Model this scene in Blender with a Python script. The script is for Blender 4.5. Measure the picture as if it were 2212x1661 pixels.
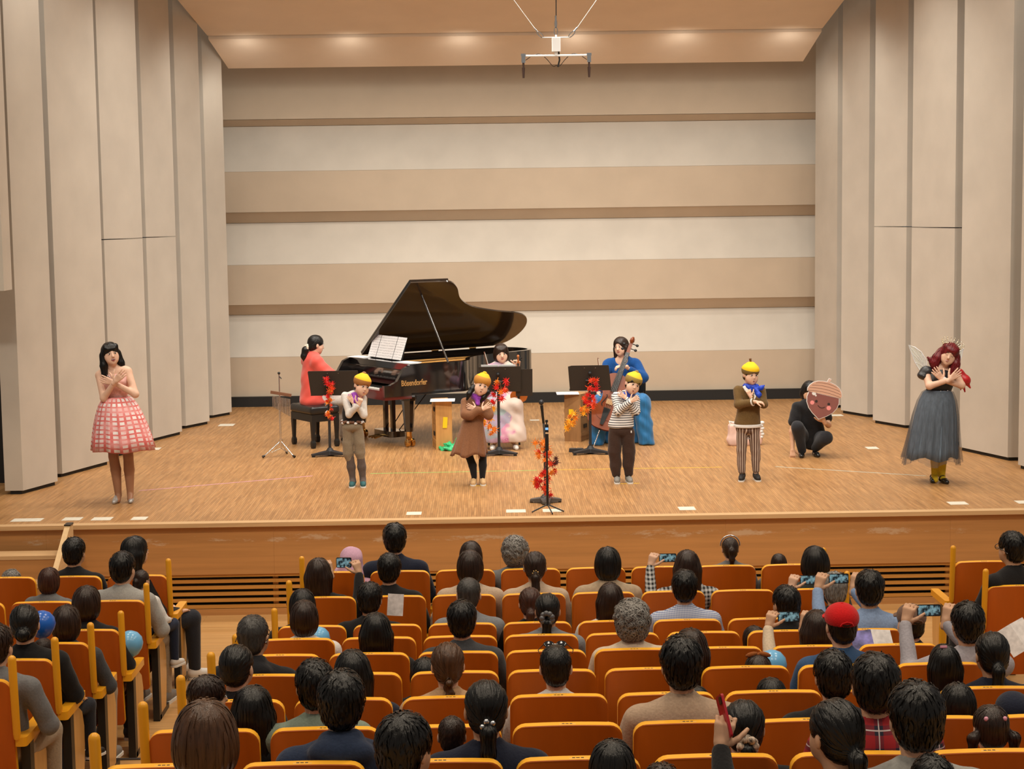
import bpy, math, random
import numpy as np
from mathutils import Matrix, Vector, Euler
for _o in list(bpy.data.objects): bpy.data.objects.remove(_o, do_unlink=True)
SC = bpy.context.scene
COL = SC.collection
R = math.radians
# ------------------------------------------------------------------ camera
_f, _pitch, _yaw, _roll = 3732.0, .1002, .0144, .0137
_fw = np.array([math.sin(_yaw)*math.cos(_pitch), math.cos(_yaw)*math.cos(_pitch), -math.sin(_pitch)])
_r = np.array([math.cos(_yaw), -math.sin(_yaw), 0]); _u = np.cross(_r, _fw)
_r2 = math.cos(_roll)*_r-math.sin(_roll)*_u; _u2 = math.sin(_roll)*_r+math.cos(_roll)*_u
cam = bpy.data.objects.new('camera', bpy.data.cameras.new('camera')); COL.objects.link(cam)
cam.data.sensor_width = 36; cam.data.lens = _f/2212*36; cam.data.clip_end = 200; cam.data.clip_start = .05
cam.matrix_world = Matrix(((_r2[0], _u2[0], -_fw[0], 0), (_r2[1], _u2[1], -_fw[1], 0), (_r2[2], _u2[2], -_fw[2], 2.9), (0, 0, 0, 1)))
SC.camera = cam
# ------------------------------------------------------------------ world, lights, exposure
w = bpy.data.worlds.new('hall'); SC.world = w; w.use_nodes = True
w.node_tree.nodes['Background'].inputs[0].default_value = (1.0, .92, .82, 1)
w.node_tree.nodes['Background'].inputs[1].default_value = .20
vs = SC.view_settings; vs.view_transform = 'Standard'; vs.look = 'None'; vs.gamma = 1; vs.use_curve_mapping = False
vs.exposure = 0.0
def spot(name, loc, target, power, size=80, blend=.6, radius=.12, col=(1, .86, .68)):
    d = bpy.data.lights.new(name, 'SPOT'); d.energy = power; d.spot_size = R(size); d.spot_blend = blend
    d.shadow_soft_size = radius; d.color = col
    o = bpy.data.objects.new(name, d); COL.objects.link(o); o.location = loc
    o.rotation_euler = (Vector(target)-Vector(loc)).to_track_quat('-Z', 'Y').to_euler()
    return o
def lit_area(name, loc, target, power, sx, sy, col=(1, .88, .72)):
    d = bpy.data.lights.new(name, 'AREA'); d.shape = 'RECTANGLE'; d.size = sx; d.size_y = sy; d.energy = power; d.color = col
    o = bpy.data.objects.new(name, d); COL.objects.link(o); o.location = loc
    o.rotation_euler = (Vector(target)-Vector(loc)).to_track_quat('-Z', 'Y').to_euler()
    return o
# lamps recessed at the steps of the stage ceiling, aimed down and back at the shell wall, plus added glow spots
WARM = (1, .95, .86)
for _x in (-3.3, -1.85, -.28, 1.3, 2.8, 4.3):
    spot('shell_downlight', (_x, 24.30, 5.14), (_x, 25.5, 2.6), 45, 138, 1.0, .16, WARM)
    spot('ceiling_glow_fill', (_x, 24.30, 5.06), (_x, 25.2, 5.2), 3.6, 170, 1.0, .12, WARM)  # added weak spot that makes the ceiling glow, no lamp of its own
for _x in (-3.0, -1.5, .0, 1.4, 2.8, 4.2):
    spot('shell_downlight', (_x, 22.75, 5.62), (_x, 23.6, 2.0), 94, 150, 1.0, .18, WARM)
for _x in (-3.0, -1.6, -.1, 1.4, 2.9, 4.2):
    spot('stage_downlight', (_x, 20.5, 6.35), (_x, 21.2, 0), 240, 130, .9, .25, WARM)
for _x in (-3.6, -1.5, .5, 2.5, 4.7):
    spot('stage_downlight', (_x, 17.9, 7.2), (_x, 18.6, 0), 330, 120, .9, .3, WARM)
# front-of-house spotlights in the hall ceiling
for _x, _t in ((-6, -2.6), (-2.5, -.5), (1.5, 1.0), (4, 2.6), (7, 3.9)):
    spot('front_spotlight', (_x, 7.5, 9.8), (_t, 20.0, .8), 900, 42, .7, .35, WARM)
# house lights above the seats
for _x in (-4.5, .5, 5.5):
    for _y in (4.0, 9.0, 13.5):
        spot('house_downlight', (_x, _y, 9.0), (_x, _y+.6, 0), 560, 130, .8, .5, (1, .84, .64))
# ------------------------------------------------------------------ materials
MATS = {}
def mat(name, color=(.5, .5, .5), rough=.6, metal=0, spec=.4, noise=None, bump=None, coat=0, alpha=1, emit=None, sheen=0):
    """noise=(scale, amount, (sx,sy,sz)) varies the value; bump=(scale, strength, (sx,sy,sz))"""
    if name in MATS: return MATS[name]
    m = bpy.data.materials.new(name); m.use_nodes = True; nt = m.node_tree; b = nt.nodes['Principled BSDF']
    b.inputs['Base Color'].default_value = (*color, 1); b.inputs['Roughness'].default_value = rough
    b.inputs['Metallic'].default_value = metal; b.inputs['Specular IOR Level'].default_value = spec
    b.inputs['Coat Weight'].default_value = coat; b.inputs['Coat Roughness'].default_value = .08; b.inputs['Alpha'].default_value = alpha
    b.inputs['Sheen Weight'].default_value = sheen
    if emit: b.inputs['Emission Color'].default_value = (*emit[0], 1); b.inputs['Emission Strength'].default_value = emit[1]
    if noise or bump: tc = nt.nodes.new('ShaderNodeTexCoord')
    def tex(scale, st):
        mp = nt.nodes.new('ShaderNodeMapping'); mp.inputs['Scale'].default_value = st
        nt.links.new(tc.outputs['Object'], mp.inputs[0])
        n = nt.nodes.new('ShaderNodeTexNoise'); n.inputs['Scale'].default_value = scale; n.inputs['Detail'].default_value = 4
        nt.links.new(mp.outputs[0], n.inputs['Vector']); return n
    if noise:
        n = tex(noise[0], noise[2] if len(noise) > 2 else (1, 1, 1))
        rp = nt.nodes.new('ShaderNodeValToRGB'); a = noise[1]
        rp.color_ramp.elements[0].position = .3; rp.color_ramp.elements[1].position = .7
        rp.color_ramp.elements[0].color = (*[c*(1-a) for c in color], 1); rp.color_ramp.elements[1].color = (*[min(1, c*(1+a)) for c in color], 1)
        nt.links.new(n.outputs[0], rp.inputs[0]); nt.links.new(rp.outputs[0], b.inputs['Base Color'])
    if bump:
        n = tex(bump[0], bump[2] if len(bump) > 2 else (1, 1, 1))
        bp = nt.nodes.new('ShaderNodeBump'); bp.inputs['Strength'].default_value = bump[1]; bp.inputs['Distance'].default_value = .01
        nt.links.new(n.outputs[0], bp.inputs['Height']); nt.links.new(bp.outputs[0], b.inputs['Normal'])
    MATS[name] = m; return m
def nodes_of(name):
    m = bpy.data.materials.new(name); m.use_nodes = True; MATS[name] = m
    return m, m.node_tree, m.node_tree.nodes['Principled BSDF']
def N(nt, kind, **kw):
    n = nt.nodes.new('ShaderNode'+kind)
    for k, v in kw.items():
        if k.startswith('_'): setattr(n, k[1:], v)
        else: n.inputs[k.replace('__', ' ')].default_value = v
    return n
def plank_mat(name, c1, c2, cm, width, length, along='Y', rough=.45, worn=.25, swap=False):
    m, nt, b = nodes_of(name); L = nt.links
    tc = N(nt, 'TexCoord'); mp = N(nt, 'Mapping')
    if along == 'Y': mp.inputs['Rotation'].default_value = (0, 0, R(90))
    L.new(tc.outputs['Object'], mp.inputs[0])
    br = N(nt, 'TexBrick', Scale=1.0, Mortar__Size=.0012, Mortar__Smooth=.2, Bias=0.0, Brick__Width=length, Row__Height=width)
    br.offset = .37; br.offset_frequency = 3; br.squash = 1.0
    br.inputs['Color1'].default_value = (*c1, 1); br.inputs['Color2'].default_value = (*c2, 1); br.inputs['Mortar'].default_value = (*cm, 1)
    L.new(mp.outputs[0], br.inputs['Vector'])
    mp2 = N(nt, 'Mapping'); mp2.inputs['Scale'].default_value = (40, 2.2, 1) if along == 'Y' else (2.2, 40, 1)
    L.new(tc.outputs['Object'], mp2.inputs[0])
    n1 = N(nt, 'TexNoise', Scale=1.0, Detail=5.0); L.new(mp2.outputs[0], n1.inputs['Vector'])
    n2 = N(nt, 'TexNoise', Scale=.9, Detail=4.0); L.new(tc.outputs['Object'], n2.inputs['Vector'])
    r1 = N(nt, 'MapRange'); r1.inputs[1].default_value = .3; r1.inputs[2].default_value = .75; r1.inputs[3].default_value = 1-worn; r1.inputs[4].default_value = 1+worn*.5
    L.new(n1.outputs[0], r1.inputs[0])
    r2 = N(nt, 'MapRange'); r2.inputs[1].default_value = .35; r2.inputs[2].default_value = .7; r2.inputs[3].default_value = .93; r2.inputs[4].default_value = 1.06
    L.new(n2.outputs[0], r2.inputs[0])
    mu = N(nt, 'Math', _operation='MULTIPLY'); L.new(r1.outputs[0], mu.inputs[0]); L.new(r2.outputs[0], mu.inputs[1])
    mx = N(nt, 'VectorMath', _operation='SCALE'); L.new(br.outputs['Color'], mx.inputs[0]); L.new(mu.outputs[0], mx.inputs['Scale'])
    L.new(mx.outputs[0], b.inputs['Base Color']); b.inputs['Roughness'].default_value = rough; b.inputs['Specular IOR Level'].default_value = .35
    return m
def grain_mat(name, color, amount=.15, scale=(1.2, 30, 30), rough=.4, coat=0, scuff=None):
    m, nt, b = nodes_of(name); L = nt.links
    tc = N(nt, 'TexCoord'); mp = N(nt, 'Mapping'); mp.inputs['Scale'].default_value = scale; L.new(tc.outputs['Object'], mp.inputs[0])
    n1 = N(nt, 'TexNoise', Scale=1.0, Detail=6.0, Roughness=.6); L.new(mp.outputs[0], n1.inputs['Vector'])
    r1 = N(nt, 'MapRange'); r1.inputs[1].default_value = .3; r1.inputs[2].default_value = .7; r1.inputs[3].default_value = 1-amount; r1.inputs[4].default_value = 1+amount
    L.new(n1.outputs[0], r1.inputs[0])
    mx = N(nt, 'VectorMath', _operation='SCALE'); mx.inputs[0].default_value = color; L.new(r1.outputs[0], mx.inputs['Scale'])
    out = mx.outputs[0]
    if scuff:
        n2 = N(nt, 'TexNoise', Scale=3.0, Detail=8.0, Roughness=.75); mp2 = N(nt, 'Mapping'); mp2.inputs['Scale'].default_value = (.8, 1, 3.0)
        L.new(tc.outputs['Object'], mp2.inputs[0]); L.new(mp2.outputs[0], n2.inputs['Vector'])
        r2 = N(nt, 'MapRange'); r2.inputs[1].default_value = .60; r2.inputs[2].default_value = .68
        sp = N(nt, 'SeparateXYZ'); L.new(tc.outputs['Object'], sp.inputs[0]); zb = N(nt, 'MapRange'); zb.inputs[1].default_value = .0; zb.inputs[2].default_value = .10; zb.inputs[3].default_value = .20; zb.inputs[4].default_value = 0
        ab = N(nt, 'Math', _operation='ADD'); ab.inputs[1].default_value = .175; L.new(sp.outputs[2], ab.inputs[0]); a2 = N(nt, 'Math', _operation='ABSOLUTE'); L.new(ab.outputs[0], a2.inputs[0]); L.new(a2.outputs[0], zb.inputs[0])
        sm_ = N(nt, 'Math', _operation='ADD'); L.new(n2.outputs[0], sm_.inputs[0]); L.new(zb.outputs[0], sm_.inputs[1]); s3 = N(nt, 'Math', _operation='SUBTRACT'); s3.inputs[1].default_value = .09; L.new(sm_.outputs[0], s3.inputs[0]); L.new(s3.outputs[0], r2.inputs[0])
        mm = N(nt, 'Mix', _data_type='RGBA'); L.new(r2.outputs[0], mm.inputs[0]); L.new(out, mm.inputs[6]); mm.inputs[7].default_value = (*scuff, 1); out = mm.outputs[2]
    L.new(out, b.inputs['Base Color']); b.inputs['Roughness'].default_value = rough; b.inputs['Coat Weight'].default_value = coat; b.inputs['Coat Roughness'].default_value = .15
    return m
# ------------------------------------------------------------------ mesh helpers
class MB:
    def __init__(s): s.v = []; s.f = []; s.m = []; s.uv = {}
    def add(s, vs, fs, mi=0):
        o = len(s.v); s.v += [tuple(p) for p in vs]
        for f in fs: s.f.append(tuple(i+o for i in f)); s.m.append(mi)
        return s
    def box(s, c, d, rot=None, mi=0):
        x, y, z = [k/2 for k in d]
        p = [Vector((a*x, b*y, e*z)) for a in (-1, 1) for b in (-1, 1) for e in (-1, 1)]
        if rot is not None: p = [rot @ q for q in p]
        c = Vector(c)
        return s.add([q+c for q in p], [(0, 1, 3, 2), (4, 6, 7, 5), (0, 4, 5, 1), (2, 3, 7, 6), (0, 2, 6, 4), (1, 5, 7, 3)], mi)
    def tube(s, pts, rad, n=10, mi=0, cap=True):
        pts = [Vector(p) for p in pts]
        if not hasattr(rad, '__len__'): rad = [rad]*len(pts)
        vs = []; ref = None
        for i, p in enumerate(pts):
            t = (pts[min(i+1, len(pts)-1)]-pts[max(i-1, 0)])
            if t.length < 1e-9: t = Vector((0, 0, 1))
            t.normalize()
            if ref is None: ref = Vector((1, 0, 0)) if abs(t.x) < .8 else Vector((0, 1, 0))
            a = (ref-t*ref.dot(t)).normalized(); b = t.cross(a); ref = a
            for k in range(n):
                q = 2*math.pi*k/n; vs.append(p+(a*math.cos(q)+b*math.sin(q))*rad[i])
        fs = [(i*n+k, i*n+(k+1) % n, (i+1)*n+(k+1) % n, (i+1)*n+k) for i in range(len(pts)-1) for k in range(n)]
        if cap: fs += [tuple(range(n-1, -1, -1)), tuple((len(pts)-1)*n+k for k in range(n))]
        return s.add(vs, fs, mi)
    def lathe(s, prof, n=24, c=(0, 0, 0), mi=0, M=None):
        vs = []
        for r_, z in prof:
            for k in range(n):
                q = 2*math.pi*k/n; p = Vector((r_*math.cos(q), r_*math.sin(q), z))
                vs.append((M @ p if M is not None else p)+Vector(c))
        fs = [(i*n+k, i*n+(k+1) % n, (i+1)*n+(k+1) % n, (i+1)*n+k) for i in range(len(prof)-1) for k in range(n)]
        fs += [tuple(range(n-1, -1, -1)), tuple((len(prof)-1)*n+k for k in range(n))]
        return s.add(vs, fs, mi)
    def prism(s, pts, z0, z1, M=None, mi=0):
        n = len(pts); f = lambda p: (M @ Vector(p)) if M is not None else Vector(p)
        vs = [f((x, y, z0)) for x, y in pts]+[f((x, y, z1)) for x, y in pts]
        return s.add(vs, [tuple(range(n-1, -1, -1)), tuple(range(n, 2*n))]+[(i, (i+1) % n, n+(i+1) % n, n+i) for i in range(n)], mi)
    def ball(s, c, r, nu=12, nv=8, M=None, mi=0):
        if not hasattr(r, '__len__'): r = (r, r, r)
        vs = []
        for j in range(nv+1):
            t = math.pi*j/nv
            for k in range(nu):
                q = 2*math.pi*k/nu
                p = Vector((r[0]*math.sin(t)*math.cos(q), r[1]*math.sin(t)*math.sin(q), r[2]*math.cos(t)))
                if M is not None: p = M @ p
                vs.append(p+Vector(c))
        return s.add(vs, [(j*nu+k, (j+1)*nu+k, (j+1)*nu+(k+1) % nu, j*nu+(k+1) % nu) for j in range(nv) for k in range(nu)], mi)
    def mesh(s, name, smooth=None):
        me = bpy.data.meshes.new(name); me.from_pydata([tuple(p) for p in s.v], [], s.f)
        if any(s.m): me.polygons.foreach_set('material_index', s.m)
        if s.uv is not None and len(s.uv): 
            l = me.uv_layers.new(name='UVMap'); vi = np.zeros(len(me.loops), int); me.loops.foreach_get('vertex_index', vi)
            l.data.foreach_set('uv', np.array(s.uv, np.float32)[vi].ravel())
        if smooth is not None:
            me.shade_smooth()
            if smooth < 179: me.set_sharp_from_angle(angle=R(smooth))
        return me
    def build(s, name, m, parent=None, smooth=None, loc=None):
        return link(name, s.mesh(name, smooth), m, parent, loc)
def link(name, me, m, parent=None, loc=None):
    o = bpy.data.objects.new(name, me); COL.objects.link(o)
    ms = m if isinstance(m, (list, tuple)) else [m]
    if len(me.materials) == 0:
        for q in ms: me.materials.append(q)
    else:
        for i, q in enumerate(ms): o.material_slots[i].link = 'OBJECT'; o.material_slots[i].material = q
    if parent is not None: o.parent = parent
    if loc is not None: o.location = loc
    return o
def thing(name, label, cat, loc=(0, 0, 0), rz=0, group=None, rot=None, scale=1):
    o = bpy.data.objects.new(name, None); COL.objects.link(o); o.empty_display_size = .05
    o.location = loc; o.rotation_euler = rot or (0, 0, rz); o.scale = (scale,)*3
    o['label'] = label; o['category'] = cat
    if group: o['group'] = group
    return o
def tag(o, label, cat, group=None, kind=None):
    o['label'] = label; o['category'] = cat
    if group: o['group'] = group
    if kind: o['kind'] = kind
    return o
def struct(o, label=None):
    o['kind'] = 'structure'
    if label: o['label'] = label
    return o
def rrect(x0, x1, y0, y1, r, n=5):
    """outline with rounded corners, ccw"""
    if not hasattr(r, '__len__'): r = (r,)*4
    out = []
    for (cx, cy, a0, rr) in ((x1-r[0], y0+r[0], -90, r[0]), (x1-r[1], y1-r[1], 0, r[1]), (x0+r[2], y1-r[2], 90, r[2]), (x0+r[3], y0+r[3], 180, r[3])):
        if rr <= 1e-6: out.append((cx, cy)); continue
        for i in range(n+1):
            a = R(a0+90*i/n); out.append((cx+rr*math.cos(a), cy+rr*math.sin(a)))
    return out
XZ = Matrix(((1, 0, 0), (0, 0, -1), (0, 1, 0)))     # prism drawn in x,z ; its z0..z1 runs along -y
ORD = ['', 'first', 'second', 'third', 'fourth', 'fifth', 'sixth', 'seventh', 'eighth', 'ninth', 'tenth']
# ------------------------------------------------------------------ the stage shell
WALLC = (.565, .51, .435)
m_wall = mat('shell_panel_paint', WALLC, .75, spec=.2, noise=(2.2, .05), bump=(160, .05))
m_tan = mat('shell_panel_tan_paint', (.60, .495, .375), .75, spec=.2, noise=(2.2, .04))
m_edge = mat('shell_panel_side', (.42, .34, .265), .8, spec=.2)
m_ceil = mat('shell_ceiling_paint', (.84, .69, .54), .75, spec=.2, noise=(2, .03))
m_black = mat('black_paint', (.012, .011, .010), .6)
m_stage = plank_mat('stage_strip_floor', (.50, .268, .106), (.40, .20, .072), (.17, .08, .03), .021, .42, 'Y', .42, .30)
m_hallfl = plank_mat('hall_plank_floor', (.60, .345, .135), (.54, .29, .105), (.26, .13, .05), .045, .9, 'X', .38, .14)
m_front = grain_mat('stage_front_veneer', (.46, .215, .068), .12, (.8, 20, 22), .45, .1, (.55, .36, .21))
m_nose = grain_mat('stage_nosing_wood', (.56, .35, .17), .12, (1.2, 30, 30), .45)
m_slat = grain_mat('slat_wood', (.50, .225, .045), .12, (1.5, 30, 30), .4)
STY = 16.2
sf = struct(MB().box((.6, (STY+.08+26.6)/2, -.03), (14, 26.6-STY-.08, .06)).build('stage_floor', m_stage), 'honey brown stage floor of narrow wooden strips')
# back wall: saw-tooth bands, each a cream panel leaning up, a tan panel leaning down and a dark undercut
wb = struct(MB().box((.6, 26.75, 3.2), (11.5, .1, 6.6)).build('wall_back', m_wall))
X0, X1 = -4.35, 5.55
def band(name, pts, m=m_wall):
    n = len(pts); mb = MB()
    vs = [(X0, y, z) for y, z in pts]+[(X1, y, z) for y, z in pts]
    mb.add(vs, [(i, i+1, n+i+1, n+i) for i in range(n-1)])
    o = mb.build(name, m, wb); return o
Z = [5.06, 4.31, 4.21, 3.53, 2.925, 2.765, 2.14, 1.535, 1.375, .75, .15]
yb, ym = 26.25, 26.07   # back and front of the teeth
def tooth(z0, z1, y0, y1, th=.05, m=None):
    mb = MB(); mb.add([(x, y, z) for x in (X0, X1) for (y, z) in ((y0, z0), (y1, z1), (y1+th, z1), (y0+th, z0))],
        [(0, 1, 5, 4), (1, 2, 6, 5), (2, 3, 7, 6), (3, 0, 4, 7), (0, 3, 2, 1), (4, 5, 6, 7)])
    return mb.build('panel', m or m_wall, wb)
tooth(5.9, 4.31, 25.98, 26.14, m=m_tan); tooth(4.305, 4.215, 26.15, 26.30, m=m_tan)
for a, b, c, d in ((4.21, 3.535, 2.93, 2.77), (2.765, 2.145, 1.54, 1.38), (1.375, .755, .15, None)):
    tooth(a, b, 26.30, 26.04); tooth(b-.002, c, 26.04, 26.13, m=m_tan)
    if d: tooth(c-.002, d, 26.14, 26.30, m=m_tan)
struct(MB().box((.6, 26.10, .075), (9.9, .12, .15)).build('baseboard_back', m_black))
# side walls: vertical saw-tooth panels standing just off the floor
def side_wall(name, segs, sgn, ztop, split=()):
    """panels A (near end) -> B (far end); each has a narrow face square to the hall at its near end"""
    root = None
    for i, (a, b) in enumerate(segs):
        A = Vector((a[0], a[1], 0)); B = Vector((b[0], b[1], 0)); d = (B-A); L_ = d.length; d.normalize()
        out = Vector((sgn, 0, 0)); dp = .19 if (sgn < 0 and i == 0) else .45; pl = [A, B, B+out*dp, A+out*dp]
        if sgn > 0: pl = pl[::-1]
        zs = [(.04, 2.62), (2.632, ztop)] if i in split else [(.04, ztop)]
        for z0, z1 in zs:
            mb = MB(); mb.add([(p.x, p.y, z) for z in (z0, z1) for p in pl], [(0, 4, 5, 1), (1, 5, 6, 2), (2, 6, 7, 3), (3, 7, 4, 0), (0, 1, 2, 3), (7, 6, 5, 4)])
            if root is None: root = struct(mb.build(name, m_wall))
            else: mb.build('panel', m_wall, root)
        i_ = out*.02; pq = [A+i_+Vector((0, .02, 0)), B+i_-d*.02, B+out*(dp-.05)-d*.02, A+out*(dp-.05)+Vector((0, .02, 0))]
        if sgn > 0: pq = pq[::-1]
        mb = MB(); mb.add([(p.x, p.y, z) for z in (0.0, .04) for p in pq], [(0, 4, 5, 1), (1, 5, 6, 2), (2, 6, 7, 3), (3, 7, 4, 0), (7, 6, 5, 4)]); mb.build('gap_shadow_strip', m_black, root)  # black strip put in for the shadow in the gap under the panels
    return root
LW = [((-4.90, 18.06), (-4.69, 18.68)), ((-4.77, 19.22), (-4.45, 20.18)), ((-4.53, 20.68), (-4.24, 21.53)), ((-4.32, 22.17), (-4.07, 22.88)), ((-4.12, 23.48), (-3.88, 23.99)), ((-3.94, 24.68), (-3.73, 25.08))]
RW = [((5.95, 18.1), (5.84, 18.78)), ((5.89, 19.33), (5.59, 20.24)), ((5.62, 20.66), (5.37, 21.74)), ((5.45, 22.34), (5.17, 22.96)), ((5.23, 23.57), (4.98, 24.13)), ((5.04, 24.75), (4.87, 25.51))]
wl = side_wall('wall_left', LW, -1, 7.4, (2, 3)); wr = side_wall('wall_right', RW, 1, 7.4, (2, 3))
# end face of the left shell and the proscenium wall with its dark side opening
wp = struct(MB().box((-5.75, 17.45, 4.85), (1.9, .30, 5.35)).build('wall_proscenium', m_wall))
MB().box((-5.85, 18.9, 3.6), (1.64, .06, 7.2)).build('opening_dark', m_black, wp)  # black sheet painting the darkness inside the side opening
struct(MB().box((7.4, 17.9, 3.75), (2.2, .30, 7.5)).build('wall_proscenium', m_wall))
struct(MB().box((-4.35, 26.0, 3.2), (.5, .06, 6.6)).build('wall_corner', m_wall)); struct(MB().box((5.55, 26.0, 3.2), (.5, .06, 6.6)).build('wall_corner', m_wall))
# ceiling: tilted reflector panels with a step between them
ce = None
CP = [((25.28, 4.995), (24.44, 5.33)), ((24.40, 5.375), (23.0, 5.80)), ((22.95, 5.845), (20.7, 6.5)), ((20.65, 6.55), (18.2, 7.35)), ((18.15, 7.40), (15.5, 8.3))]
def ce_x(y): t = (25.28-y); return -3.66-.17*t, 4.64+.125*t
for (y0, z0), (y1, z1) in CP:
    a0, b0 = ce_x(y0); a1, b1 = ce_x(y1); t = .05
    mb = MB(); mb.add([(a0, y0, z0), (b0, y0, z0), (b1, y1, z1), (a1, y1, z1), (a0, y0, z0+t), (b0, y0, z0+t), (b1, y1, z1+t), (a1, y1, z1+t)],
        [(0, 3, 2, 1), (4, 5, 6, 7), (0, 1, 5, 4), (2, 3, 7, 6), (1, 2, 6, 5), (3, 0, 4, 7)])
    if ce is None: ce = struct(mb.build('ceiling', m_ceil))
    else: mb.build('panel', m_ceil, ce)
# stage front: nosing, veneer panels, vent slats over a black void
FZ = -.9
wf = struct(MB().box((.6, STY+.22, -.47), (14, .06, .86)).build('wall_stage_front', m_black))
MB().box((.6, STY+.02, -.02), (14, .12, .04)).build('nosing', m_nose, wf)
px_ = [-6.4, -4.2, -2.05, .1, 2.25, 4.4, 7.6]
for i in range(6):
    MB().box(((px_[i]+px_[i+1])/2, STY+.03, -.272), (px_[i+1]-px_[i]-.0008, .04, .463)).build('veneer_panel', m_front, wf)
for i in range(6):
    for k in range(5):
        MB().box(((px_[i]+px_[i+1])/2, STY+.05, -.575-.0615*k), (px_[i+1]-px_[i]-.001, .03, .032)).build('slat', m_slat, wf)
    MB().box(((px_[i]+px_[i+1])/2, STY+.04, -.519), (px_[i+1]-px_[i]-.001, .03, .026)).build('rail', m_slat, wf)
    MB().box(((px_[i]+px_[i+1])/2, STY+.04, -.871), (px_[i+1]-px_[i]-.001, .05, .058)).build('plinth_board', m_front, wf)
    MB().box((px_[i+1], STY+.09, -.68), (.05, .04, .36)).build('slat_batten', m_slat, wf)
# ------------------------------------------------------------------ hall floor with its terraces
ROWY = [None]+[13.54-.9*i for i in range(11)]
TOP = [None, .05, .05, .05, .185, .315, .44, .56, .69, .83, .965, 1.1]
RZ = [None]+[t-.95 for t in TOP[1:]]
fl_ = struct(MB().box((.6, 9.5, FZ-.05), (16, 15.2, .1)).build('floor', m_hallfl), 'light wooden plank floor of the auditorium')
m_nos = mat('step_edge_strip', (.03, .027, .025), .5)
for i in range(4, 12):
    y1 = ROWY[i]+.62
    MB().box((.6, (y1+1.5)/2, (FZ+RZ[i])/2), (16, y1-1.5, RZ[i]-FZ)).build('step', m_hallfl, fl_)
    MB().box((.6, y1-.02, RZ[i]+.002), (16, .035, .008)).build('step_edge', m_nos, fl_)
# ------------------------------------------------------------------ seats
m_seat = grain_mat('orange_lacquered_plywood', (.50, .098, .001), .06, (14, 14, 1.0), .42, .0)
m_sedge = mat('bright_orange_plywood_edge', (.95, .46, .03), .4, spec=.3)
m_arm = mat('orange_armrest', (.85, .38, .015), .35, spec=.4, coat=.2)
m_endp = grain_mat('end_panel_wood', (.60, .32, .09), .1, (20, 20, 1.5), .35, .15)
m_bkm = mat('black_metal', (.015, .014, .013), .4)
m_cush = mat('seat_cloth', (.30, .105, .02), .9, noise=(60, .1))
m_plate = mat('pale_plate', (.75, .70, .62), .4)
m_ink = mat('dark_ink', (.02, .018, .016), .6)
SW = .474
def seat_meshes():
    d = {}
    tilt = Matrix.Rotation(R(7.5), 4, 'X')
    mb = MB()   # back shell: rounded plate, rear face curved slightly, recline so the top leans towards the rear
    out = rrect(-SW/2, SW/2, -.70, 0, (.03, .055, .055, .03), 5); i0 = max(i for i, p in enumerate(out) if p[0] > 0 and p[1] > -.01)
    out = out[:i0+1]+[(x, 0) for x in (.12, .06, 0, -.06, -.12)]+out[i0+1:]; out = [(x, z+(.006*(1-(2*x/SW)**2) if z > -.06 else 0)) for x, z in out]
    n = len(out); T = Matrix.Translation((0, 0, .95)) @ tilt
    lay = [(.0, .003), (.003, .0), (.037, .0), (.040, .003)]
    for y, ins in lay:
        mb.v += [tuple(T @ Vector((x*(1-ins/SW*2), y-.018*(1-(2*x/SW)**2)*0, z-(ins if z > -.3 else -ins)))) for x, z in out]
    for k in range(3):
        for i in range(n): mb.f.append((k*n+i, k*n+(i+1) % n, (k+1)*n+(i+1) % n, (k+1)*n+i)); mb.m.append(1 if k == 1 else 0)
    mb.f += [tuple(range(n-1, -1, -1)), tuple(3*n+i for i in range(n))]; mb.m += [0, 0]
    d['backrest'] = mb.mesh('backrest', 40)
    mb = MB(); o2 = rrect(-SW/2+.03, SW/2-.03, -.52, -.05, .04, 4); T2 = T @ Matrix.Translation((0, .04, 0)) @ Matrix.Rotation(R(90), 4, 'X')
    mb.prism(o2, 0, -.045, T2); d['back_cushion'] = mb.mesh('back_cushion', 40)
    mb = MB(); mb.prism(rrect(-SW/2+.012, SW/2-.012, .12, .58, .05, 5), .36, .44); mb.prism(rrect(-SW/2+.02, SW/2-.02, .13, .57, .05, 5), .44, .465)
    d['seat_cushion'] = mb.mesh('seat_cushion', 40)
    mb = MB(); mb.prism(rrect(-.026, .026, .09, .46, .02, 4), .585, .625); d['armrest'] = mb.mesh('armrest', 40)
    mb = MB(); mb.box((0, .22, .30), (.03, .07, .60)); mb.box((0, .24, .012), (.06, .30, .024)); d['stanchion'] = mb.mesh('stanchion')
    mb = MB(); mb.box((0, .02, 0), (.070, .016, .0025)); d['number_plate'] = mb.mesh('number_plate')
    mb = MB()
    for k, wd in ((-.018, .011), (-.002, .013), (.015, .011)): mb.box((k, .02, .0018), (wd, .009, .0012))
    d['plate_print'] = mb.mesh('plate_print')
    mb = MB(); prof = [(.001, .14)]+[(.023*math.sin(a), .117+.023*math.cos(a)) for a in (R(30), R(60), R(90))]+[(.021, -.30), (.017, -.33), (.001, -.335)]
    mb.lathe(prof[::-1], 14); d['post'] = mb.mesh('post', 50)
    mb = MB(); mb.box((0, .165, .285), (.05, .075, .59)); mb.box((0, .33, .02), (.05, .36, .04)); d['end_frame'] = mb.mesh('end_frame')
    mb = MB(); op = [(.20, .02), (.40, .02), (.46, .25), (.47, .42), (.43, .52), (.33, .58), (.20, .585)]
    mb.prism(op, -.022, .022, Matrix(((0, 0, 1), (1, 0, 0), (0, 1, 0)))); d['end_panel'] = mb.mesh('end_panel', 40)
    mb = MB(); mb.prism(rrect(-.033, .033, .03, .50, .022, 4), .585, .635); d['end_armrest'] = mb.mesh('end_armrest', 40)
    return d
SM = seat_meshes()
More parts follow.
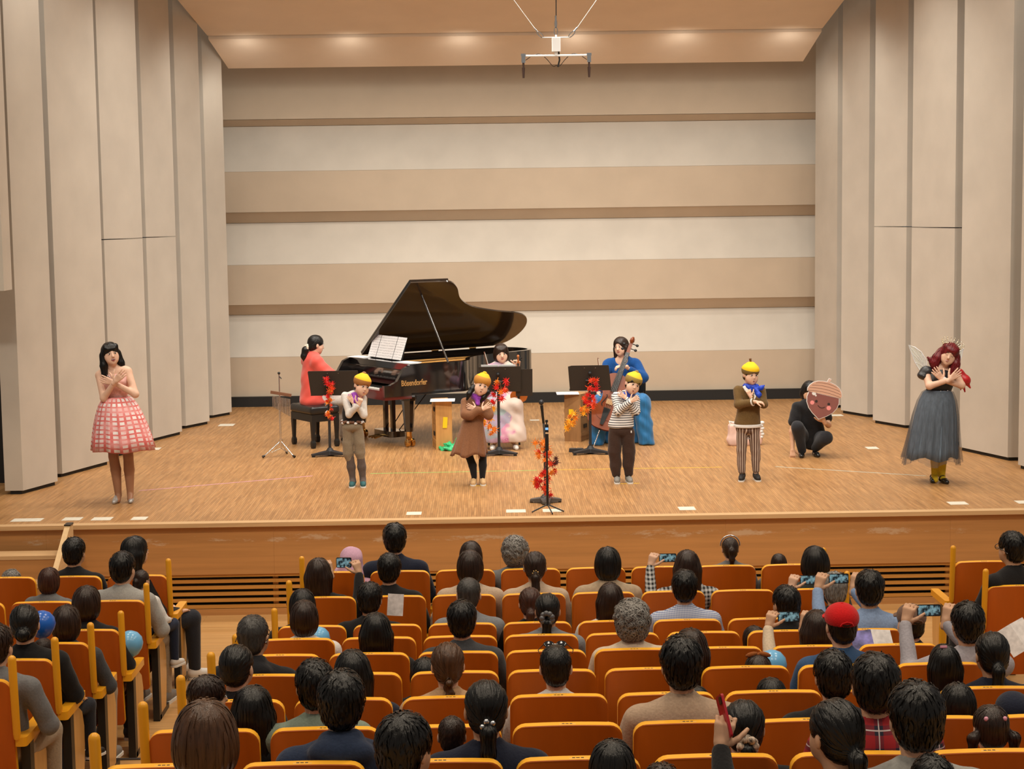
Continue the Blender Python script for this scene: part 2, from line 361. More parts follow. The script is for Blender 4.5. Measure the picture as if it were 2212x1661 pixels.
def seat(x, row, label, left_end=False, right_end=False):
    t = thing('auditorium_seat', label, 'seat', (x, ROWY[row], RZ[row]), 0, 'orange auditorium seats')
    link('backrest', SM['backrest'], [m_seat, m_sedge], t); link('back_cushion', SM['back_cushion'], m_cush, t); link('seat_cushion', SM['seat_cushion'], m_cush, t)
    q = link('number_plate', SM['number_plate'], m_plate, t, (0, 0, .9565)); link('plate_print', SM['plate_print'], m_ink, q)
    p = .2605
    for s, e in ((-1, left_end), (1, right_end)):
        if e:
            link('end_armrest', SM['end_armrest'], m_arm, t, (s*(p+.012), 0, 0)); link('end_frame', SM['end_frame'], m_bkm, t, (s*(p+.012), 0, 0))
            link('end_panel', SM['end_panel'], m_endp, t, (s*(p+.012), 0, 0))
            o = link('post', SM['post'], m_arm, t, (s*(p-.006), .01, .955)); o.rotation_euler = (R(5), 0, 0)
        elif s > 0:
            link('armrest', SM['armrest'], m_arm, t, (p, 0, 0)); link('stanchion', SM['stanchion'], m_bkm, t, (p, 0, 0))
    return t
PITCH = .521
CX0 = -1.50+PITCH/2; LX0 = -2.545-PITCH/2; RX0 = 3.695+PITCH/2
def colx(block, c): return CX0+PITCH*(c-1) if block == 'c' else (LX0-PITCH*(c-1) if block == 'l' else RX0+PITCH*(c-1))
for row in range(1, 11):
    rw = 'front row' if row == 1 else ORD[row]+' row'
    for c in range(1, 9):
        xx = colx('c', c)
        if row > 9 and not (1 < c < 8): continue
        if xx > 1.02+.295*ROWY[row]: continue
        seat(xx, row, f'orange wooden seat, {rw} of the centre block, {ORD[c]} from its left aisle', c == 1, c == 8)
    if row <= 6:
        for c in range(1, 5):
            if colx('l', c) < -.285*ROWY[row]-.45: continue
            seat(colx('l', c), row, f'orange wooden seat, {rw} of the left block, {ORD[c]} from the aisle', False, c == 1)
    if row <= 4:
        for c in range(1, 3):
            if colx('r', c) > .31*ROWY[row]+.25: continue
            seat(colx('r', c), row, f'orange wooden seat, {rw} of the right block, {ORD[c]} from the aisle', c == 1, False)
# ------------------------------------------------------------------ organic surfaces: smooth unions of rounded shapes
V3 = lambda *a: np.array(a, np.float64)
def rotm(rx=0, ry=0, rz=0): return np.array(Euler((R(rx), R(ry), R(rz))).to_matrix())
class Org:
    def __init__(s): s.p = []; s.mods = []; s.grid = None
    def cap(s, a, b, r1, r2=None, k=.02, sub=False, fy=1.0):
        a = V3(*a); b = V3(*b); r2 = r1 if r2 is None else r2; m = max(r1, r2)
        s.p.append(('c', np.minimum(a, b)-m, np.maximum(a, b)+m, k, sub, (a, b, r1, r2, fy))); return s
    def chain(s, pts, rs, k=.02, fy=1.0):
        for i in range(len(pts)-1): s.cap(pts[i], pts[i+1], rs[i], rs[i+1], k, False, fy)
        return s
    def ell(s, c, r, M=None, k=.02, sub=False):
        c = V3(*c); r = V3(*(r if hasattr(r, '__len__') else (r,)*3)); m = r if M is None else np.full(3, r.max())
        s.p.append(('e', c-m, c+m, k, sub, (c, r, M))); return s
    def box(s, c, h, M=None, rad=.01, k=.02, sub=False):
        c = V3(*c); h = V3(*h); m = h if M is None else np.full(3, np.linalg.norm(h))
        s.p.append(('b', c-m, c+m, k, sub, (c, h, M, rad))); return s
    def field(s, vox):
        lo = np.min([q[1]-q[3]*.3 for q in s.p if not q[4]], 0)-3*vox; hi = np.max([q[2]+q[3]*.3 for q in s.p if not q[4]], 0)+3*vox
        n = np.ceil((hi-lo)/vox).astype(int)+1
        ax = [(lo[i]+vox*np.arange(n[i])).astype(np.float32) for i in range(3)]
        D = np.full(n, .5, np.float32)
        for kind, a, b, k, sub, d in s.p:
            e = k+2.5*vox; i0 = np.maximum(((a-e-lo)/vox).astype(int), 0); i1 = np.minimum(np.ceil((b+e-lo)/vox).astype(int)+1, n)
            if (i1 <= i0).any(): continue
            sl = tuple(slice(i0[j], i1[j]) for j in range(3))
            X = ax[0][sl[0]][:, None, None]; Y = ax[1][sl[1]][None, :, None]; Zc = ax[2][sl[2]][None, None, :]
            if kind == 'c':
                A, B, r1, r2, fy = d; ba = (B-A); ba = V3(ba[0], ba[1]/fy, ba[2]); L2 = max(float(ba@ba), 1e-9)
                px, py, pz = X-A[0], (Y-A[1])/fy, Zc-A[2]
                t = np.clip((px*ba[0]+py*ba[1]+pz*ba[2])/L2, 0, 1)
                v = np.sqrt((px-t*ba[0])**2+(py-t*ba[1])**2+(pz-t*ba[2])**2)-(r1+(r2-r1)*t)
                if fy < 1: v = v*(.5+.5*fy)
            else:
                c = d[0]; px, py, pz = X-c[0], Y-c[1], Zc-c[2]; M = d[2]
                if M is not None:
                    px, py, pz = (M[0, 0]*px+M[1, 0]*py+M[2, 0]*pz, M[0, 1]*px+M[1, 1]*py+M[2, 1]*pz, M[0, 2]*px+M[1, 2]*py+M[2, 2]*pz)
                if kind == 'e':
                    r = d[1]; k0 = np.sqrt((px/r[0])**2+(py/r[1])**2+(pz/r[2])**2); k1 = np.sqrt((px/r[0]**2)**2+(py/r[1]**2)**2+(pz/r[2]**2)**2)+1e-6
                    v = k0*(k0-1)/k1
                else:
                    h, rad = d[1], d[3]; qx, qy, qz = np.abs(px)-h[0]+rad, np.abs(py)-h[1]+rad, np.abs(pz)-h[2]+rad
                    v = np.sqrt(np.maximum(qx, 0)**2+np.maximum(qy, 0)**2+np.maximum(qz, 0)**2)+np.minimum(np.maximum(np.maximum(qx, qy), qz), 0)-rad
            C = D[sl]
            if sub:
                v = -v; h = np.maximum(k-np.abs(C-v), 0)/k; D[sl] = np.maximum(C, v)+h*h*k*.25
            else:
                h = np.maximum(k-np.abs(C-v), 0)/k; D[sl] = np.minimum(C, v)-h*h*k*.25
        for f in s.mods:
            X, Y, Zc = ax[0][:, None, None], ax[1][None, :, None], ax[2][None, None, :]
            D = (D+f(X, Y, Zc)).astype(np.float32)
        s.grid = (lo, vox, D); return D, lo
    def sample(s, P):
        lo, vox, D = s.grid; q = (P-lo)/vox; n = np.array(D.shape); q = np.clip(q, 0, n-1.001); i = q.astype(int); f = q-i; i = np.minimum(i, n-2)
        out = 0
        for a in (0, 1):
            for b in (0, 1):
                for c in (0, 1):
                    w_ = (f[:, 0] if a else 1-f[:, 0])*(f[:, 1] if b else 1-f[:, 1])*(f[:, 2] if c else 1-f[:, 2])
                    out = out+w_*D[i[:, 0]+a, i[:, 1]+b, i[:, 2]+c]
        return out
    def grad(s, P, e=None):
        e = e or s.grid[1]; g = np.stack([s.sample(P+e*np.eye(3)[j])-s.sample(P-e*np.eye(3)[j]) for j in range(3)], 1)
        return g/(np.linalg.norm(g, axis=1, keepdims=True)+1e-9)
    def mesh(s, vox=.01, smooth=1):
        D, lo = s.field(vox); ins = D < 0; nx, ny, nz = D.shape
        c8 = [(a, b, c) for a in (0, 1) for b in (0, 1) for c in (0, 1)]
        cnt = sum(ins[a:nx-1+a, b:ny-1+b, c:nz-1+c].astype(np.int8) for a, b, c in c8)
        act = (cnt > 0) & (cnt < 8); I, J, K = np.nonzero(act); idx = np.full(act.shape, -1, np.int64); idx[I, J, K] = np.arange(len(I))
        val = {o: D[I+o[0], J+o[1], K+o[2]] for o in c8}
        acc = np.zeros((len(I), 3)); num = np.zeros(len(I))
        for a in c8:
            for ax_ in range(3):
                if a[ax_] == 0:
                    b = list(a); b[ax_] = 1; b = tuple(b); va, vb = val[a], val[b]; cr = (va < 0) != (vb < 0)
                    t = np.where(cr, va/(va-vb+1e-12), 0); p = np.tile(np.array(a, float), (len(I), 1)); p[:, ax_] += t
                    acc += np.where(cr[:, None], p, 0); num += cr
        V = np.stack([I, J, K], 1)+acc/np.maximum(num, 1)[:, None]; V = lo+V*vox
        F = []
        a, b = ins[:-1, 1:-1, 1:-1], ins[1:, 1:-1, 1:-1]; i, j, k = np.nonzero(a != b); f = a[i, j, k]; j1, k1 = j+1, k+1
        q = np.stack([idx[i, j1-1, k1-1], idx[i, j1, k1-1], idx[i, j1, k1], idx[i, j1-1, k1]], 1); q[~f] = q[~f][:, ::-1]; F.append(q)
        a, b = ins[1:-1, :-1, 1:-1], ins[1:-1, 1:, 1:-1]; i, j, k = np.nonzero(a != b); f = a[i, j, k]; i1, k1 = i+1, k+1
        q = np.stack([idx[i1-1, j, k1-1], idx[i1-1, j, k1], idx[i1, j, k1], idx[i1, j, k1-1]], 1); q[~f] = q[~f][:, ::-1]; F.append(q)
        a, b = ins[1:-1, 1:-1, :-1], ins[1:-1, 1:-1, 1:]; i, j, k = np.nonzero(a != b); f = a[i, j, k]; i1, j1 = i+1, j+1
        q = np.stack([idx[i1-1, j1-1, k], idx[i1, j1-1, k], idx[i1, j1, k], idx[i1-1, j1, k]], 1); q[~f] = q[~f][:, ::-1]; F.append(q)
        F = np.concatenate(F); F = F[(F >= 0).all(1)]
        for _ in range(smooth):
            S = np.zeros_like(V); n_ = np.zeros(len(V))
            for e in range(4): np.add.at(S, F[:, e], V[F[:, (e+1) % 4]]); np.add.at(n_, F[:, e], 1)
            V = V*.5+.5*S/np.maximum(n_, 1)[:, None]
        return V, F
class Acc:
    """collects vertex and face arrays (and material slots) into one mesh"""
    def __init__(s): s.V = []; s.Q = []; s.n = 0
    def add(s, V, F, mi=0, M=None):
        V = np.asarray(V, float)
        if M is not None: M = np.array(M); V = V@M[:3, :3].T+M[:3, 3]
        if len(F) == 0: return s
        if not isinstance(F, np.ndarray):
            g = {}
            for f in F: g.setdefault(len(f), []).append(f)
            for L_, fs in g.items(): s.Q.append((np.array(fs)+s.n, mi))
        else: s.Q.append((F+s.n, mi))
        s.V.append(V); s.n += len(V); return s
    def mb(s, mb, M=None, mi=None):
        V = np.array(mb.v); ms = np.array(mb.m)
        if M is not None: M = np.array(M); V = V@M[:3, :3].T+M[:3, 3]
        for m_ in sorted(set(mb.m)):
            g = {}
            for f, q in zip(mb.f, mb.m):
                if q == m_: g.setdefault(len(f), []).append(f)
            for L_, fs in g.items(): s.Q.append((np.array(fs)+s.n, m_ if mi is None else mi))
        s.V.append(V); s.n += len(V); return s
    def mesh(s, name, smooth=180):
        V = np.concatenate(s.V); me = bpy.data.meshes.new(name); me.vertices.add(len(V)); me.vertices.foreach_set('co', V.astype(np.float32).ravel())
        li = np.concatenate([q.ravel() for q, _ in s.Q]); lt = np.concatenate([np.full(len(q), q.shape[1]) for q, _ in s.Q]); mi = np.concatenate([np.full(len(q), m) for q, m in s.Q])
        ls = np.concatenate([[0], np.cumsum(lt)[:-1]])
        me.loops.add(len(li)); me.loops.foreach_set('vertex_index', li.astype(np.int32)); me.polygons.add(len(lt)); me.polygons.foreach_set('loop_start', ls.astype(np.int32))
        me.polygons.foreach_set('material_index', mi.astype(np.int32)); me.update(calc_edges=True); me.validate()
        if smooth: 
            me.shade_smooth()
            if smooth < 179: me.set_sharp_from_angle(angle=R(smooth))
        return me
def TM(loc=(0, 0, 0), rx=0, ry=0, rz=0, s=1.0):
    M = np.eye(4); M[:3, :3] = rotm(rx, ry, rz)*s; M[:3, 3] = loc; return M
def unit(v): v = np.array(v, float); return v/(np.linalg.norm(v)+1e-12)
# ---- heads, faces, hands: head frame has its centre at eye height, looks along -y, head about .22 tall
def head_org(o, kid=False):
    o.ell((0, .012, .028), (.075, .093, .085), k=.02)
    o.ell((0, -.025, -.035), (.060, .064, .072), k=.04)
    o.cap((0, -.058, -.088), (0, -.02, -.085), .021, .026, k=.03)
    o.cap((-.04, -.035, -.035), (-.035, -.045, -.06), .024, .02, k=.03); o.cap((.04, -.035, -.035), (.035, -.045, -.06), .024, .02, k=.03)
    if kid: o.cap((0, -.084, -.004), (0, -.095, -.026), .006, .0095, k=.012); o.ell((0, -.042, -.045), (.065, .037, .042), k=.03)
    else: o.cap((0, -.082, .012), (0, -.100, -.026), .007, .0115, k=.012)
    for s in (-1, 1):
        o.ell((s*.029, -.099, .004), (.018, .014, .0095), k=.012, sub=True)
        o.ell((s*.077, .014, -.006), (.010, .019, .031), rotm(0, 0, s*-18), k=.008)
    o.cap((0, .018, -.06), (0, .034, -.155), .049, .052, k=.03)
    return o
HEADV = {}
def head_mesh(kid=False):
    if kid not in HEADV: HEADV[kid] = head_org(Org(), kid).mesh(.0055)
    return HEADV[kid]
def face_mb(mouth='smile', eyes='open', e=1.0):
    """slots: 1 white, 2 dark, 3 lips, 4 blush-free dark mouth"""
    mb = MB()
    for s in (-1, 1):
        M = Matrix.Rotation(R(s*-12), 3, 'Z')
        if eyes == 'open':
            mb.ball((s*.030, -.0835, .004), (.0135, .006, .0062*e), 10, 8, M, 1)
            mb.ball((s*.0295, -.0875, .004), (.0062*e, .003, .0062*e), 8, 6, M, 2)
            mb.tube([(s*.016, -.0890, .0055), (s*.023, -.0915, .0050+.0058*e), (s*.032, -.0900, .0050+.0064*e), (s*.0445, -.0800, .0085)], [.0010, .0019, .0020, .0008], 6, 2)
        else:
            mb.tube([(s*.016, -.0885, .0045), (s*.023, -.0905, .0008), (s*.032, -.0892, .0002), (s*.0445, -.0800, .0046)], [.001, .0018, .0018, .0008], 6, 2)
        mb.tube([(s*.015, -.0905, .0262), (s*.028, -.0895, .0310), (s*.046, -.0760, .0285)], [.0022, .0024, .001], 6, 2)
        mb.ball((s*.006, -.1045, -.0325), (.003, .002, .0016), 6, 4, None, 4)
    if mouth == 'closed':
        mb.tube([(-.021, -.0815, -.056), (-.008, -.0900, -.0535), (0, -.0915, -.0548), (.008, -.0900, -.0535), (.021, -.0815, -.056)], [.0012, .0038, .0034, .0038, .0012], 8, 3)
        mb.tube([(-.017, -.083, -.0585), (0, -.0905, -.0612), (.017, -.083, -.0585)], [.0015, .0045, .0015], 8, 3)
    elif mouth == 'smile':
        mb.ball((0, -.0835, -.0565), (.021, .0085, .0062), 12, 8, None, 1)
        mb.tube([(-.026, -.0775, -.0505), (-.012, -.0885, -.0522), (0, -.0915, -.0530), (.012, -.0885, -.0522), (.026, -.0775, -.0505)], [.0012, .0028, .003, .0028, .0012], 8, 3)
        mb.tube([(-.025, -.0778, -.0515), (-.013, -.0865, -.0612), (0, -.0895, -.0640), (.013, -.0865, -.0612), (.025, -.0778, -.0515)], [.001, .003, .0038, .003, .001], 8, 3)
    elif mouth == 'laugh':
        mb.ball((0, -.0795, -.0575), (.0235, .0115, .0135), 14, 8, None, 4); mb.ball((0, -.0862, -.0515), (.0195, .0062, .0048), 12, 6, None, 1)
        up = [(.0255*q, -.0915+.0125*q*q, -.0475+.003*q*q) for q in (-1, -.5, 0, .5, 1)]; lo_ = [(.0255*q, -.0905+.0125*q*q, -.0445-.0265*(1-q*q)) for q in (-1, -.6, -.25, .25, .6, 1)]
        mb.tube(up, [.001, .0026, .0026, .0026, .001], 6, 3); mb.tube(lo_, [.001, .0028, .0034, .0034, .0028, .001], 6, 3)
    else:
        hgt = .014 if mouth == 'open' else .009
        mb.ball((0, -.0815, -.060), (.0175, .0095, hgt), 12, 8, None, 4)
        mb.ball((0, -.0868, -.060+hgt*.62), (.0125, .0055, .0034), 10, 6, None, 1)
        pts = [(.0185*math.cos(a), -.0895+.0065*abs(math.cos(a)), -.060+(hgt+.0012)*math.sin(a)) for a in [2*math.pi*i/14 for i in range(15)]]
        mb.tube(pts, .0026, 6, 3, False)
    return mb
def hand_org(o, wrist, fingers, palm, thumb, s=1.0, curl=(12, 18, 12), spread=4, k=.006):
    ex = unit(fingers); en = np.array(palm, float); en = unit(en-ex*(en@ex)); et = np.array(thumb, float); et = unit(et-ex*(et@ex)-en*(et@en)); w_ = np.array(wrist, float)
    P = lambda a, b, c: w_+s*(ex*a+et*b+en*c)
    o.cap(P(-.02, 0, 0), P(.015, .0, 0), .024*s, .023*s, k=.015*s)
    for b in (-.026, -.009, .009, .026): o.cap(P(.02, b*.6, 0), P(.078, b, 0), .013*s, .0115*s, k=.012*s)
    for b, L_, sp in ((.029, .068, 1), (.0095, .077, .35), (-.010, .071, -.35), (-.028, .056, -1)):
        p = P(.082, b, 0); ang = 0; r = .0088*s
        for j, fr in enumerate((.44, .31, .25)):
            ang += R(curl[j]); d = ex*math.cos(ang)+en*math.sin(ang)+et*(R(spread)*sp*1.4)
            q = p+unit(d)*L_*fr*s; o.cap(p, q, r, r*.9, k=k*s); p = q; r *= .9
    p = P(.022, .030, .004); d = unit(ex*.62+et*.72+en*.25)
    for fr, r in ((.030, .0125), (.030, .0108), (.024, .0095)):
        q = p+d*fr*s; o.cap(p, q, r*s, r*.88*s, k=k*s); p = q; d = unit(d+ex*.28+en*.18)
    return o
SKIN = {}
def skin_mats(tone='a'):
    if tone not in SKIN:
        c = dict(a=(.68, .42, .29), b=(.60, .35, .22), c=(.74, .47, .34))[tone]
        SKIN[tone] = [mat('skin_'+tone, c, .5, spec=.35, noise=(30, .05)), mat('eye_white', (.8, .78, .75), .3), mat('lash_and_iris', (.012, .008, .006), .4), mat('lip_rose', (.48, .12, .10), .4), mat('mouth_dark', (.10, .02, .018), .6)]
    return SKIN[tone]
def hair_mat(name, c, rough=.31):
    return mat('hair_'+name, c, rough, spec=.38, noise=(1.0, .35, (70, 70, 5)), bump=(1.0, .25, (140, 140, 6)))
# ---- hair: a smooth shell plus locks that follow it
def locks(o, V, n, crown, grav, tie=None, length=(.05, .12), width=.0055, lift=.0025, seed=0, step=.012, zmin=-9, wave=0, face=None):
    rg = np.random.default_rng(seed); P = V[rg.integers(0, len(V), n)].astype(float).copy(); L_ = rg.uniform(length[0], length[1], n); m = int(np.ceil(length[1]/step))
    off = rg.uniform(.3, 1.4, n)*lift; crown = np.array(crown, float); pts = []; nrm = []; dirs = []; ph = rg.uniform(0, 6.28, n)
    for i in range(m+1):
        g = o.grad(P); P = P-g*(o.sample(P)-off)[:, None]
        if tie is not None:
            d = np.array(tie)-P; far = np.linalg.norm(d, axis=1) > .03; d = d/np.linalg.norm(d, axis=1, keepdims=True); d[(~far) | (P[:, 1] > tie[1]+.005) | (P[:, 2] < tie[2]-.06)] = (0, .1, -1)
        else:
            d = P-crown; d = d/(np.linalg.norm(d, axis=1, keepdims=True)+1e-6)
            gz = np.clip((crown[2]-P[:, 2])/.09, 0, 1)[:, None]*grav; d = d*(1-gz*.8)+np.array([0, 0, -1.0])*gz
        if wave: d = d+wave*np.stack([np.sin(ph+i*.9), np.cos(ph*1.7+i*.8), 0*ph], 1)
        d = d-g*(d*g).sum(1, keepdims=True); d = d/(np.linalg.norm(d, axis=1, keepdims=True)+1e-6)
        pts.append(P.copy()); nrm.append(g); dirs.append(d); P = P+d*(L_/m)[:, None]
    if face is not None:
        A_ = np.stack(pts); bad = ((A_[..., 1] < -.045) & (np.abs(A_[..., 0]) < .060) & (A_[..., 2] < face)).any(0); kp = ~bad
        pts = [p[kp] for p in pts]; nrm = [p[kp] for p in nrm]; dirs = [p[kp] for p in dirs]; n = int(kp.sum())
    wd = width*rg.uniform(.6, 1.3, n); Vs = []; 
    for i in range(m+1):
        side = np.cross(nrm[i], dirs[i]); t = i/m; ww = (wd*(.35+.65*min(1, t*5))*(1-.75*t**3))[:, None]
        Vs += [pts[i]-side*ww-nrm[i]*.0008, pts[i]+nrm[i]*.0006, pts[i]+side*ww-nrm[i]*.0008]
    Vv = np.stack(Vs, 1).reshape(-1, 3); b = np.arange(n)*(3*(m+1)); F = []
    for i in range(m):
        for e in (0, 1): F.append(np.stack([b+3*i+e, b+3*i+e+1, b+3*i+e+4, b+3*i+e+3], 1))
    return Vv, np.concatenate(F)
def hair_mesh(style, seed=0, vox=.006, n=420, front=True):
    """in the head frame"""
    o = Org(); tie = None; crown = (0, .045, .118); grav = .8; ln = (.05, .11); lift = .003; wave = 0; width = .0055
    rg = random.Random(seed*7+3); j = lambda a: rg.uniform(-a, a)
    fringe = .052
    if style in ('short', 'crop', 'tuft'):
        d = {'short': .010, 'crop': .004, 'tuft': .014}[style]
        o.ell((j(.004), .016, .036), (.080+d*.6, .098+d*.7, .086+d), k=.02)
        o.ell((0, .052, -.030), (.064+d*.3, .058, .058), k=.03)
        o.ell((0, -.118, -.045), (.085, .062, .098), k=.015, sub=True)
        for s in (-1, 1): o.ell((s*.088, -.012, -.040), (.026, .052, .052), k=.012, sub=True)
        ln = (.025, .065) if style != 'crop' else (.012, .03); lift = .005 if style != 'crop' else .002; wave = .35; width = .0048
        p1, p2 = j(3), j(3); o.mods.append(lambda X, Y, Zc: (.0028 if style != 'crop' else .0008)*np.sin(150*X+p1+30*Zc)*np.sin(130*Y+p2)*np.sin(120*Zc+p1))
    elif style in ('bob', 'bobwide', 'long', 'longer', 'half'):
        wv = .012 if style == 'bobwide' else 0
        o.ell((j(.003), .018, .036), (.088, .106, .094), k=.02)
        o.ell((0, .028, -.032), (.094+wv, .094+wv*.5, .100+wv), k=.04)
        if style in ('long', 'longer'):
            zb = -.24 if style == 'long' else -.36
            for x in (-.052, 0, .052): o.cap((x, .055, -.03), (x*1.05, .088, zb+abs(x)*.4), .046, .034, k=.04)
            for s in (-1, 1): o.cap((s*.078, .01, -.02), (s*.088, .03, -.17), .022, .016, k=.03)
        o.box((0, .04, -.245 if style not in ('long', 'longer') else -.55), (.3, .3, .11), None, .01, k=.03, sub=True)
        if front: o.ell((0, -.125, -.055), (.062, .085, .096), k=.012, sub=True); o.cap((0, -.14, -.08), (0, -.10, -.20), .06, .07, k=.02, sub=True)
        ln = (.08, .16); grav = 1.0; p1 = j(3); o.mods.append(lambda X, Y, Zc: .0012*np.sin(60*np.arctan2(X, Y-.03)*.35+p1+8*Zc))
    elif style in ('pony', 'ponylow', 'bun', 'braid', 'tight'):
        z = {'pony': .025, 'ponylow': -.035, 'bun': -.035, 'braid': -.04, 'tight': -.03}[style]
        o.ell((j(.003), .014, .034), (.082, .100, .089), k=.02); o.ell((0, .05, -.028), (.066, .060, .056), k=.03)
        o.ell((0, -.118, -.045), (.082, .062, .098), k=.015, sub=True)
        for s in (-1, 1): o.ell((s*.090, -.010, -.042), (.024, .050, .048), k=.012, sub=True)
        tie = (0, .112, z)
        if style == 'bun': o.ell((0, .122, z), (.040, .034, .038), k=.012)
        elif style == 'braid':
            for q in range(7): o.ell((.010*math.sin(q*2.4), .118+.010*math.cos(q*2.4), z-.02-.026*q), (.021-.001*q, .019, .021), k=.010)
        elif style in ('pony', 'ponylow'):
            L_ = .19; o.chain([(0, .105, z), (0, .128, z-.02), (j(.01), .135, z-.10), (j(.02), .125, z-L_)], [.020, .027, .026, .010], k=.015)
        ln = (.07, .13); p1 = j(3); o.mods.append(lambda X, Y, Zc: .0012*np.sin(70*np.arctan2(X, Zc-z)*.5+p1))
    elif style == 'pigtails':
        o.ell((0, .014, .034), (.082, .100, .089), k=.02); o.ell((0, .05, -.028), (.066, .060, .056), k=.03)
        o.ell((0, -.118, -.045), (.082, .062, .098), k=.015, sub=True)
        for s in (-1, 1): o.chain([(s*.075, .05, -.01), (s*.10, .06, -.03), (s*.10, .055, -.14)], [.018, .026, .010], k=.015)
    elif style == 'curly':
        o.ell((0, .018, .032), (.098, .114, .102), k=.02); o.ell((0, .045, -.045), (.088, .074, .072), k=.04)
        o.ell((0, -.128, -.05), (.075, .075, .095), k=.015, sub=True)
        for q in range(190):
            v = unit((rg.gauss(0, 1), rg.gauss(.3, 1), rg.gauss(.2, 1)))
            if v[1] < -.45: continue
            o.ell((v[0]*.094, .02+v[1]*.108, .022+v[2]*.105), (rg.uniform(.010, .018), rg.uniform(.010, .018), rg.uniform(.008, .015)), k=.008)
        wave = 1.4; ln = (.05, .10); lift = .010; width = .0042; grav = .6; n = 1100
    V, F = o.mesh(vox); a = Acc(); a.add(V, F)
    V2, F2 = locks(o, V, n, crown, grav, tie, ln, width, lift, seed, wave=wave); a.add(V2, F2)
    return a.mesh('hair_'+style)
HAIRC = {}
def hair_cached(style, seed, n=420):
    seed = seed % 4; k = (style, seed)
    if k not in HAIRC: HAIRC[k] = hair_mesh(style, seed, vox=.007, n=n)
    return HAIRC[k]
# ------------------------------------------------------------------ the audience (bodies face -y in their own frame and are turned to the stage)
HC = dict(blk=(.0075, .0065, .006), brn=(.026, .013, .0085), red=(.050, .018, .011), lbr=(.075, .034, .016), gry=(.24, .225, .21), sgr=(.045, .042, .040))
HM = {k: hair_mat(k, v) for k, v in HC.items()}
def knit(name, c, sc=90): return mat('cloth_'+name, c, .9, spec=.15, noise=(sc, .10), bump=(sc, .25), sheen=.15)
def check_mat(name, base, line, size, wid=.3, third=None):
    m, nt, b = nodes_of(name); L = nt.links; tc = N(nt, 'TexCoord'); sp = N(nt, 'SeparateXYZ'); L.new(tc.outputs['Object'], sp.inputs[0])
    def stripes(out, size, wid):
        q = N(nt, 'Math', _operation='PINGPONG'); q.inputs[1].default_value = size/2; L.new(out, q.inputs[0])
        g = N(nt, 'Math', _operation='LESS_THAN'); g.inputs[1].default_value = size/2*wid; L.new(q.outputs[0], g.inputs[0]); return g.outputs[0]
    a = stripes(sp.outputs[0], size, wid); c = stripes(sp.outputs[2], size, wid)
    s = N(nt, 'Math', _operation='ADD'); L.new(a, s.inputs[0]); L.new(c, s.inputs[1]); h = N(nt, 'Math', _operation='MULTIPLY'); h.inputs[1].default_value = .5; L.new(s.outputs[0], h.inputs[0])
    mx = N(nt, 'Mix', _data_type='RGBA'); mx.inputs[6].default_value = (*base, 1); mx.inputs[7].default_value = (*line, 1); L.new(h.outputs[0], mx.inputs[0]); out = mx.outputs[2]
    if third:
        t = stripes(sp.outputs[0], size, .06); t2 = stripes(sp.outputs[2], size, .06); mm = N(nt, 'Math', _operation='MAXIMUM'); L.new(t, mm.inputs[0]); L.new(t2, mm.inputs[1])
        m2 = N(nt, 'Mix', _data_type='RGBA'); L.new(mm.outputs[0], m2.inputs[0]); L.new(out, m2.inputs[6]); m2.inputs[7].default_value = (*third, 1); out = m2.outputs[2]
    L.new(out, b.inputs['Base Color']); b.inputs['Roughness'].default_value = .85; return m
CM = dict(black=knit('black', (.014, .013, .014)), grey=knit('grey', (.16, .16, .165)), lgrey=knit('pale_grey', (.36, .355, .34)), white=knit('white', (.70, .68, .66)),
    dgrey=knit('charcoal', (.055, .058, .065)), blackknit=knit('black_ribbed', (.012, .012, .013), 40), pink=knit('lilac_pink', (.60, .36, .50)), navy=knit('navy', (.014, .018, .036)),
    hoodblack=knit('black_fleece', (.013, .013, .016)), hoodnavy=knit('navy_fleece', (.022, .034, .070)), green=knit('grey_green', (.20, .25, .20)), beige=knit('beige', (.50, .38, .28)),
    greyjkt=knit('grey_jacket', (.20, .21, .23)), tan=knit('tan', (.48, .30, .17)), cream=knit('cream', (.66, .54, .41)), beigeknit=knit('beige_cable', (.42, .32, .22), 35),
    beigesw=knit('beige_sweater', (.46, .33, .235)), dgreen=knit('dark_green', (.035, .040, .035)), denim=knit('denim', (.035, .085, .19), 120), sky=knit('pale_blue', (.24, .34, .55)),
    lilac=knit('pale_lilac', (.36, .34, .38)), check=check_mat('cloth_blue_check', (.62, .66, .74), (.14, .19, .40), .011, .5), plaid=check_mat('cloth_red_plaid', (.36, .012, .018), (.016, .016, .035), .075, .42, (.6, .5, .5)),
    striped=check_mat('cloth_stripe', (.5, .5, .5), (.012, .012, .014), .03, .5))
m_trou = [knit('dark_trousers', (.02, .022, .03)), knit('beige_trousers', (.34, .27, .19)), knit('navy_trousers', (.018, .026, .055))]
m_shoe = [mat('black_shoe', (.015, .014, .014), .5), mat('grey_shoe', (.18, .17, .16), .6), mat('white_shoe', (.65, .63, .6), .6)]
m_sole = mat('pale_sole', (.72, .70, .66), .6)
ARM = {'rest': [((.19, .03, .895), (.265, -.04, .665), (.15, -.29, .60))]*2,
       'phoneL': [((.19, .03, .895), (.26, -.20, .80), (.245, -.38, 1.035)), ((.19, .03, .895), (.17, -.26, .82), (-.015, -.39, 1.03))],
       'phone1': [((.19, .03, .895), (.29, -.20, .78), (.20, -.40, .985)), ((.19, .03, .895), (.265, -.04, .665), (.15, -.29, .60))],
       'phoneR': [((.19, .03, .895), (.17, -.26, .82), (-.015, -.39, 1.03)), ((.19, .03, .895), (.26, -.20, .80), (.245, -.38, 1.035))]}
AUDC = {}
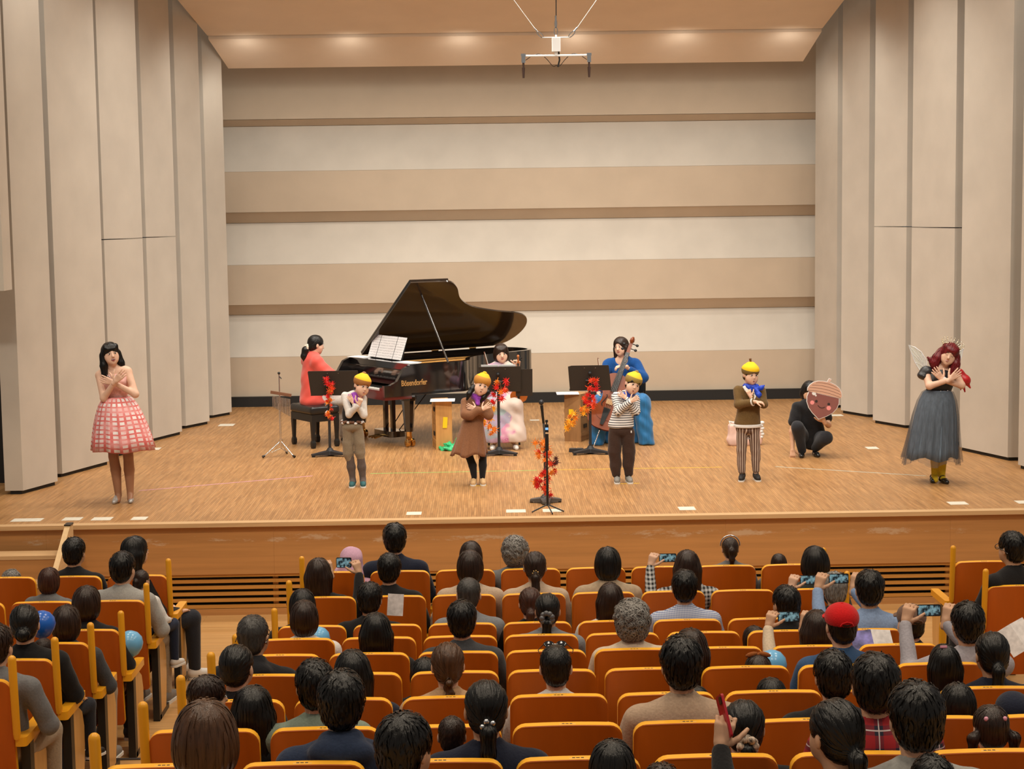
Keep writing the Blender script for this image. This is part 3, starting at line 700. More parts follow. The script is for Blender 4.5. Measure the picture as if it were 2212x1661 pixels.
def aud_body(pose):
    k = ('b', pose)
    if k not in AUDC:
        a = Acc(); V, F = head_mesh(); a.add(V, F, 0, TM((0, .0, 1.115))); a.mb(face_mb('closed'), TM((0, 0, 1.115)))
        o = Org(); o.cap((0, .03, 1.01), (0, .03, .90), .05, .06); o.chain([(0, .03, .90), (0, .02, .72), (0, -.03, .54)], [.095, .09, .10], fy=.7)
        for s, ar in zip((1, -1), ARM[pose]):
            p = [(s*q[0], q[1], q[2]) for q in ar]; o.chain(p, [.035, .032, .023]); o.chain([(s*.08, -.05, .53), (s*.10, -.45, .50), (s*.10, -.44, .07)], [.06, .045, .03])
        V, F = o.mesh(.013); a.add(V, F)
        for s, ar in zip((1, -1), ARM[pose]):
            w_ = (s*ar[2][0], ar[2][1], ar[2][2]); h = Org()
            if pose == 'rest' or (pose == 'phone1' and s < 0): hand_org(h, w_, (-s*.5, -.85, -.05), (0, .05, -1), (-s, 0, 0), 1, (20, 30, 20))
            elif ar[2][0] > 0: hand_org(h, w_, (-s*.30, -.10, 1), (-s*.6, -.9, 0), (-s*.9, .6, .1), 1, (40, 45, 25), 3)
            else: hand_org(h, w_, (s*.30, -.10, 1), (s*.6, -.9, 0), (s*.9, .6, .1), 1, (40, 45, 25), 3)
            V, F = h.mesh(.0055); a.add(V, F)
        AUDC[k] = a.mesh('body')
    return AUDC[k]
def aud_top(pose, hood):
    k = ('t', pose, hood)
    if k not in AUDC:
        o = Org(); o.chain([(0, -.03, .52), (0, .0, .70), (0, .03, .84)], [.155, .148, .168], k=.03, fy=.66)
        for s in (1, -1): o.cap((0, .03, .915), (s*.155, .03, .895), .062, .064, k=.04)
        o.cap((0, .035, .92), (0, .028, .985), .072, .058, k=.03)
        for s, ar in zip((1, -1), ARM[pose]):
            p = [V3(s*q[0], q[1], q[2]) for q in ar]; o.chain([p[0], p[1], p[1]*.06+p[2]*.94], [.062, .052, .036], k=.025)
        if hood: o.ell((0, .10, .955), (.125, .062, .06), k=.03); o.ell((0, .055, 1.0), (.085, .06, .035), k=.02); o.ell((0, -.02, 1.02), (.06, .09, .06), k=.01, sub=True)
        o.ell((0, -.01, 1.04), (.058, .075, .07), k=.01, sub=True)
        o.mods.append(lambda X, Y, Zc: .0022*np.sin(38*Zc+9*X)*np.sin(30*X+14*Y))
        V, F = o.mesh(.011); AUDC[k] = Acc().add(V, F).mesh('top')
    return AUDC[k]
def aud_legs():
    if 'legs' not in AUDC:
        o = Org(); o.ell((0, -.03, .53), (.175, .13, .10), k=.03)
        for s in (1, -1): o.chain([(s*.085, -.05, .53), (s*.105, -.43, .515), (s*.105, -.44, .10)], [.088, .070, .050], k=.02)
        V, F = o.mesh(.014); AUDC['legs'] = Acc().add(V, F).mesh('trousers')
        a = Org()
        a.cap((.105, -.42, .055), (.11, -.575, .035), .045, .036, k=.02); a.cap((.105, -.44, .06), (.105, -.44, .10), .045, .043)
        V, F = a.mesh(.009); b = Acc().add(V, F); mb = MB(); mb.prism([(x+.108, y-.49) for x, y in rrect(-.045, .045, -.125, .11, .04)], .0, .022); b.mb(mb, None, 1); AUDC['shoe'] = b.mesh('shoe', 50)
    return AUDC['legs'], AUDC['shoe']
def cap_mesh(brim_back):
    o = Org(); o.ell((0, .012, .052), (.092, .108, .080), k=.02); o.box((0, 0, -.055), (.3, .3, .075), None, .01, .01, True)
    V, F = o.mesh(.006); a = Acc().add(V, F); mb = MB()
    pts = [(.082*math.cos(t), -.075-.085*abs(math.sin(t))) for t in [math.pi*i/12 for i in range(13)]]; mb.prism(pts, .024, .030); a.mb(mb)
    mb = MB(); mb.ball((0, .012, .131), (.008, .008, .005), 8, 6); a.mb(mb)
    mb = MB(); mb.tube([(-.035, .112, .034), (-.026, .119, .050), (0, .121, .058), (.026, .119, .050), (.035, .112, .034)], .004, 6); a.mb(mb)
    mb = MB(); mb.ball((0, .108, .040), (.030, .012, .013), 10, 6); a.mb(mb, None, 1)
    return a.mesh('cap', 60)
# ------------------------------------------------------------------ things on the stage
m_gloss = mat('piano_black_lacquer', (.008, .007, .007), .10, spec=.6, coat=1)
m_lidin = mat('lid_inside_lacquer', (.030, .021, .015), .16, spec=.5, coat=.8)
m_brass = mat('polished_brass', (.80, .52, .20), .18, 1); m_chrome = mat('chrome', (.75, .75, .76), .15, 1)
m_goldpl = mat('gold_iron_plate', (.52, .27, .07), .3, .7); m_amber = grain_mat('amber_soundboard', (.42, .17, .03), .15, (2, 20, 20), .25, .5)
m_ivory = mat('white_keys', (.80, .78, .72), .25); m_ebony = mat('black_keys', (.01, .01, .01), .25)
m_redrefl = mat('red_reflection_lacquer', (.10, .012, .010), .25, coat=.5)  # dark red of a reflection painted into the keyboard parts
m_paper = mat('white_paper', (.80, .79, .78), .8)
def staff_mat():
    m, nt, b = nodes_of('sheet_music_print'); L = nt.links; tc = N(nt, 'TexCoord'); sp = N(nt, 'SeparateXYZ'); L.new(tc.outputs['Object'], sp.inputs[0])
    q = N(nt, 'Math', _operation='PINGPONG'); q.inputs[1].default_value = .0165; L.new(sp.outputs[1], q.inputs[0])
    lt = N(nt, 'Math', _operation='LESS_THAN'); lt.inputs[1].default_value = .0075; L.new(q.outputs[0], lt.inputs[0])
    n = N(nt, 'TexNoise', Scale=60.0, Detail=2.0); L.new(tc.outputs['Object'], n.inputs['Vector']); g = N(nt, 'Math', _operation='GREATER_THAN'); g.inputs[1].default_value = .46; L.new(n.outputs[0], g.inputs[0])
    mu = N(nt, 'Math', _operation='MULTIPLY'); L.new(lt.outputs[0], mu.inputs[0]); L.new(g.outputs[0], mu.inputs[1]); m2 = N(nt, 'Math', _operation='MULTIPLY'); m2.inputs[1].default_value = .38; L.new(mu.outputs[0], m2.inputs[0])
    mx = N(nt, 'Mix', _data_type='RGBA'); mx.inputs[6].default_value = (.80, .79, .79, 1); mx.inputs[7].default_value = (.15, .15, .17, 1); L.new(m2.outputs[0], mx.inputs[0]); L.new(mx.outputs[2], b.inputs['Base Color']); b.inputs['Roughness'].default_value = .8; return m
m_score = staff_mat()
def catmull(pts, n=8):
    out = []
    for i in range(len(pts)-1):
        p = [Vector(pts[max(0, min(len(pts)-1, i+k))]) for k in (-1, 0, 1, 2)]
        for j in range(n):
            t = j/n; out.append(.5*((2*p[1])+(-p[0]+p[2])*t+(2*p[0]-5*p[1]+4*p[2]-p[3])*t*t+(-p[0]+3*p[1]-3*p[2]+p[3])*t**3))
    out.append(Vector(pts[-1])); return out
# --- grand piano
pn = thing('grand_piano', 'glossy black concert grand piano with raised lid and gold lettering on its side', 'piano', (-1.685, 21.575, 0), R(33))
bent = [(1.0, -.80), (1.16, -.79), (1.32, -.66), (1.50, -.40), (1.78, -.20), (2.2, -.07), (2.55, .0), (2.78, .10), (2.90, .30), (2.90, .52), (2.80, .71), (2.62, .80)]
bent = [(p.x, p.y) for p in catmull([(x, y, 0) for x, y in bent], 5)]
rim = [(0, -.80), (.08, -.8), (.18, -.8), (.28, -.80), (.38, -.80), (.6, -.80), (.8, -.8)]+bent+[(2.0, .80), (1.2, .80), (.6, .80), (.38, .80), (.28, .8), (.18, .8), (.08, .8), (0, .80)]
def zt(x): t = max(0, min(1, (x-.12)/.22)); return .80+.24*t*t*(3-2*t)
mb = MB(); n = len(rim); th = .055
for i, (x, y) in enumerate(rim):
    a = Vector(rim[max(0, i-1)]); b = Vector(rim[min(n-1, i+1)]); d = (b-a).normalized(); nn = Vector((-d.y, d.x)); p = Vector((x, y)); q = p+nn*th; z = zt(x)
    mb.v += [(p.x, p.y, .66), (p.x, p.y, z), (q.x, q.y, z), (q.x, q.y, .66)]
for i in range(n-1):
    for k in range(4): mb.f.append((4*i+k, 4*(i+1)+k, 4*(i+1)+(k+1) % 4, 4*i+(k+1) % 4)); mb.m.append(0)
mb.f += [(3, 2, 1, 0), (4*n-4, 4*n-3, 4*n-2, 4*n-1)]; mb.m += [0, 0]
mb.build('case_rim', m_gloss, pn, 40)
inner = [(x, y) for x, y in rim if x >= .38]
mb = MB(); mb.prism(inner, .665, .69); mb.build('bottom_boards', m_black, pn)
mb = MB(); mb.prism([(.5+(x-.5)*.965, y*.93) for x, y in inner if x >= .5], .84, .85); mb.build('soundboard', m_amber, pn)
mb = MB(); mb.prism([(.55+(x-.55)*.93, y*.90+.01) for x, y in inner if x >= .55], .90, .915)
for k in range(4): mb.tube([(.62, -.5+.36*k, .945), (1.5+.32*k, -.12+.22*k, .945)], .018, 6)
mb.build('iron_plate', m_goldpl, pn, 40)
mb = MB()
for k in range(60): yy = -.70+1.38*k/59; mb.tube([(.66, yy, .94), (.66+(.62+1.5*(k/59)**1.1), yy*.55+.22, .94)], .0016, 4)
mb.build('strings', m_chrome, pn)
MB().box((.47, 0, 1.0), (.18, 1.49, .08)).build('cross_block', m_gloss, pn)
MB().box((.375, 0, .86), (.025, 1.49, .20), Matrix.Rotation(R(-10), 3, 'Y')).build('fallboard', m_gloss, pn)
MB().box((.20, 0, .665), (.38, 1.58, .09)).build('key_bed', m_redrefl, pn)
MB().box((.02, 0, .715), (.03, 1.49, .035)).build('key_slip', m_redrefl, pn)
for s in (-1, 1): MB().box((.17, s*.69, .735), (.30, .10, .06)).build('key_block', m_redrefl, pn)
mb = MB()
for k in range(52): mb.box((.12, -.625+1.25*(k+.5)/52, .738), (.16, 1.25/52-.0012, .02))
mb.build('white_keys', m_ivory, pn)
mb = MB()
for k in range(51):
    if k % 7 not in (1, 4): mb.box((.15, -.625+1.25*(k+1)/52, .754), (.10, .011, .014))
mb.build('black_keys', m_ebony, pn)
# lid (hinged on the bass side) and its front flap folded back over it
LA = -37; hinge = Matrix.Translation((0, .80, 1.05)) @ Matrix.Rotation(R(LA), 4, 'X') @ Matrix.Translation((0, -.80, -1.05))
lo_ = [(.58, -.82), (1.0, -.82)]+[(x+.01, y-.015) for x, y in bent[1:]]+[(1.5, .80), (.58, .80)]
mb = MB(); mb.prism(lo_, 1.05, 1.072, hinge); lid = mb.build('lid', [m_lidin], pn, 40)
mb = MB(); mb.prism([(.58, -.82), (1.14, -.82), (1.14, .80), (.58, .80)], 1.078, 1.10, hinge); mb.build('lid_flap', m_gloss, pn)
mb = MB(); top = hinge @ Vector((.86, -.55, 1.045)); mb.tube([(.95, -.755, 1.02), top], .014, 8); mb.build('lid_prop', m_gloss, pn, 60)
for x in (.9, 1.7, 2.3):
    mb = MB(); mb.tube([(x-.05, .80, 1.05), (x+.05, .80, 1.05)], .012, 8); mb.build('hinge', m_brass, pn, 60)
# music desk
dk = Matrix.Translation((.55, .12, 1.04)) @ Matrix.Rotation(R(-68), 4, 'Y')
mb = MB(); mb.prism([(.0, -.40), (.24, -.36), (.24, .36), (.0, .40)], -.012, 0, dk); mb.build('music_desk', m_gloss, pn)
for k, (lx, ly) in enumerate(((.45, -.60), (.45, .60), (2.62, .36))):
    lg = MB(); T = Matrix.Translation((lx, ly, 0))
    def sq(w0, z0, w1, z1, mbx):
        p0 = [(a*w0, b*w0, z0) for a, b in ((-1, -.35), (-.35, -1), (.35, -1), (1, -.35), (1, .35), (.35, 1), (-.35, 1), (-1, .35))]; p1 = [(a*w1, b*w1, z1) for a, b in ((-1, -.35), (-.35, -1), (.35, -1), (1, -.35), (1, .35), (.35, 1), (-.35, 1), (-1, .35))]
        mbx.add([T @ Vector(p) for p in p0+p1], [(i, (i+1) % 8, 8+(i+1) % 8, 8+i) for i in range(8)]+[tuple(range(7, -1, -1)), tuple(range(8, 16))])
    sq(.052, .19, .082, .58, lg); sq(.10, .58, .10, .66, lg); g = lg.build('leg', m_gloss, pn)
    f2 = MB(); sq(.036, .13, .036, .19, f2); f2.build('ferrule', m_brass, g)
    for s in (-1, 1):
        cw = MB(); cw.lathe([(.001, -.022), (.042, -.022), (.052, -.014), (.052, .014), (.042, .022), (.001, .022)], 18, (lx+s*.034, ly-.02, .053), 0, Matrix.Rotation(R(90), 3, 'Y')); cw.build('caster', m_brass, g, 40)
    MB().box((lx, ly, .105), (.06, .05, .06)).build('caster_fork', m_brass, g)
ly = MB(); ly.box((.50, .06, .38), (.05, .05, .58)); ly.box((.50, -.12, .38), (.05, .05, .58)); l0 = ly.build('lyre', m_gloss, pn)
mb = MB(); mb.prism(rrect(.38, .62, -.26, .20, .06), .08, .155); mb.build('lyre_box', m_gloss, l0, 40)
for k in range(3):
    mb = MB(); mb.tube([(.40, -.10+.075*k, .10), (.30, -.10+.075*k, .085), (.24, -.10+.075*k, .075)], [.006, .010, .014], 8); mb.build('pedal', m_brass, l0, 60)
for s in (-1, 1): 
    mb = MB(); mb.tube([(.56, -.03+s*.10, .13), (1.02, -.03+s*.16, .66)], .007, 6); mb.build('brace_rod', m_bkm, l0, 60)
def text_mesh(body, size, depth=.002):
    c = bpy.data.curves.new('lettering', 'FONT'); c.body = body; c.size = size; c.extrude = depth; c.align_x = 'LEFT'; c.resolution_u = 3; c.offset = .0022
    o = bpy.data.objects.new('lettering_tmp', c); COL.objects.link(o); bpy.context.view_layer.update()
    me = bpy.data.meshes.new_from_object(o.evaluated_get(bpy.context.evaluated_depsgraph_get())); bpy.data.objects.remove(o); return me
m_letter = mat('gold_leaf', (.62, .36, .13), .35, .6)
tx = link('lettering', text_mesh('Bösendorfer', .098), m_letter, pn, (.235, -.8025, .785)); tx.rotation_euler = (R(90), 0, 0); tx.scale = (.74, 1, 1)
# sheet music on the desk and loose scores on the case
Rp = Matrix.Rotation(R(33), 4, 'Z'); PW = Matrix.Translation((-1.685, 21.575, 0)) @ Rp
sm = thing('sheet_music', 'row of white sheet music pages standing on the piano desk', 'sheet music', PW @ Vector((.53, .13, 1.052)), R(33))
for k in range(4):
    mb = MB(); y0 = .42-.21*k; bow = .004
    mb.prism([(0, 0), (.205, 0), (.205, .297), (0, .297)], -.0012, .0012); me = mb.mesh('page'); o = link('page', me, m_score, sm)
    o.matrix_local = Matrix.Translation((0, y0, .0)) @ Matrix.Rotation(R(20), 4, 'Y') @ Matrix.Rotation(R(-90+(k % 2-.5)*3), 4, 'Z') @ Matrix.Rotation(R(90), 4, 'X')
for lx, ly_, ang, lb in ((.46, .62, 12, 'open white score lying on the far end of the piano case'), (.50, -.52, 8, 'flat white score lying on the near end of the piano case')):
    p = PW @ Vector((lx, ly_, 1.0405)); mb = MB(); mb.prism(rrect(-.10, .10, -.15, .15, .002), 0, .008); o = mb.build('score', m_paper); o.location = p; o.rotation_euler = (0, 0, R(33+ang)); tag(o, lb, 'sheet music')
# --- piano bench
bn = thing('piano_bench', 'black tufted leather piano bench with round adjusting knob', 'bench', (-2.17, 21.58, 0), R(33))
m_leath = mat('black_leather', (.016, .015, .015), .32, spec=.5, bump=(60, .15))
o = Org(); o.box((0, 0, .47), (.205, .30, .055), None, .04, .01)
o.mods.append(lambda X, Y, Zc: np.where(Zc > .47, .010*(np.exp(-((np.mod(X+.205, .136)-.068)**2+(np.mod(Y+.30, .15)-.075)**2)/.0006)), 0))
V, F = o.mesh(.010); link('cushion', Acc().add(V, F).mesh('cushion'), m_leath, bn)
MB().box((0, 0, .375), (.38, .57, .09)).build('apron', m_bkm, bn)
for sx in (-1, 1):
    for sy in (-1, 1):
        mb = MB(); c = (sx*.165, sy*.26)
        for (w0, z0, w1, z1) in ((.018, .10, .026, .335), (.026, .03, .026, .07), (.026, .07, .018, .10), (.020, 0, .026, .03)):
            p = [(c[0]+a*w0, c[1]+b*w0, z0) for a, b in ((-1, -1), (1, -1), (1, 1), (-1, 1))]+[(c[0]+a*w1, c[1]+b*w1, z1) for a, b in ((-1, -1), (1, -1), (1, 1), (-1, 1))]
            mb.add(p, [(i, (i+1) % 4, 4+(i+1) % 4, 4+i) for i in range(4)]+[(3, 2, 1, 0), (4, 5, 6, 7)])
        mb.build('leg', m_bkm, bn)
mb = MB(); mb.lathe([(.001, 0), (.034, 0), (.036, .006), (.036, .022), (.030, .028), (.001, .028)], 18, (.02, -.285, .43), 0, Matrix.Rotation(R(90), 3, 'X')); mb.build('knob', m_chrome, bn, 40)
# --- music stands
m_stand = mat('music_stand_black', (.028, .024, .021), .55, noise=(120, .1)); m_iron = mat('cast_base_black', (.022, .023, .026), .5)
def music_stand(x, y, label, wd, top, bot, rz=0, off=0, tilt=16, skew=0):
    t = thing('music_stand', label, 'music stand', (x, y, 0), R(rz), 'black music stands'); h = top-bot; zc = (top+bot)/2
    mb = MB(); M = Matrix.Translation((off, 0, zc)) @ Matrix.Rotation(R(tilt), 4, 'X') @ XZ.to_4x4()
    mb.prism([(-wd/2+skew+.008, h/2), (-wd/2, h/2-.012), (-wd/2+.025, -h/2), (wd/2, -h/2), (wd/2-skew, h/2-.012), (wd/2-skew-.008, h/2)], -.003, .003, M); d = mb.build('desk', m_stand, t)
    mb = MB(); T = Matrix.Translation((off, 0, zc)) @ Matrix.Rotation(R(tilt), 4, 'X'); mb.prism([(-wd/2+.02, .0), (wd/2, .0), (wd/2, .055), (-wd/2+.02, .055)], -h/2-.002, -h/2+.002, T); mb.build('lip', m_stand, d)
    for s in (-1, 1): mb = MB(); mb.ball(T @ Vector((s*.065, -.004, h/2-.03)), .004, 8, 6); mb.build('rivet', m_chrome, d)
    mb = MB(); mb.tube([(0, 0, .07), (0, 0, zc-.16)], .0165, 12); mb.tube([(0, 0, zc-.16), (0, 0, zc-.02)], .012, 10); mb.build('pole', m_iron, t, 50)
    mb = MB(); mb.tube([(-.05, -.02, zc-.03), (.05, -.02, zc-.03)], .013, 8); mb.ball((0, -.03, zc+.06), .022, 10, 8); mb.build('clamp', m_iron, t, 50)
    b = MB(); b.lathe([(.001, .02), (.06, .02), (.05, .06), (.025, .10), (.001, .10)], 16)
    for a in (205, 335, 90):
        d_ = Vector((math.cos(R(a)), math.sin(R(a)), 0)); n_ = Vector((-d_.y, d_.x, 0))
        p = [d_*.03+n_*.05, d_*.23+n_*.028, d_*.23-n_*.028, d_*.03-n_*.05]
        b.add([q+Vector((0, 0, .018)) for q in p[:1]+p[1:]]+[p[0]+Vector((0, 0, .065)), p[1]+Vector((0, 0, .035)), p[2]+Vector((0, 0, .035)), p[3]+Vector((0, 0, .065))], [(3, 2, 1, 0), (4, 5, 6, 7), (0, 1, 5, 4), (1, 2, 6, 5), (2, 3, 7, 6), (3, 0, 4, 7)])
        b.box(d_*.21+Vector((0, 0, .01)), (.04, .04, .02))
    b.build('base', m_iron, t)
    return t
music_stand(-1.90, 20.6, 'black music stand at the piano with red leaves, behind the boy in the purple scarf', .60, 1.035, .72, 0, .06)
music_stand(.13, 20.45, 'wide black music stand in front of the seated violinist', .50, 1.07, .75, 0, .02)
music_stand(1.22, 20.43, 'black music stand in front of the cellist with yellow and red leaves', .52, 1.07, .75, 0, .0, 16, .035)
mb = MB(); M = Matrix.Translation((.44, 20.5, .86)) @ Matrix.Rotation(R(14), 4, 'X') @ XZ.to_4x4(); mb.prism([(-.10, -.17), (.10, -.17), (.10, .17), (-.10, .17)], -.003, .003, M); mb.prism([(-.48, -.10), (-.10, -.10), (-.10, .15), (-.48, .15)], .016, .020, M); tag(mb.build('music_folder', m_stand), 'black folder board standing on the violinist\'s music stand', 'folder')
for x0, x1, lb in ((-.07, .13, 'left page of white music on the violinist\'s stand'), (.14, .34, 'right page of white music on the violinist\'s stand')):
    mb = MB(); mb.prism([(x0, 0), (x1, 0), (x1, .295), (x0, .295)], 0, .004, Matrix.Translation((0, 20.53, .80)) @ Matrix.Rotation(R(16), 4, 'X') @ Matrix.Rotation(R(90), 4, 'X')); tag(mb.build('score', m_paper), lb, 'sheet music')
# --- maple leaf garlands
def maple():
    mb = MB(); tips = [(0, .050), (35, .046), (72, .040), (115, .028)]; pts = []
    an = [(-115, .028), (-72, .040), (-35, .046)]+tips; an = sorted(an)
    for i, (a, r) in enumerate(an):
        pts.append((a, r))
        if i < len(an)-1: pts.append(((a+an[i+1][0])/2, .015))
    ring = [(r*math.sin(R(a)), r*math.cos(R(a)), (.008 if r > .02 else -.003)) for a, r in pts]+[(.004, -.012, 0), (.002, -.040, -.006), (-.002, -.040, -.006), (-.004, -.012, 0)]
    m = len(ring); vs = [(0, 0, .002)]+ring+[(0, 0, -.0005)]+[(x, y, z-.0014) for x, y, z in ring]
    fs = [(0, 1+(i+1) % m, 1+i) for i in range(m)]+[(m+1, m+2+i, m+2+(i+1) % m) for i in range(m)]+[(1+i, 1+(i+1) % m, m+2+(i+1) % m, m+2+i) for i in range(m)]
    mb.add(vs, fs); return mb.mesh('leaf')
LEAF = maple(); LC = [mat('leaf_red', (.62, .015, .012), .5), mat('leaf_scarlet', (.75, .06, .015), .5), mat('leaf_orange', (.80, .22, .02), .5), mat('leaf_amber', (.85, .38, .02), .5), mat('leaf_brown', (.10, .03, .025), .6)]
m_stem = mat('stem_brown', (.12, .06, .03), .7)
def garland(label, path, cols, n, seed, spread=.05, size=1.0):
    t = thing('leaf_garland', label, 'garland', path[0]); rg = random.Random(seed); p0 = Vector(path[0]); P = catmull(path, 6)
    mb = MB(); mb.tube([p-p0 for p in P], .004, 6); mb.build('stem', m_stem, t, 60)
    for k in range(n):
        f = (k+.5)/n*(len(P)-1); i = int(f); p = P[i].lerp(P[min(i+1, len(P)-1)], f-i)
        q = p+Vector((rg.uniform(-spread, spread), rg.uniform(-.05, -.01), rg.uniform(-spread*.6, spread*.6)))-p0
        ci = cols(k/n, rg); o = link('leaf', LEAF, LC[ci], t, q); o.rotation_euler = (R(90+rg.uniform(-35, 35)), R(rg.uniform(-35, 35)), R(rg.uniform(-30, 30))); o.rotation_euler.rotate_axis('Z', rg.uniform(0, 6.28))
        s = size*rg.uniform(.8, 1.25); o.scale = (s, s, s)
    return t
garland('red maple leaves trailing down the pole of the piano music stand', [(-1.90, 20.56, .93), (-1.87, 20.53, .85), (-1.89, 20.54, .70), (-1.88, 20.54, .45)], lambda f, g: 0 if f < .3 else g.choice((0, 1, 1, 2)), 26, 1, .03, 1.05)
garland('red and orange maple leaves on the violinist\'s music stand', [(.16, 20.38, .90), (.15, 20.36, .76), (.08, 20.36, .62), (.02, 20.36, .42), (.0, 20.36, .30)], lambda f, g: g.choice((0, 0, 1, 2)) if f < .5 else g.choice((2, 2, 3)), 30, 2, .075, 1.25)
garland('red to yellow maple leaves on the cellist\'s music stand', [(1.26, 20.36, .90), (1.20, 20.34, .74), (1.22, 20.34, .60), (1.10, 20.34, .55), (1.00, 20.34, .42), (.97, 20.34, .32)], lambda f, g: g.choice((0, 0, 1)) if f < .5 else g.choice((2, 3, 3)), 40, 3, .07, 1.15)
garland('red and orange maple leaves wound around the microphone stand', [(.50, 17.0, .62), (.55, 16.98, .50), (.62, 16.98, .42), (.56, 16.98, .30), (.50, 16.98, .22), (.56, 16.98, .10)], lambda f, g: 2 if f < .15 else g.choice((0, 0, 1, 1, 2, 2)) if abs(f-.35) > .04 else 4, 40, 4, .065, 1.1)
# --- wooden box stacks used as side tables
m_boxw = grain_mat('pale_box_wood', (.56, .29, .09), .22, (16, 16, 1.4), .5); m_boxd = grain_mat('brown_box_wood', (.33, .17, .065), .22, (16, 16, 1.4), .5); m_hole = m_black
m_ytape = mat('yellow_tape', (.90, .62, .01), .6)
def box_unit(x, y, z, m, rz, label, wd=.20, dp=.36, ht=.30):
    t = thing('wooden_box', label, 'box', (x, y, z), R(rz), 'stacked wooden boxes')
    b = MB(); b.box((0, 0, ht/2), (wd-.012, dp-.012, ht-.004)); b.build('body', m, t)
    for s in (-1, 1):
        MB().box((0, s*(dp/2-.006), ht/2), (wd, .012, ht)).build('end_board', m, t)
        MB().box((s*(wd/2+.0005), -.02, ht*.62), (.006, .11, .05)).build('hand_hole', m_hole, t)
        MB().box((s*(wd/2-.002), -.02, ht*.30), (.008, dp-.03, .045)).build('side_rail', m, t)
    return t
box_unit(-.565, 21.17, 0, m_boxw, 9, 'pale wooden box at the bottom of the stack beside the piano leg'); box_unit(-.565, 21.17, .30, m_boxw, 9, 'pale wooden box on top of the stack beside the piano leg')
box_unit(1.14, 21.72, 0, m_boxd, -24, 'brown wooden box at the bottom of the stack by the cellist', .22); box_unit(1.14, 21.72, .30, m_boxd, -24, 'brown wooden box on top of the stack by the cellist', .22)
mb = MB(); mb.prism(rrect(-.17, .13, -.20, .12, .002), 0, .004); o = mb.build('paper_sheet', m_paper); o.location = (-.53, 21.1, .601); tag(o, 'white paper lying on the pale box stack', 'paper')
mb = MB(); mb.prism(rrect(-.18, .10, -.16, .14, .002), 0, .004); o = mb.build('paper_sheet', m_paper); o.location = (1.05, 21.65, .601); tag(o, 'white paper lying on the brown box stack', 'paper')
mb = MB(); mb.box((0, 0, 0), (.055, .002, .135)); o = mb.build('tape_strip', m_ytape); o.location = (-.522, 20.985, .335); o.rotation_euler = (0, R(4), R(9)); tag(o, 'yellow tape strip stuck on the pale boxes', 'tape')
mb = MB(); mb.box((0, 0, 0), (.055, .002, .10)); o = mb.build('tape_strip', m_ytape); o.location = (1.045, 21.548, .36); o.rotation_euler = (0, 0, R(-24)); tag(o, 'yellow tape strip stuck on the brown boxes', 'tape')
# --- bar chimes on a chrome stand
ch = thing('bar_chimes', 'bar chimes with brown wooden bar on a chrome tripod stand', 'chimes', (-2.49, 20.62, 0))
mb = MB(); mb.tube([(0, 0, .12), (0, 0, .62)], .011, 10); mb.tube([(0, 0, .62), (0, 0, .99)], .008, 10); mb.lathe([(.001, .58), (.018, .58), (.018, .64), (.001, .64)], 12); mb.lathe([(.001, .16), (.02, .16), (.02, .21), (.001, .21)], 12); mb.build('pole', m_chrome, ch, 50)
mb = MB(); mb.ball((0, 0, 1.005), .017, 10, 8); mb.tube([(0, 0, .97), (.03, -.01, .94)], .006, 8); mb.build('top_felt', m_bkm, ch, 60)
for a in (212, 318, 80):
    mb = MB(); e = Vector((math.cos(R(a))*.23, math.sin(R(a))*.23, .015)); mb.tube([(0, 0, .19), e], .008, 8); mb.tube([(0, 0, .10), e*.55+Vector((0, 0, .05))], .005, 6); g = mb.build('tripod_leg', m_chrome, ch, 60)
    mb = MB(); mb.tube([e*.93+Vector((0, 0, .013)), e*1.06], [.012, .017], 10); mb.build('rubber_foot', m_bkm, g, 60)
m_chw = grain_mat('chime_bar_wood', (.20, .09, .05), .15, (6, 30, 30), .4)
mb = MB(); mb.box((.02, -.02, .76), (.25, .03, .035), Matrix.Rotation(R(10), 3, 'Y')); br = mb.build('wooden_bar', m_chw, ch)
for k in range(18):
    f = k/17; x = -.08+.205*f; z = .735-(.04*f); L2 = .11+.085*f; mb = MB(); mb.tube([(x, -.02, z), (x, -.02, z-.02-L2)], .0048, 6); mb.build('chime_tube', m_chrome, br, 60)
# --- centre microphone and the little camera on its stick
mc = thing('microphone_stand', 'vocal microphone on a grey stand with cast three-arm base, centre stage', 'microphone', (.565, 17.02, 0))
m_grey = mat('grey_stand_metal', (.12, .115, .11), .4, .5)
mb = MB(); mb.tube([(0, 0, .06), (0, 0, .62)], .016, 12); mb.tube([(0, 0, .62), (-.012, 0, .80)], .011, 10); mb.build('pole', m_grey, mc, 50)
b = MB(); b.lathe([(.001, .02), (.065, .02), (.05, .06), (.03, .085), (.001, .085)], 16)
for a in (170, 10, 270):
    d_ = Vector((math.cos(R(a)), math.sin(R(a)), 0)); n_ = Vector((-d_.y, d_.x, 0)); p = [d_*.03+n_*.06, d_*.155+n_*.035, d_*.155-n_*.035, d_*.03-n_*.06]
    b.add([q+Vector((0, 0, .015)) for q in p]+[q+Vector((0, 0, .055 if i in (0, 3) else .035)) for i, q in enumerate(p)], [(3, 2, 1, 0), (4, 5, 6, 7), (0, 1, 5, 4), (1, 2, 6, 5), (2, 3, 7, 6), (3, 0, 4, 7)]); b.box(d_*.145+Vector((0, 0, .009)), (.03, .03, .018))
b.build('base', m_grey, mc)
mb = MB(); mb.tube([(-.012, 0, .80), (-.02, -.02, .87), (-.03, -.03, .98)], [.013, .013, .016], 12); g = mb.build('microphone_body', m_bkm, mc, 60)
mb = MB(); mb.ball((-.033, -.034, 1.01), (.025, .025, .028), 14, 10); mb.build('grille', mat('dark_mesh', (.05, .05, .055), .45, .6), g, 90)
cs = thing('selfie_tripod', 'slim black selfie stick tripod with a tiny camera in front of the microphone', 'tripod', (.565, 16.48, 0))
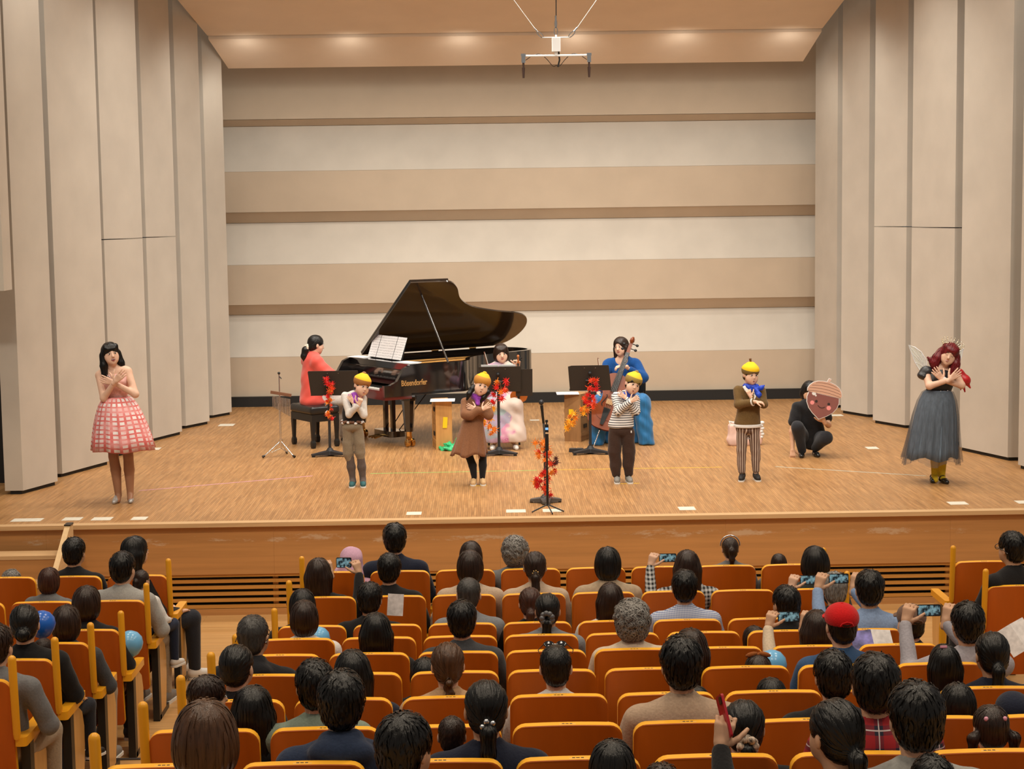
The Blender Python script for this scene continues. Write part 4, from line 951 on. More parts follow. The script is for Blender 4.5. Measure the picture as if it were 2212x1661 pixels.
mb = MB(); mb.tube([(0, 0, .06), (0, 0, .36)], .012, 10); mb.tube([(0, 0, .36), (0, 0, .60)], .009, 10); mb.tube([(0, 0, .60), (0, 0, .76)], .018, 10); mb.build('pole', m_bkm, cs, 50)
for a in (195, 350, 285): mb = MB(); mb.tube([(0, 0, .075), (math.cos(R(a))*.16, math.sin(R(a))*.16, .008)], .007, 8); mb.build('leg', m_bkm, cs, 60)
MB().box((0, 0, .815), (.034, .03, .075)).build('camera_body', m_bkm, cs); MB().box((.0, -.016, .812), (.028, .003, .022)).build('camera_screen', mat('blue_screen', (.15, .35, .7), .2, emit=((.2, .45, .9), .8)), cs)
mb = MB(); mb.box((0, .002, .862), (.012, .014, .03)); mb.box((0, 0, .885), (.026, .024, .022)); mb.build('gimbal_head', m_bkm, cs)
# --- tape lines and taped notes on the stage
def tape(a, b, col, label, wd=.014):
    d = Vector((b[0]-a[0], b[1]-a[1], 0)); mb = MB(); mb.box((0, 0, 0), (d.length, wd, .0012)); o = mb.build('floor_tape', mat('tape_'+col[0], col[1], .5)); o.location = ((a[0]+b[0])/2, (a[1]+b[1])/2, .0008); o.rotation_euler = (0, 0, math.atan2(d.y, d.x)); tag(o, label, 'tape')
tape((-3.711, 18.179), (-1.956, 19.027), ('pink', (.75, .40, .62)), 'pink tape line on the stage floor right of the pink dress')
tape((-1.321, 19.13), (.543, 19.175), ('green', (.25, .70, .20)), 'green tape line on the stage floor behind the two left children')
tape((.70, 19.193), (2.627, 19.198), ('yellow', (.88, .58, .03)), 'yellow tape line on the stage floor right of the microphone')
tape((3.222, 19.169), (4.705, 18.332), ('pale_blue', (.50, .66, .62)), 'pale blue tape line on the stage floor towards the winged performer')
tape((1.33, 18.13), (1.60, 18.15), ('amber', (.85, .55, .03)), 'short yellow tape mark under the striped boy\'s shoes', .02)
tape((-.20, 18.14), (-.02, 18.14), ('amber', (.85, .55, .03)), 'short yellow tape mark under the girl\'s shoes', .02)
m_note = mat('taped_note_paper', (.66, .62, .52), .6, noise=(25, .08))
for x, y, wd, dp, lb in ((-4.45, 16.5, .29, .17, 'long taped note at the far left stage edge'), (-4.02, 16.52, .18, .17, 'second taped note from the left on the stage edge'), (-3.73, 16.5, .19, .17, 'third taped note from the left on the stage edge'), (-3.37, 16.49, .145, .17, 'fourth taped note from the left on the stage edge'),
        (-.727, 16.52, .145, .17, 'taped note on the stage edge left of the selfie tripod'), (.26, 16.56, .19, .17, 'taped note just left of the selfie tripod'), (.61, 16.56, .18, .17, 'taped note under the selfie tripod'), (1.92, 16.55, .16, .19, 'taped note on the stage edge below the striped boy'), (4.575, 16.6, .18, .17, 'taped note on the stage edge below the winged performer'), (5.25, 16.6, .2, .17, 'taped note at the far right stage edge'),
        (-3.62, 23.83, .21, .25, 'taped note by the left shell wall at the back'), (-4.2, 21.48, .2, .2, 'taped note behind the pink dress'), (.65, 23.84, .13, .13, 'taped note behind the violinist'), (4.85, 23.87, .2, .2, 'taped note by the right shell wall behind the crouching person'), (4.62, 20.55, .14, .2, 'taped note left of the winged performer')):
    mb = MB(); mb.prism(rrect(-wd/2, wd/2, -dp/2, dp/2, .004), 0, .0012); o = mb.build('taped_note', m_note); o.location = (x, y, .0004); tag(o, lb, 'note')
# --- green tulle, pink bag, small black box
o = Org(); rg = random.Random(4)
for k in range(16):
    a = rg.uniform(0, 6.28); r_ = rg.uniform(0, .14); q = rg.uniform(0, 3.14); o.ell((r_*math.cos(a), r_*.55*math.sin(a), .02+.05*max(0, 1-r_/.12)*rg.random()), (.075, .022, .018), rotm(rg.uniform(-35, 35), rg.uniform(-35, 35), math.degrees(q)), k=.02)
o.cap((.06, .02, .03), (.09, .03, .14), .03, .012); V, F = o.mesh(.007); a = tag(link('tulle_cloth', Acc().add(V, F).mesh('tulle_cloth'), mat('green_tulle', (.02, .42, .16), .4, spec=.5, noise=(40, .4))), 'crumpled green tulle cloth on the floor beside the wooden boxes', 'cloth'); a.location = (-.47, 20.93, .004)
m_bag = mat('pale_pink_bag', (.72, .50, .43), .8, noise=(7, .12)); bg = thing('tote_bag', 'pale pink tote bag with white ruffle behind the boy in the brown tunic', 'bag', (3.15, 21.0, 0), R(4))
o = Org(); o.box((0, 0, .13), (.20, .075, .135), None, .03, .03); o.ell((0, 0, .07), (.225, .09, .08), k=.05); V, F = o.mesh(.011); link('pouch', Acc().add(V, F).mesh('pouch'), m_bag, bg)
m_wht = mat('white_cloth', (.74, .72, .70), .8)
for k in range(6): mb = MB(); mb.ball((.195+.012*(k % 2), -.05, .10+.035*k), (.03, .03, .022), 10, 8); mb.build('ruffle', m_wht, bg, 90)
mb = MB(); mb.tube([(-.18, -.03, .26), (-.195, -.03, .30), (-.16, -.03, .285), (0, -.03, .27)], .012, 8); mb.build('handle', m_wht, bg, 90)
pd = thing('floor_pedal', 'flat black pedal lying left of the cellist\'s music stand', 'pedal', (1.06, 20.62, 0), R(-6)); MB().box((0, 0, .02), (.17, .09, .04)).build('body', m_iron, pd)
for s in (-1, 1): MB().box((s*.04, 0, .0425), (.06, .07, .006)).build('tread', m_grey, pd)
# --- hanging stereo microphone
hm = thing('hanging_microphones', 'pair of microphones on a white bar hung from the stage ceiling by wires', 'microphone', (.865, 20.5, 4.70))
m_whm = mat('white_enamel', (.80, .80, .78), .35); HY = 20.5
mb = MB(); mb.tube([(-.39, 0, .0), (.38, 0, .0)], .014, 10); mb.build('bar', m_whm, hm, 60)
mb = MB(); mb.prism(rrect(-.05, .05, -.05, .05, .012), .045, .20); mb.tube([(0, 0, 0), (0, 0, .05)], .02, 10); mb.build('winch_box', m_whm, hm, 40)
mb = MB(); mb.tube([(-.16, 0, .21), (.16, 0, .21)], .006, 8); mb.tube([(0, 0, .20), (0, 0, .24)], .012, 8); mb.build('hanger_rod', m_whm, hm, 60)
def ring(mbx, c, a, b, r_=.006, rot=0):
    mbx.tube([Vector(c)+Matrix.Rotation(rot, 3, 'Y') @ Vector((a*math.cos(q), 0, b*math.sin(q))) for q in [2*math.pi*k/14 for k in range(15)]], r_, 6)
for s in (-1, 1):
    mb = MB(); ring(mb, (s*.185, 0, .245), .018, .05, .006, R(s*-45)*-1); mb.tube([(s*.21, 0, .275), (s*.25, 0, .32)], .010, 8); mb.build('carabiner', m_chrome, hm, 60)
    mb = MB(); mb.tube([(s*.25, 0, .32), (s*1.27, 0, 1.72)], .004, 6); mb.build('wire', m_whm, hm, 60)
    g = MB(); g.box((s*.385, 0, -.03), (.045, .04, .10)); g.box((s*.385, 0, .01), (.055, .05, .03)); cl = g.build('clamp', m_chrome, hm)
    mb = MB(); mb.tube([(s*.385, 0, -.08), (s*.385, 0, -.135)], .012, 8); mb.tube([(s*.385, 0, -.135), (s*.385, 0, -.165), (s*.385, 0, -.255)], [.018, .017, .012], 10); mb.build('microphone', mat('brown_mic', (.05, .025, .018), .45), cl, 60)
    mb = MB(); mb.tube(catmull([(s*.36, 0, -.05), (s*.28, 0, .0), (s*.2, 0, .02), (s*.12, 0, -.03), (s*.04, 0, -.12), (s*.0, 0, -.11)], 5), .004, 6); mb.build('cable', m_bkm, hm, 60)
mb = MB(); ring(mb, (0, 0, .28), .02, .045); ring(mb, (.0, 0, .37), .012, .05); mb.tube([(0, 0, .33), (0, 0, .46)], .012, 8); mb.build('carabiner', m_chrome, hm, 60)
mb = MB(); mb.tube([(.005, 0, .44), (.015, 0, 1.85)], .006, 6); mb.tube([(.03, 0, .05), (.04, .02, -.05), (.02, .02, -.13)], .01, 6); mb.build('main_cable', m_bkm, hm, 60)
# --- stair up to the stage at the left
st_ = thing('stage_stair', 'wooden stair with pale side board at the left stage front', 'stairs', (-4.7, 15.9, FZ)); m_str = grain_mat('stair_board_wood', (.66, .44, .22), .1, (20, 2, 20), .5)
mb = MB(); M = Matrix(((0, 0, 1), (1, 0, 0), (0, 1, 0))); mb.prism([(.18, .93), (.06, .93), (-.62, .52), (-.62, 0), (.18, 0)], .74, .79, M); mb.build('side_board', m_str, st_)
mb = MB(); mb.prism([(.18, .932), (.06, .932), (.05, .945), (.18, .945)], .735, .795, M); mb.build('edge_cap', m_bkm, st_)
for k in range(3):
    MB().box((-.1, .18-.11-.23*k, .66-.22*k), (1.66, .25, .035)).build('tread', m_nose, st_); MB().box((-.1, .18-.22-.23*k, .32-.11*k), (1.66, .02, .64-.22*k)).build('riser', m_front, st_)
# --- balloons, programmes
def balloon(x, y, z, r_, col, label):
    t = thing('balloon', label, 'balloon', (x, y, z-r_)); mb = MB(); mb.lathe([(.002, 0), (r_*.25, r_*.12), (r_*.6, r_*.35), (r_*.9, r_*.8), (r_, r_*1.2), (r_*.9, r_*1.65), (r_*.6, r_*2.0), (r_*.25, r_*2.15), (.001, r_*2.17)], 20); mb.build('skin', mat('balloon_'+col[0], col[1], .25, spec=.6), t, 180)
    mb = MB(); mb.lathe([(.001, .012), (.004, .006), (.008, -.006), (.001, -.006)], 10, (0, 0, -.004)); mb.build('knot', MATS['balloon_'+col[0]], t, 60)
# ------------------------------------------------------------------ performers (modelled facing -y, sizes in metres)
def body_part(t, headM, chains, hands, tone='c', mouth='smile', eyes='open', vox=.010, extra=None, kid=False):
    a = Acc(); V, F = head_mesh(kid); a.add(V, F, 0, headM); a.mb(face_mb(mouth, eyes, 1.3 if kid else 1.1), headM)
    o = Org()
    for pts, rs, *fy in chains: o.chain(pts, rs, .02, fy[0] if fy else 1.0)
    if extra: extra(o)
    V, F = o.mesh(vox); a.add(V, F)
    for h in hands:
        q = Org(); hand_org(q, **h); V, F = q.mesh(.0045 if h.get('s', 1) > .8 else .004); a.add(V, F)
    return link('body', a.mesh('body'), skin_mats(tone), t)
def cloth(t, name, fn, m, vox=.009, wr=.002, smooth=1, M=None):
    o = Org(); fn(o)
    if wr: o.mods.append(lambda X, Y, Zc: wr*np.sin(34*Zc+11*X+4)*np.sin(27*X+16*Y+9*Zc))
    V, F = o.mesh(vox, smooth); q = link(name, Acc().add(V, F).mesh(name), m, t)
    if M is not None: q.matrix_local = Matrix(M)
    return q
def skirt(t, name, prof, m, c=(0, 0), flute=.05, n=16, seg=96, ru=1, fy=1.0, lean=(0, 0), uv=(1, 1), hemj=.0, seed=0, th=True):
    """hanging cloth: profile [(r, z)] from waist to hem, folds deepen towards the hem"""
    mb = MB(); L_ = len(prof); z0, z1 = prof[0][1], prof[-1][1]; rg = random.Random(seed); ph = [rg.uniform(0, 6.28) for _ in range(4)]; uvs = []
    for layer in ((0, .004) if th else (0,)):
        for i, (r_, z) in enumerate(prof):
            f = (z0-z)/(z0-z1)
            for k in range(seg):
                q = 2*math.pi*k/seg; w = 1+flute*f*(.7*math.cos(n*q+ph[0])+.3*math.cos((n*2+3)*q+ph[1])+.5*math.cos((n//3)*q+ph[2]))
                zz = z+hemj*f*math.cos(5*q+ph[3]); rr = r_*w-layer
                mb.v.append((c[0]+rr*math.cos(q)+lean[0]*f, c[1]+rr*math.sin(q)*fy+lean[1]*f, zz)); uvs.append((k/seg*uv[0], f*uv[1]))
        b = len(mb.v)-L_*seg
        for i in range(L_-1):
            for k in range(seg):
                f_ = (b+i*seg+k, b+(i+1)*seg+k, b+(i+1)*seg+(k+1) % seg, b+i*seg+(k+1) % seg); mb.f.append(f_ if layer else f_[::-1]); mb.m.append(0)
    if th:
        for k in range(seg): a = (L_-1)*seg+k; a2 = (L_-1)*seg+(k+1) % seg; mb.f.append((a, a2, a2+L_*seg, a+L_*seg)); mb.m.append(0)
    mb.uv = uvs
    return mb.build(name, m, t, 180)
def hair_part(t, headM, fn, m, tie=None, n=700, ln=(.06, .15), grav=1.0, wave=0, seed=1, lift=.003, vox=.0055, crown=(0, .045, .118)):
    o = Org(); fn(o); V, F = o.mesh(vox); a = Acc().add(V, F); V2, F2 = locks(o, V, n, crown, grav, tie, ln, .005, lift, seed, wave=wave, face=.030); a.add(V2, F2)
    q = link('hair', a.mesh('hair'), m, t); q.matrix_local = Matrix(headM); return q
def h_cap(o, d=0): o.ell((0, .014, .036), (.085+d, .103+d, .091+d), k=.02); o.ell((0, .05, -.030), (.070, .060, .058), k=.03)
def h_face(o, w=.062, zc=-.050, h=.085): o.ell((0, -.125, zc+.006), (w+.004, .088, h+.006), k=.010, sub=True)
def h_bangs(o, z=.046): z = z+.012; o.cap((-.034, -.076, z), (.034, -.076, z), .014, .014, k=.012); o.cap((-.052, -.058, z), (-.060, -.04, z-.02), .012, .012, k=.012); o.cap((.052, -.058, z), (.060, -.04, z-.02), .012, .012, k=.012); o.cap((-.05, -.05, z+.02), (.05, -.05, z+.02), .025, .025, k=.02)
def in_head(t, name, mb, m, headM, smooth=60): q = mb.build(name, m, t, smooth); q.matrix_local = Matrix(headM); return q
def shoe_part(t, x, y, rz, m, sole=None, s=1.0, style='sneaker'):
    o = Org()
    if style == 'sneaker':
        o.cap((0, .03, .050), (0, -.06, .040), .036, .034, k=.02); o.cap((0, -.06, .038), (0, -.125, .032), .036, .032, k=.02); o.cap((0, .035, .05), (0, .035, .085), .034, .032, k=.02); o.box((0, -.04, -.03), (.2, .3, .032), None, .002, .004, True)
    elif style == 'heel':
        o.cap((0, .02, .085), (0, -.07, .032), .026, .026, k=.02); o.cap((0, -.07, .026), (0, -.13, .020), .028, .020, k=.02); o.cap((0, .045, .07), (0, .055, .0), .013, .006, k=.01); o.ell((0, -.01, .115), (.022, .055, .05), k=.01, sub=True)
    else:
        o.cap((0, .03, .032), (0, -.06, .028), .031, .030, k=.02); o.cap((0, -.06, .026), (0, -.115, .022), .032, .026, k=.02); o.ell((0, -.005, .075), (.024, .062, .042), k=.01, sub=True); o.box((0, -.04, -.035), (.2, .3, .036), None, .002, .004, True)
    V, F = o.mesh(.006); a = Acc().add(V, F)
    q = link('shoe', a.mesh('shoe'), m, t, (x, y, 0)); q.rotation_euler = (0, 0, R(rz)); q.scale = (s, s, s)
    if sole:
        mb = MB(); mb.prism(rrect(-.036, .036, -.16, .07, .034), .0, .016); mb.build('sole', sole, q, 50)
        for z, yy in ((.078, -.045), (.066, -.075)):
            if style == 'sneaker': mb = MB(); mb.tube([(-.033, yy, z-.02), (0, yy-.004, z), (.033, yy, z-.02)], .007, 8); mb.build('strap', m, q, 60)
    return q
def two_tone(name, ctop, cbot, z0, slope=0):
    m, nt, b = nodes_of(name); L = nt.links; tc = N(nt, 'TexCoord'); sp = N(nt, 'SeparateXYZ'); L.new(tc.outputs['Object'], sp.inputs[0])
    ad = N(nt, 'Math', _operation='MULTIPLY_ADD'); L.new(sp.outputs[1], ad.inputs[0]); ad.inputs[1].default_value = slope; L.new(sp.outputs[2], ad.inputs[2])
    g = N(nt, 'Math', _operation='GREATER_THAN'); g.inputs[1].default_value = z0; L.new(ad.outputs[0], g.inputs[0])
    mx = N(nt, 'Mix', _data_type='RGBA'); L.new(g.outputs[0], mx.inputs[0]); mx.inputs[6].default_value = (*cbot, 1); mx.inputs[7].default_value = (*ctop, 1); L.new(mx.outputs[2], b.inputs['Base Color']); b.inputs['Roughness'].default_value = .9
    n = N(nt, 'TexNoise', Scale=180.0); L.new(tc.outputs['Object'], n.inputs['Vector']); bp = N(nt, 'Bump', Strength=.3, Distance=.01); L.new(n.outputs[0], bp.inputs['Height']); L.new(bp.outputs[0], b.inputs['Normal']); return m
def acorn_hat(t, headM, m, stem, back=0.0, low=.020, pom=True):
    o = Org(); o.ell((0, .016+back, .054), (.101, .118, .088), k=.02); o.cap((-.02, .02, .115), (.03, .03, .118), .025, .02, k=.03); o.ell((0, -.13, -.035), (.10, .085, .072), k=.010, sub=True); o.box((0, .0, -.115), (.3, .3, .10), None, .01, .012, True)
    o.mods.append(lambda X, Y, Zc: .0022*np.sin(70*Zc+9*X)*np.clip((Zc-.05)*14, 0, 1))
    V, F = o.mesh(.006); q = link('knit_hat', Acc().add(V, F).mesh('knit_hat'), m, t); q.matrix_local = Matrix(headM)
    mb = MB()
    if pom: mb.ball((0, .025, .148), (.026, .022, .018), 12, 8)
    else: mb.tube([(0, .025, .13), (-.004, .025, .165), (-.008, .028, .185)], [.010, .013, .016], 10)
    mb.build('hat_stem', stem, q, 90); return q
def hat_hair(t, headM, seed):
    def fn(o):
        o.ell((0, .014, .030), (.080, .098, .082), k=.02); o.ell((0, .05, -.034), (.068, .058, .052), k=.03); h_face(o, .064, -.045, .080); o.cap((-.040, -.072, .040), (.040, -.072, .040), .012, .012, k=.012)
        for q in (-1, 1): o.cap((q*.050, -.062, .036), (q*.066, -.030, .0), .012, .009, k=.012)
        o.mods.append(lambda X, Y, Zc: .0016*np.sin(190*X+30*Zc))
    return hair_part(t, headM, fn, HM['blk'], seed=seed, n=160, lift=.001, ln=(.02, .05))
def scarf(t, name, c, r_, th, m, fy=.85, drop=None, tilt=0, seed=0):
    mb = Org(); rg = random.Random(seed); n = 14
    P = [(c[0]+r_*math.cos(2*math.pi*k/n), c[1]+r_*fy*math.sin(2*math.pi*k/n), c[2]+tilt*math.cos(2*math.pi*k/n)+rg.uniform(-.006, .006)) for k in range(n+1)]
    mb.chain(P, [th*rg.uniform(.85, 1.15) for _ in P], k=.01); P2 = [(x*1.0, y, z-th*1.3) for x, y, z in P]; mb.chain(P2, [th*.9]*len(P2), k=.008)
    if drop:
        for d in drop: mb.chain(d[0], d[1], k=.012)
    mb.mods.append(lambda X, Y, Zc: .003*np.sin(120*Zc+60*X)*np.sin(70*X+50*Y))
    V, F = mb.mesh(.006); return link(name, Acc().add(V, F).mesh(name), m, t)
def fm(px0, py0, s): return lambda u, v, d=0.0: ((u-px0)/s, d, (py0-v)/s)
# ================= singer in pink
t = thing('person', 'woman with long black hair in a sleeveless pink checked dress, arms crossed', 'person', (-3.72, 17.47, 0)); P = fm(268, 1086, 214)
HMx = TM(P(252, 762, -.03), -6, -7, 24)
m_stock = mat('sheer_tan_stockings', (.36, .175, .095), .45)
Rs, Re, Rw = P(225, 808, .0), P(238, 855, -.12), P(266, 819, -.20); Ls, Le, Lw = P(286, 801, .0), P(305, 848, -.10), P(264, 822, -.155)
body_part(t, HMx, [([P(256, 790, .0), P(257, 802, .01)], [.045, .055]), ([P(257, 806, .01), P(258, 830, .0), P(258, 855, 0), P(262, 880, 0)], [.115, .12, .095, .13], .65), ([P(232, 806, .01), P(282, 800, .01)], [.045, .045]),
    ([Rs, Re, Rw], [.043, .036, .024]), ([Ls, Le, Lw], [.043, .036, .024]), ([P(248, 885), P(249, 985, -.01), P(252, 1015, 0.01), P(256, 1070, 0)], [.075, .045, .048, .029]), ([P(274, 885), P(281, 985, -.01), P(281, 1015, 0.01), P(282, 1067, 0)], [.075, .045, .048, .029])],
    [dict(wrist=Rw, fingers=(.75, -.15, .75), palm=(0, 1, .1), thumb=(-.7, 0, .7), curl=(8, 10, 8)), dict(wrist=Lw, fingers=(-.95, -.05, .32), palm=(0, 1, 0), thumb=(0, 0, 1), curl=(8, 10, 8))], 'c', 'laugh', extra=lambda o: (o.cap(P(235, 803, .01), P(228, 807, .005), .05, .045, k=.03), o.cap(P(278, 799, .01), P(284, 801, .005), .05, .045, k=.03)))
cloth(t, 'stockings', lambda o: (o.chain([P(249, 960), P(249, 985, -.01), P(252, 1015, .01), P(256, 1071, 0), P(257, 1080, -.06)], [.060, .051, .054, .033, .03], .008), o.chain([P(279, 960), P(281, 985, -.01), P(281, 1015, .01), P(282, 1068, 0), P(284, 1078, -.06)], [.060, .051, .054, .033, .03], .008)), m_stock, .008, 0)
m_pink = knit('pink_satin', (.80, .47, .43), 60)
cloth(t, 'bodice', lambda o: (o.chain([P(258, 822, .0), P(258, 836, -.005), P(260, 857, 0)], [.126, .128, .107], .03, .70), o.cap(P(232, 812, -.01), P(236, 826, -.05), .036, .035, k=.02), o.cap(P(281, 803, -.01), P(277, 822, -.06), .036, .04, k=.02)), m_pink, .008, .001)
def ging():
    m, nt, b = nodes_of('pink_white_check'); L = nt.links; uv = N(nt, 'UVMap'); br = N(nt, 'TexBrick', Scale=1.0, Mortar__Size=.21, Mortar__Smooth=.3, Bias=-.35, Brick__Width=1.0, Row__Height=1.0); br.offset = 0
    br.inputs['Color1'].default_value = (.84, .80, .80, 1); br.inputs['Color2'].default_value = (.80, .42, .42, 1); br.inputs['Mortar'].default_value = (.70, .155, .145, 1); L.new(uv.outputs[0], br.inputs['Vector'])
    n = N(nt, 'TexNoise', Scale=.55, Detail=4.0); L.new(uv.outputs[0], n.inputs['Vector']); rp = N(nt, 'MapRange'); rp.inputs[1].default_value = .45; rp.inputs[2].default_value = .62; rp.inputs[4].default_value = .70; L.new(n.outputs[0], rp.inputs[0])
    mx = N(nt, 'Mix', _data_type='RGBA'); L.new(rp.outputs[0], mx.inputs[0]); L.new(br.outputs['Color'], mx.inputs[6]); mx.inputs[7].default_value = (.80, .36, .35, 1); L.new(mx.outputs[2], b.inputs['Base Color']); b.inputs['Roughness'].default_value = .55; return m
skirt(t, 'skirt', [(.112, 1.08), (.150, 1.065), (.195, 1.0), (.235, .90), (.27, .78), (.295, .66), (.315, .545)], ging(), (-.033, 0), .045, 15, 120, lean=(.05, 0), uv=(22, 12), hemj=.008, seed=3)
hair_part(t, HMx, lambda o: (h_cap(o), [o.chain([(s*.072, .02, .0), (s*.086, .015, -.10), (s*.092, .02, -.19)], [.036, .034, .030], .02) for s in (-1, 1)], [o.chain([(x, .07, -.02), (x*1.1, .085, -.19)], [.045, .036], .03) for x in (-.045, 0, .045)], h_face(o, .060, -.055, .082), o.cap((0, -.15, -.10), (0, -.06, -.24), .055, .06, k=.02, sub=True), h_bangs(o, .042)), HM['blk'], seed=2, ln=(.08, .18))
mb = MB(); rg = random.Random(1)
for k in range(22): a = R(200+140*k/21); mb.ball((P(256, 800)[0]+.062*math.cos(a), -.05+.05*math.sin(a), P(256, 803)[2]-.035*abs(math.sin(a))+rg.uniform(-.008, .008)), .006, 6, 4)
mb.build('necklace', m_chrome, t, 90)
m_glit = mat('silver_glitter', (.50, .50, .50), .4, .5, noise=(200, .5))
shoe_part(t, P(256, 0)[0]-.01, 0.0, -4, m_glit, None, 1, 'heel'); shoe_part(t, P(282, 0)[0], .02, 10, m_glit, None, 1, 'heel')
# ================= boy in vest, purple scarf
S = .92
t = thing('person', 'boy in yellow and brown hat, purple scarf, black vest and grey knickerbockers', 'person', (-1.41, 18.26, 0)); P = fm(768, 1050, 204)
HMx = TM(P(785, 830, -.05), 8, 14, 32, S)
Rs, Re, Rw = P(747, 852, .0), P(757, 891, -.09), P(779, 869, -.17); Ls, Le, Lw = P(786, 858, .0), P(788, 893, -.06), P(768, 866, -.13)
body_part(t, HMx, [([P(774, 846, -.01), P(768, 858, .0)], [.04, .045]), ([P(767, 860, 0), P(764, 885, 0), P(762, 908, 0)], [.075, .075, .065], .7), ([Rs, Re, Rw], [.030, .026, .020]), ([Ls, Le, Lw], [.030, .026, .020]), ([P(753, 912), P(755, 985), P(759, 1035)], [.042, .034, .024]), ([P(773, 912), P(777, 985), P(781, 1035)], [.042, .034, .024])],
    [dict(wrist=Rw, fingers=(.35, -.1, .9), palm=(-.3, .9, 0), thumb=(-.8, -.4, .4), s=.72, curl=(55, 70, 50)), dict(wrist=Lw, fingers=(-.55, .1, .85), palm=(.1, 1, .1), thumb=(.7, 0, .6), s=.72, curl=(8, 10, 8))], 'c', 'laugh', kid=True)
m_whiteshirt = knit('white_jersey', (.68, .64, .60), 70); m_vest = knit('black_vest', (.014, .012, .012))
cloth(t, 'shirt', lambda o: (o.chain([P(767, 858, 0), P(764, 885, 0), P(762, 906, 0)], [.090, .094, .092], .03, .72), o.chain([Rs, Re, [Re[i]*.08+Rw[i]*.92 for i in range(3)]], [.043, .036, .027], .02), o.chain([Ls, Le, [Le[i]*.08+Lw[i]*.92 for i in range(3)]], [.042, .036, .027], .02)), m_whiteshirt, .007, .0025)
cloth(t, 'vest', lambda o: (o.chain([P(765, 872, 0), P(763, 890, 0), P(762, 905, 0)], [.099, .104, .102], .03, .73), o.ell(P(772, 862, -.09), (.045, .05, .09), None, .02, True)), m_vest, .008, .001)
mb = MB(); rg = random.Random(3)
for k in range(26): a = 2*math.pi*k/26; mb.ball((P(762, 0)[0]+.108*math.cos(a), .08*math.sin(a), P(0, 909)[2]+rg.uniform(-.012, .012)), (.020, .018, .015), 8, 6, None, 1 if k % 3 else 0)
mb.build('ruffled_belt', [m_wht, mat('belt_brown', (.16, .075, .045), .7)], t, 90)
m_knick = knit('grey_beige_trousers', (.235, .185, .125)); 
cloth(t, 'knickerbockers', lambda o: (o.ell(P(762, 919, 0), (.110, .085, .065), k=.02), o.chain([P(752, 925, 0), P(751, 955, 0), P(752, 978, 0), P(754, 989, 0)], [.058, .058, .057, .046], .008), o.chain([P(773, 925, 0), P(776, 955, 0), P(777, 977, 0), P(778, 986, 0)], [.058, .058, .057, .046], .008)), m_knick, .009, .004)
m_sock = knit('taupe_socks', (.105, .078, .068), 60)
cloth(t, 'socks', lambda o: (o.chain([P(755, 985), P(757, 1008, .005), P(760, 1036), P(760, 1040, -.05)], [.042, .045, .031, .028]), o.chain([P(778, 982), P(780, 1008, .005), P(782, 1036), P(783, 1040, -.05)], [.042, .045, .031, .028])), m_sock, .007, 0)
m_teal = mat('teal_shoe', (.03, .115, .125), .7); shoe_part(t, P(760, 0)[0], 0, -3, m_teal, m_sole, .86); shoe_part(t, P(782, 0)[0], 0, 5, m_teal, m_sole, .86)
m_purple = mat('purple_velvet', (.25, .028, .36), .7, sheen=.4, noise=(50, .3))
scarf(t, 'scarf', P(770, 848, -.01), .062, .025, m_purple, .9, [([P(768, 852, -.08), P(772, 862, -.12), P(776, 868, -.125)], [.026, .03, .018])], .02, 1)
hat_hair(t, HMx, 3)
acorn_hat(t, HMx, two_tone('hat_yellow_brown', (.80, .48, .015), (.36, .145, .035), .075), knit('hat_brown_stem', (.30, .15, .06)))
# ================= girl in brown dress
t = thing('person', 'girl in orange acorn hat, purple scarf, loose brown dress and black tights, arms crossed', 'person', (-.12, 18.26, 0)); P = fm(1032, 1046, 204)
HMx = TM(P(1044, 829, -.05), 2, 17, 8, S)
Rs, Re, Rw = P(1008, 866, .0), P(1008, 891, -.10), P(1044, 879, -.17); Ls, Le, Lw = P(1054, 868, .0), P(1059, 893, -.07), P(1032, 878, -.13)
body_part(t, HMx, [([P(1038, 850, -.01), P(1034, 860, 0)], [.04, .045]), ([P(1032, 866, 0), P(1030, 890, 0), P(1029, 915, 0)], [.075, .075, .08], .7), ([Rs, Re, Rw], [.030, .026, .020]), ([Ls, Le, Lw], [.030, .026, .020]), ([P(1014, 925), P(1016, 985), P(1024, 1028)], [.045, .034, .024]), ([P(1034, 925), P(1042, 985), P(1042, 1028)], [.045, .034, .024])],
    [dict(wrist=Rw, fingers=(.85, .1, .50), palm=(0, 1, 0), thumb=(-.4, 0, .8), s=.72, curl=(8, 10, 8), spread=7), dict(wrist=Lw, fingers=(-.95, .1, .30), palm=(0, 1, 0), thumb=(.2, 0, 1), s=.72, curl=(8, 10, 8), spread=7)], 'c', 'open', kid=True)
m_brown = knit('brown_cotton', (.235, .105, .052), 80)
cloth(t, 'dress_top', lambda o: (o.chain([P(1031, 868, 0), P(1028, 890, 0), P(1024, 915, 0)], [.092, .100, .115], .03, .75), o.cap(P(1012, 866, 0), P(1051, 868, 0), .045, .045, k=.03), o.chain([Rs, Re, P(1018, 892, -.12), [Re[i]*.12+Rw[i]*.88 for i in range(3)]], [.047, .048, .048, .038], .02), o.chain([Ls, Le, [Le[i]*.12+Lw[i]*.88 for i in range(3)]], [.047, .048, .038], .02)), m_brown, .008, .004)
skirt(t, 'dress_skirt', [(.110, .68), (.128, .60), (.146, .52), (.165, .44), (.183, .36), (.190, .325)], m_brown, (P(1024, 0)[0], 0), .09, 9, 90, fy=.85, lean=(-.045, -.01), hemj=.018, seed=5)
m_tight = knit('black_tights', (.014, .013, .014), 100)
cloth(t, 'tights', lambda o: (o.chain([P(1016, 950), P(1015, 985), P(1022, 1005, .006), P(1025, 1030)], [.05, .042, .044, .030], .008), o.chain([P(1036, 950), P(1044, 985), P(1044, 1005, .006), P(1043, 1030)], [.05, .042, .044, .030], .008)), m_tight, .007, 0)
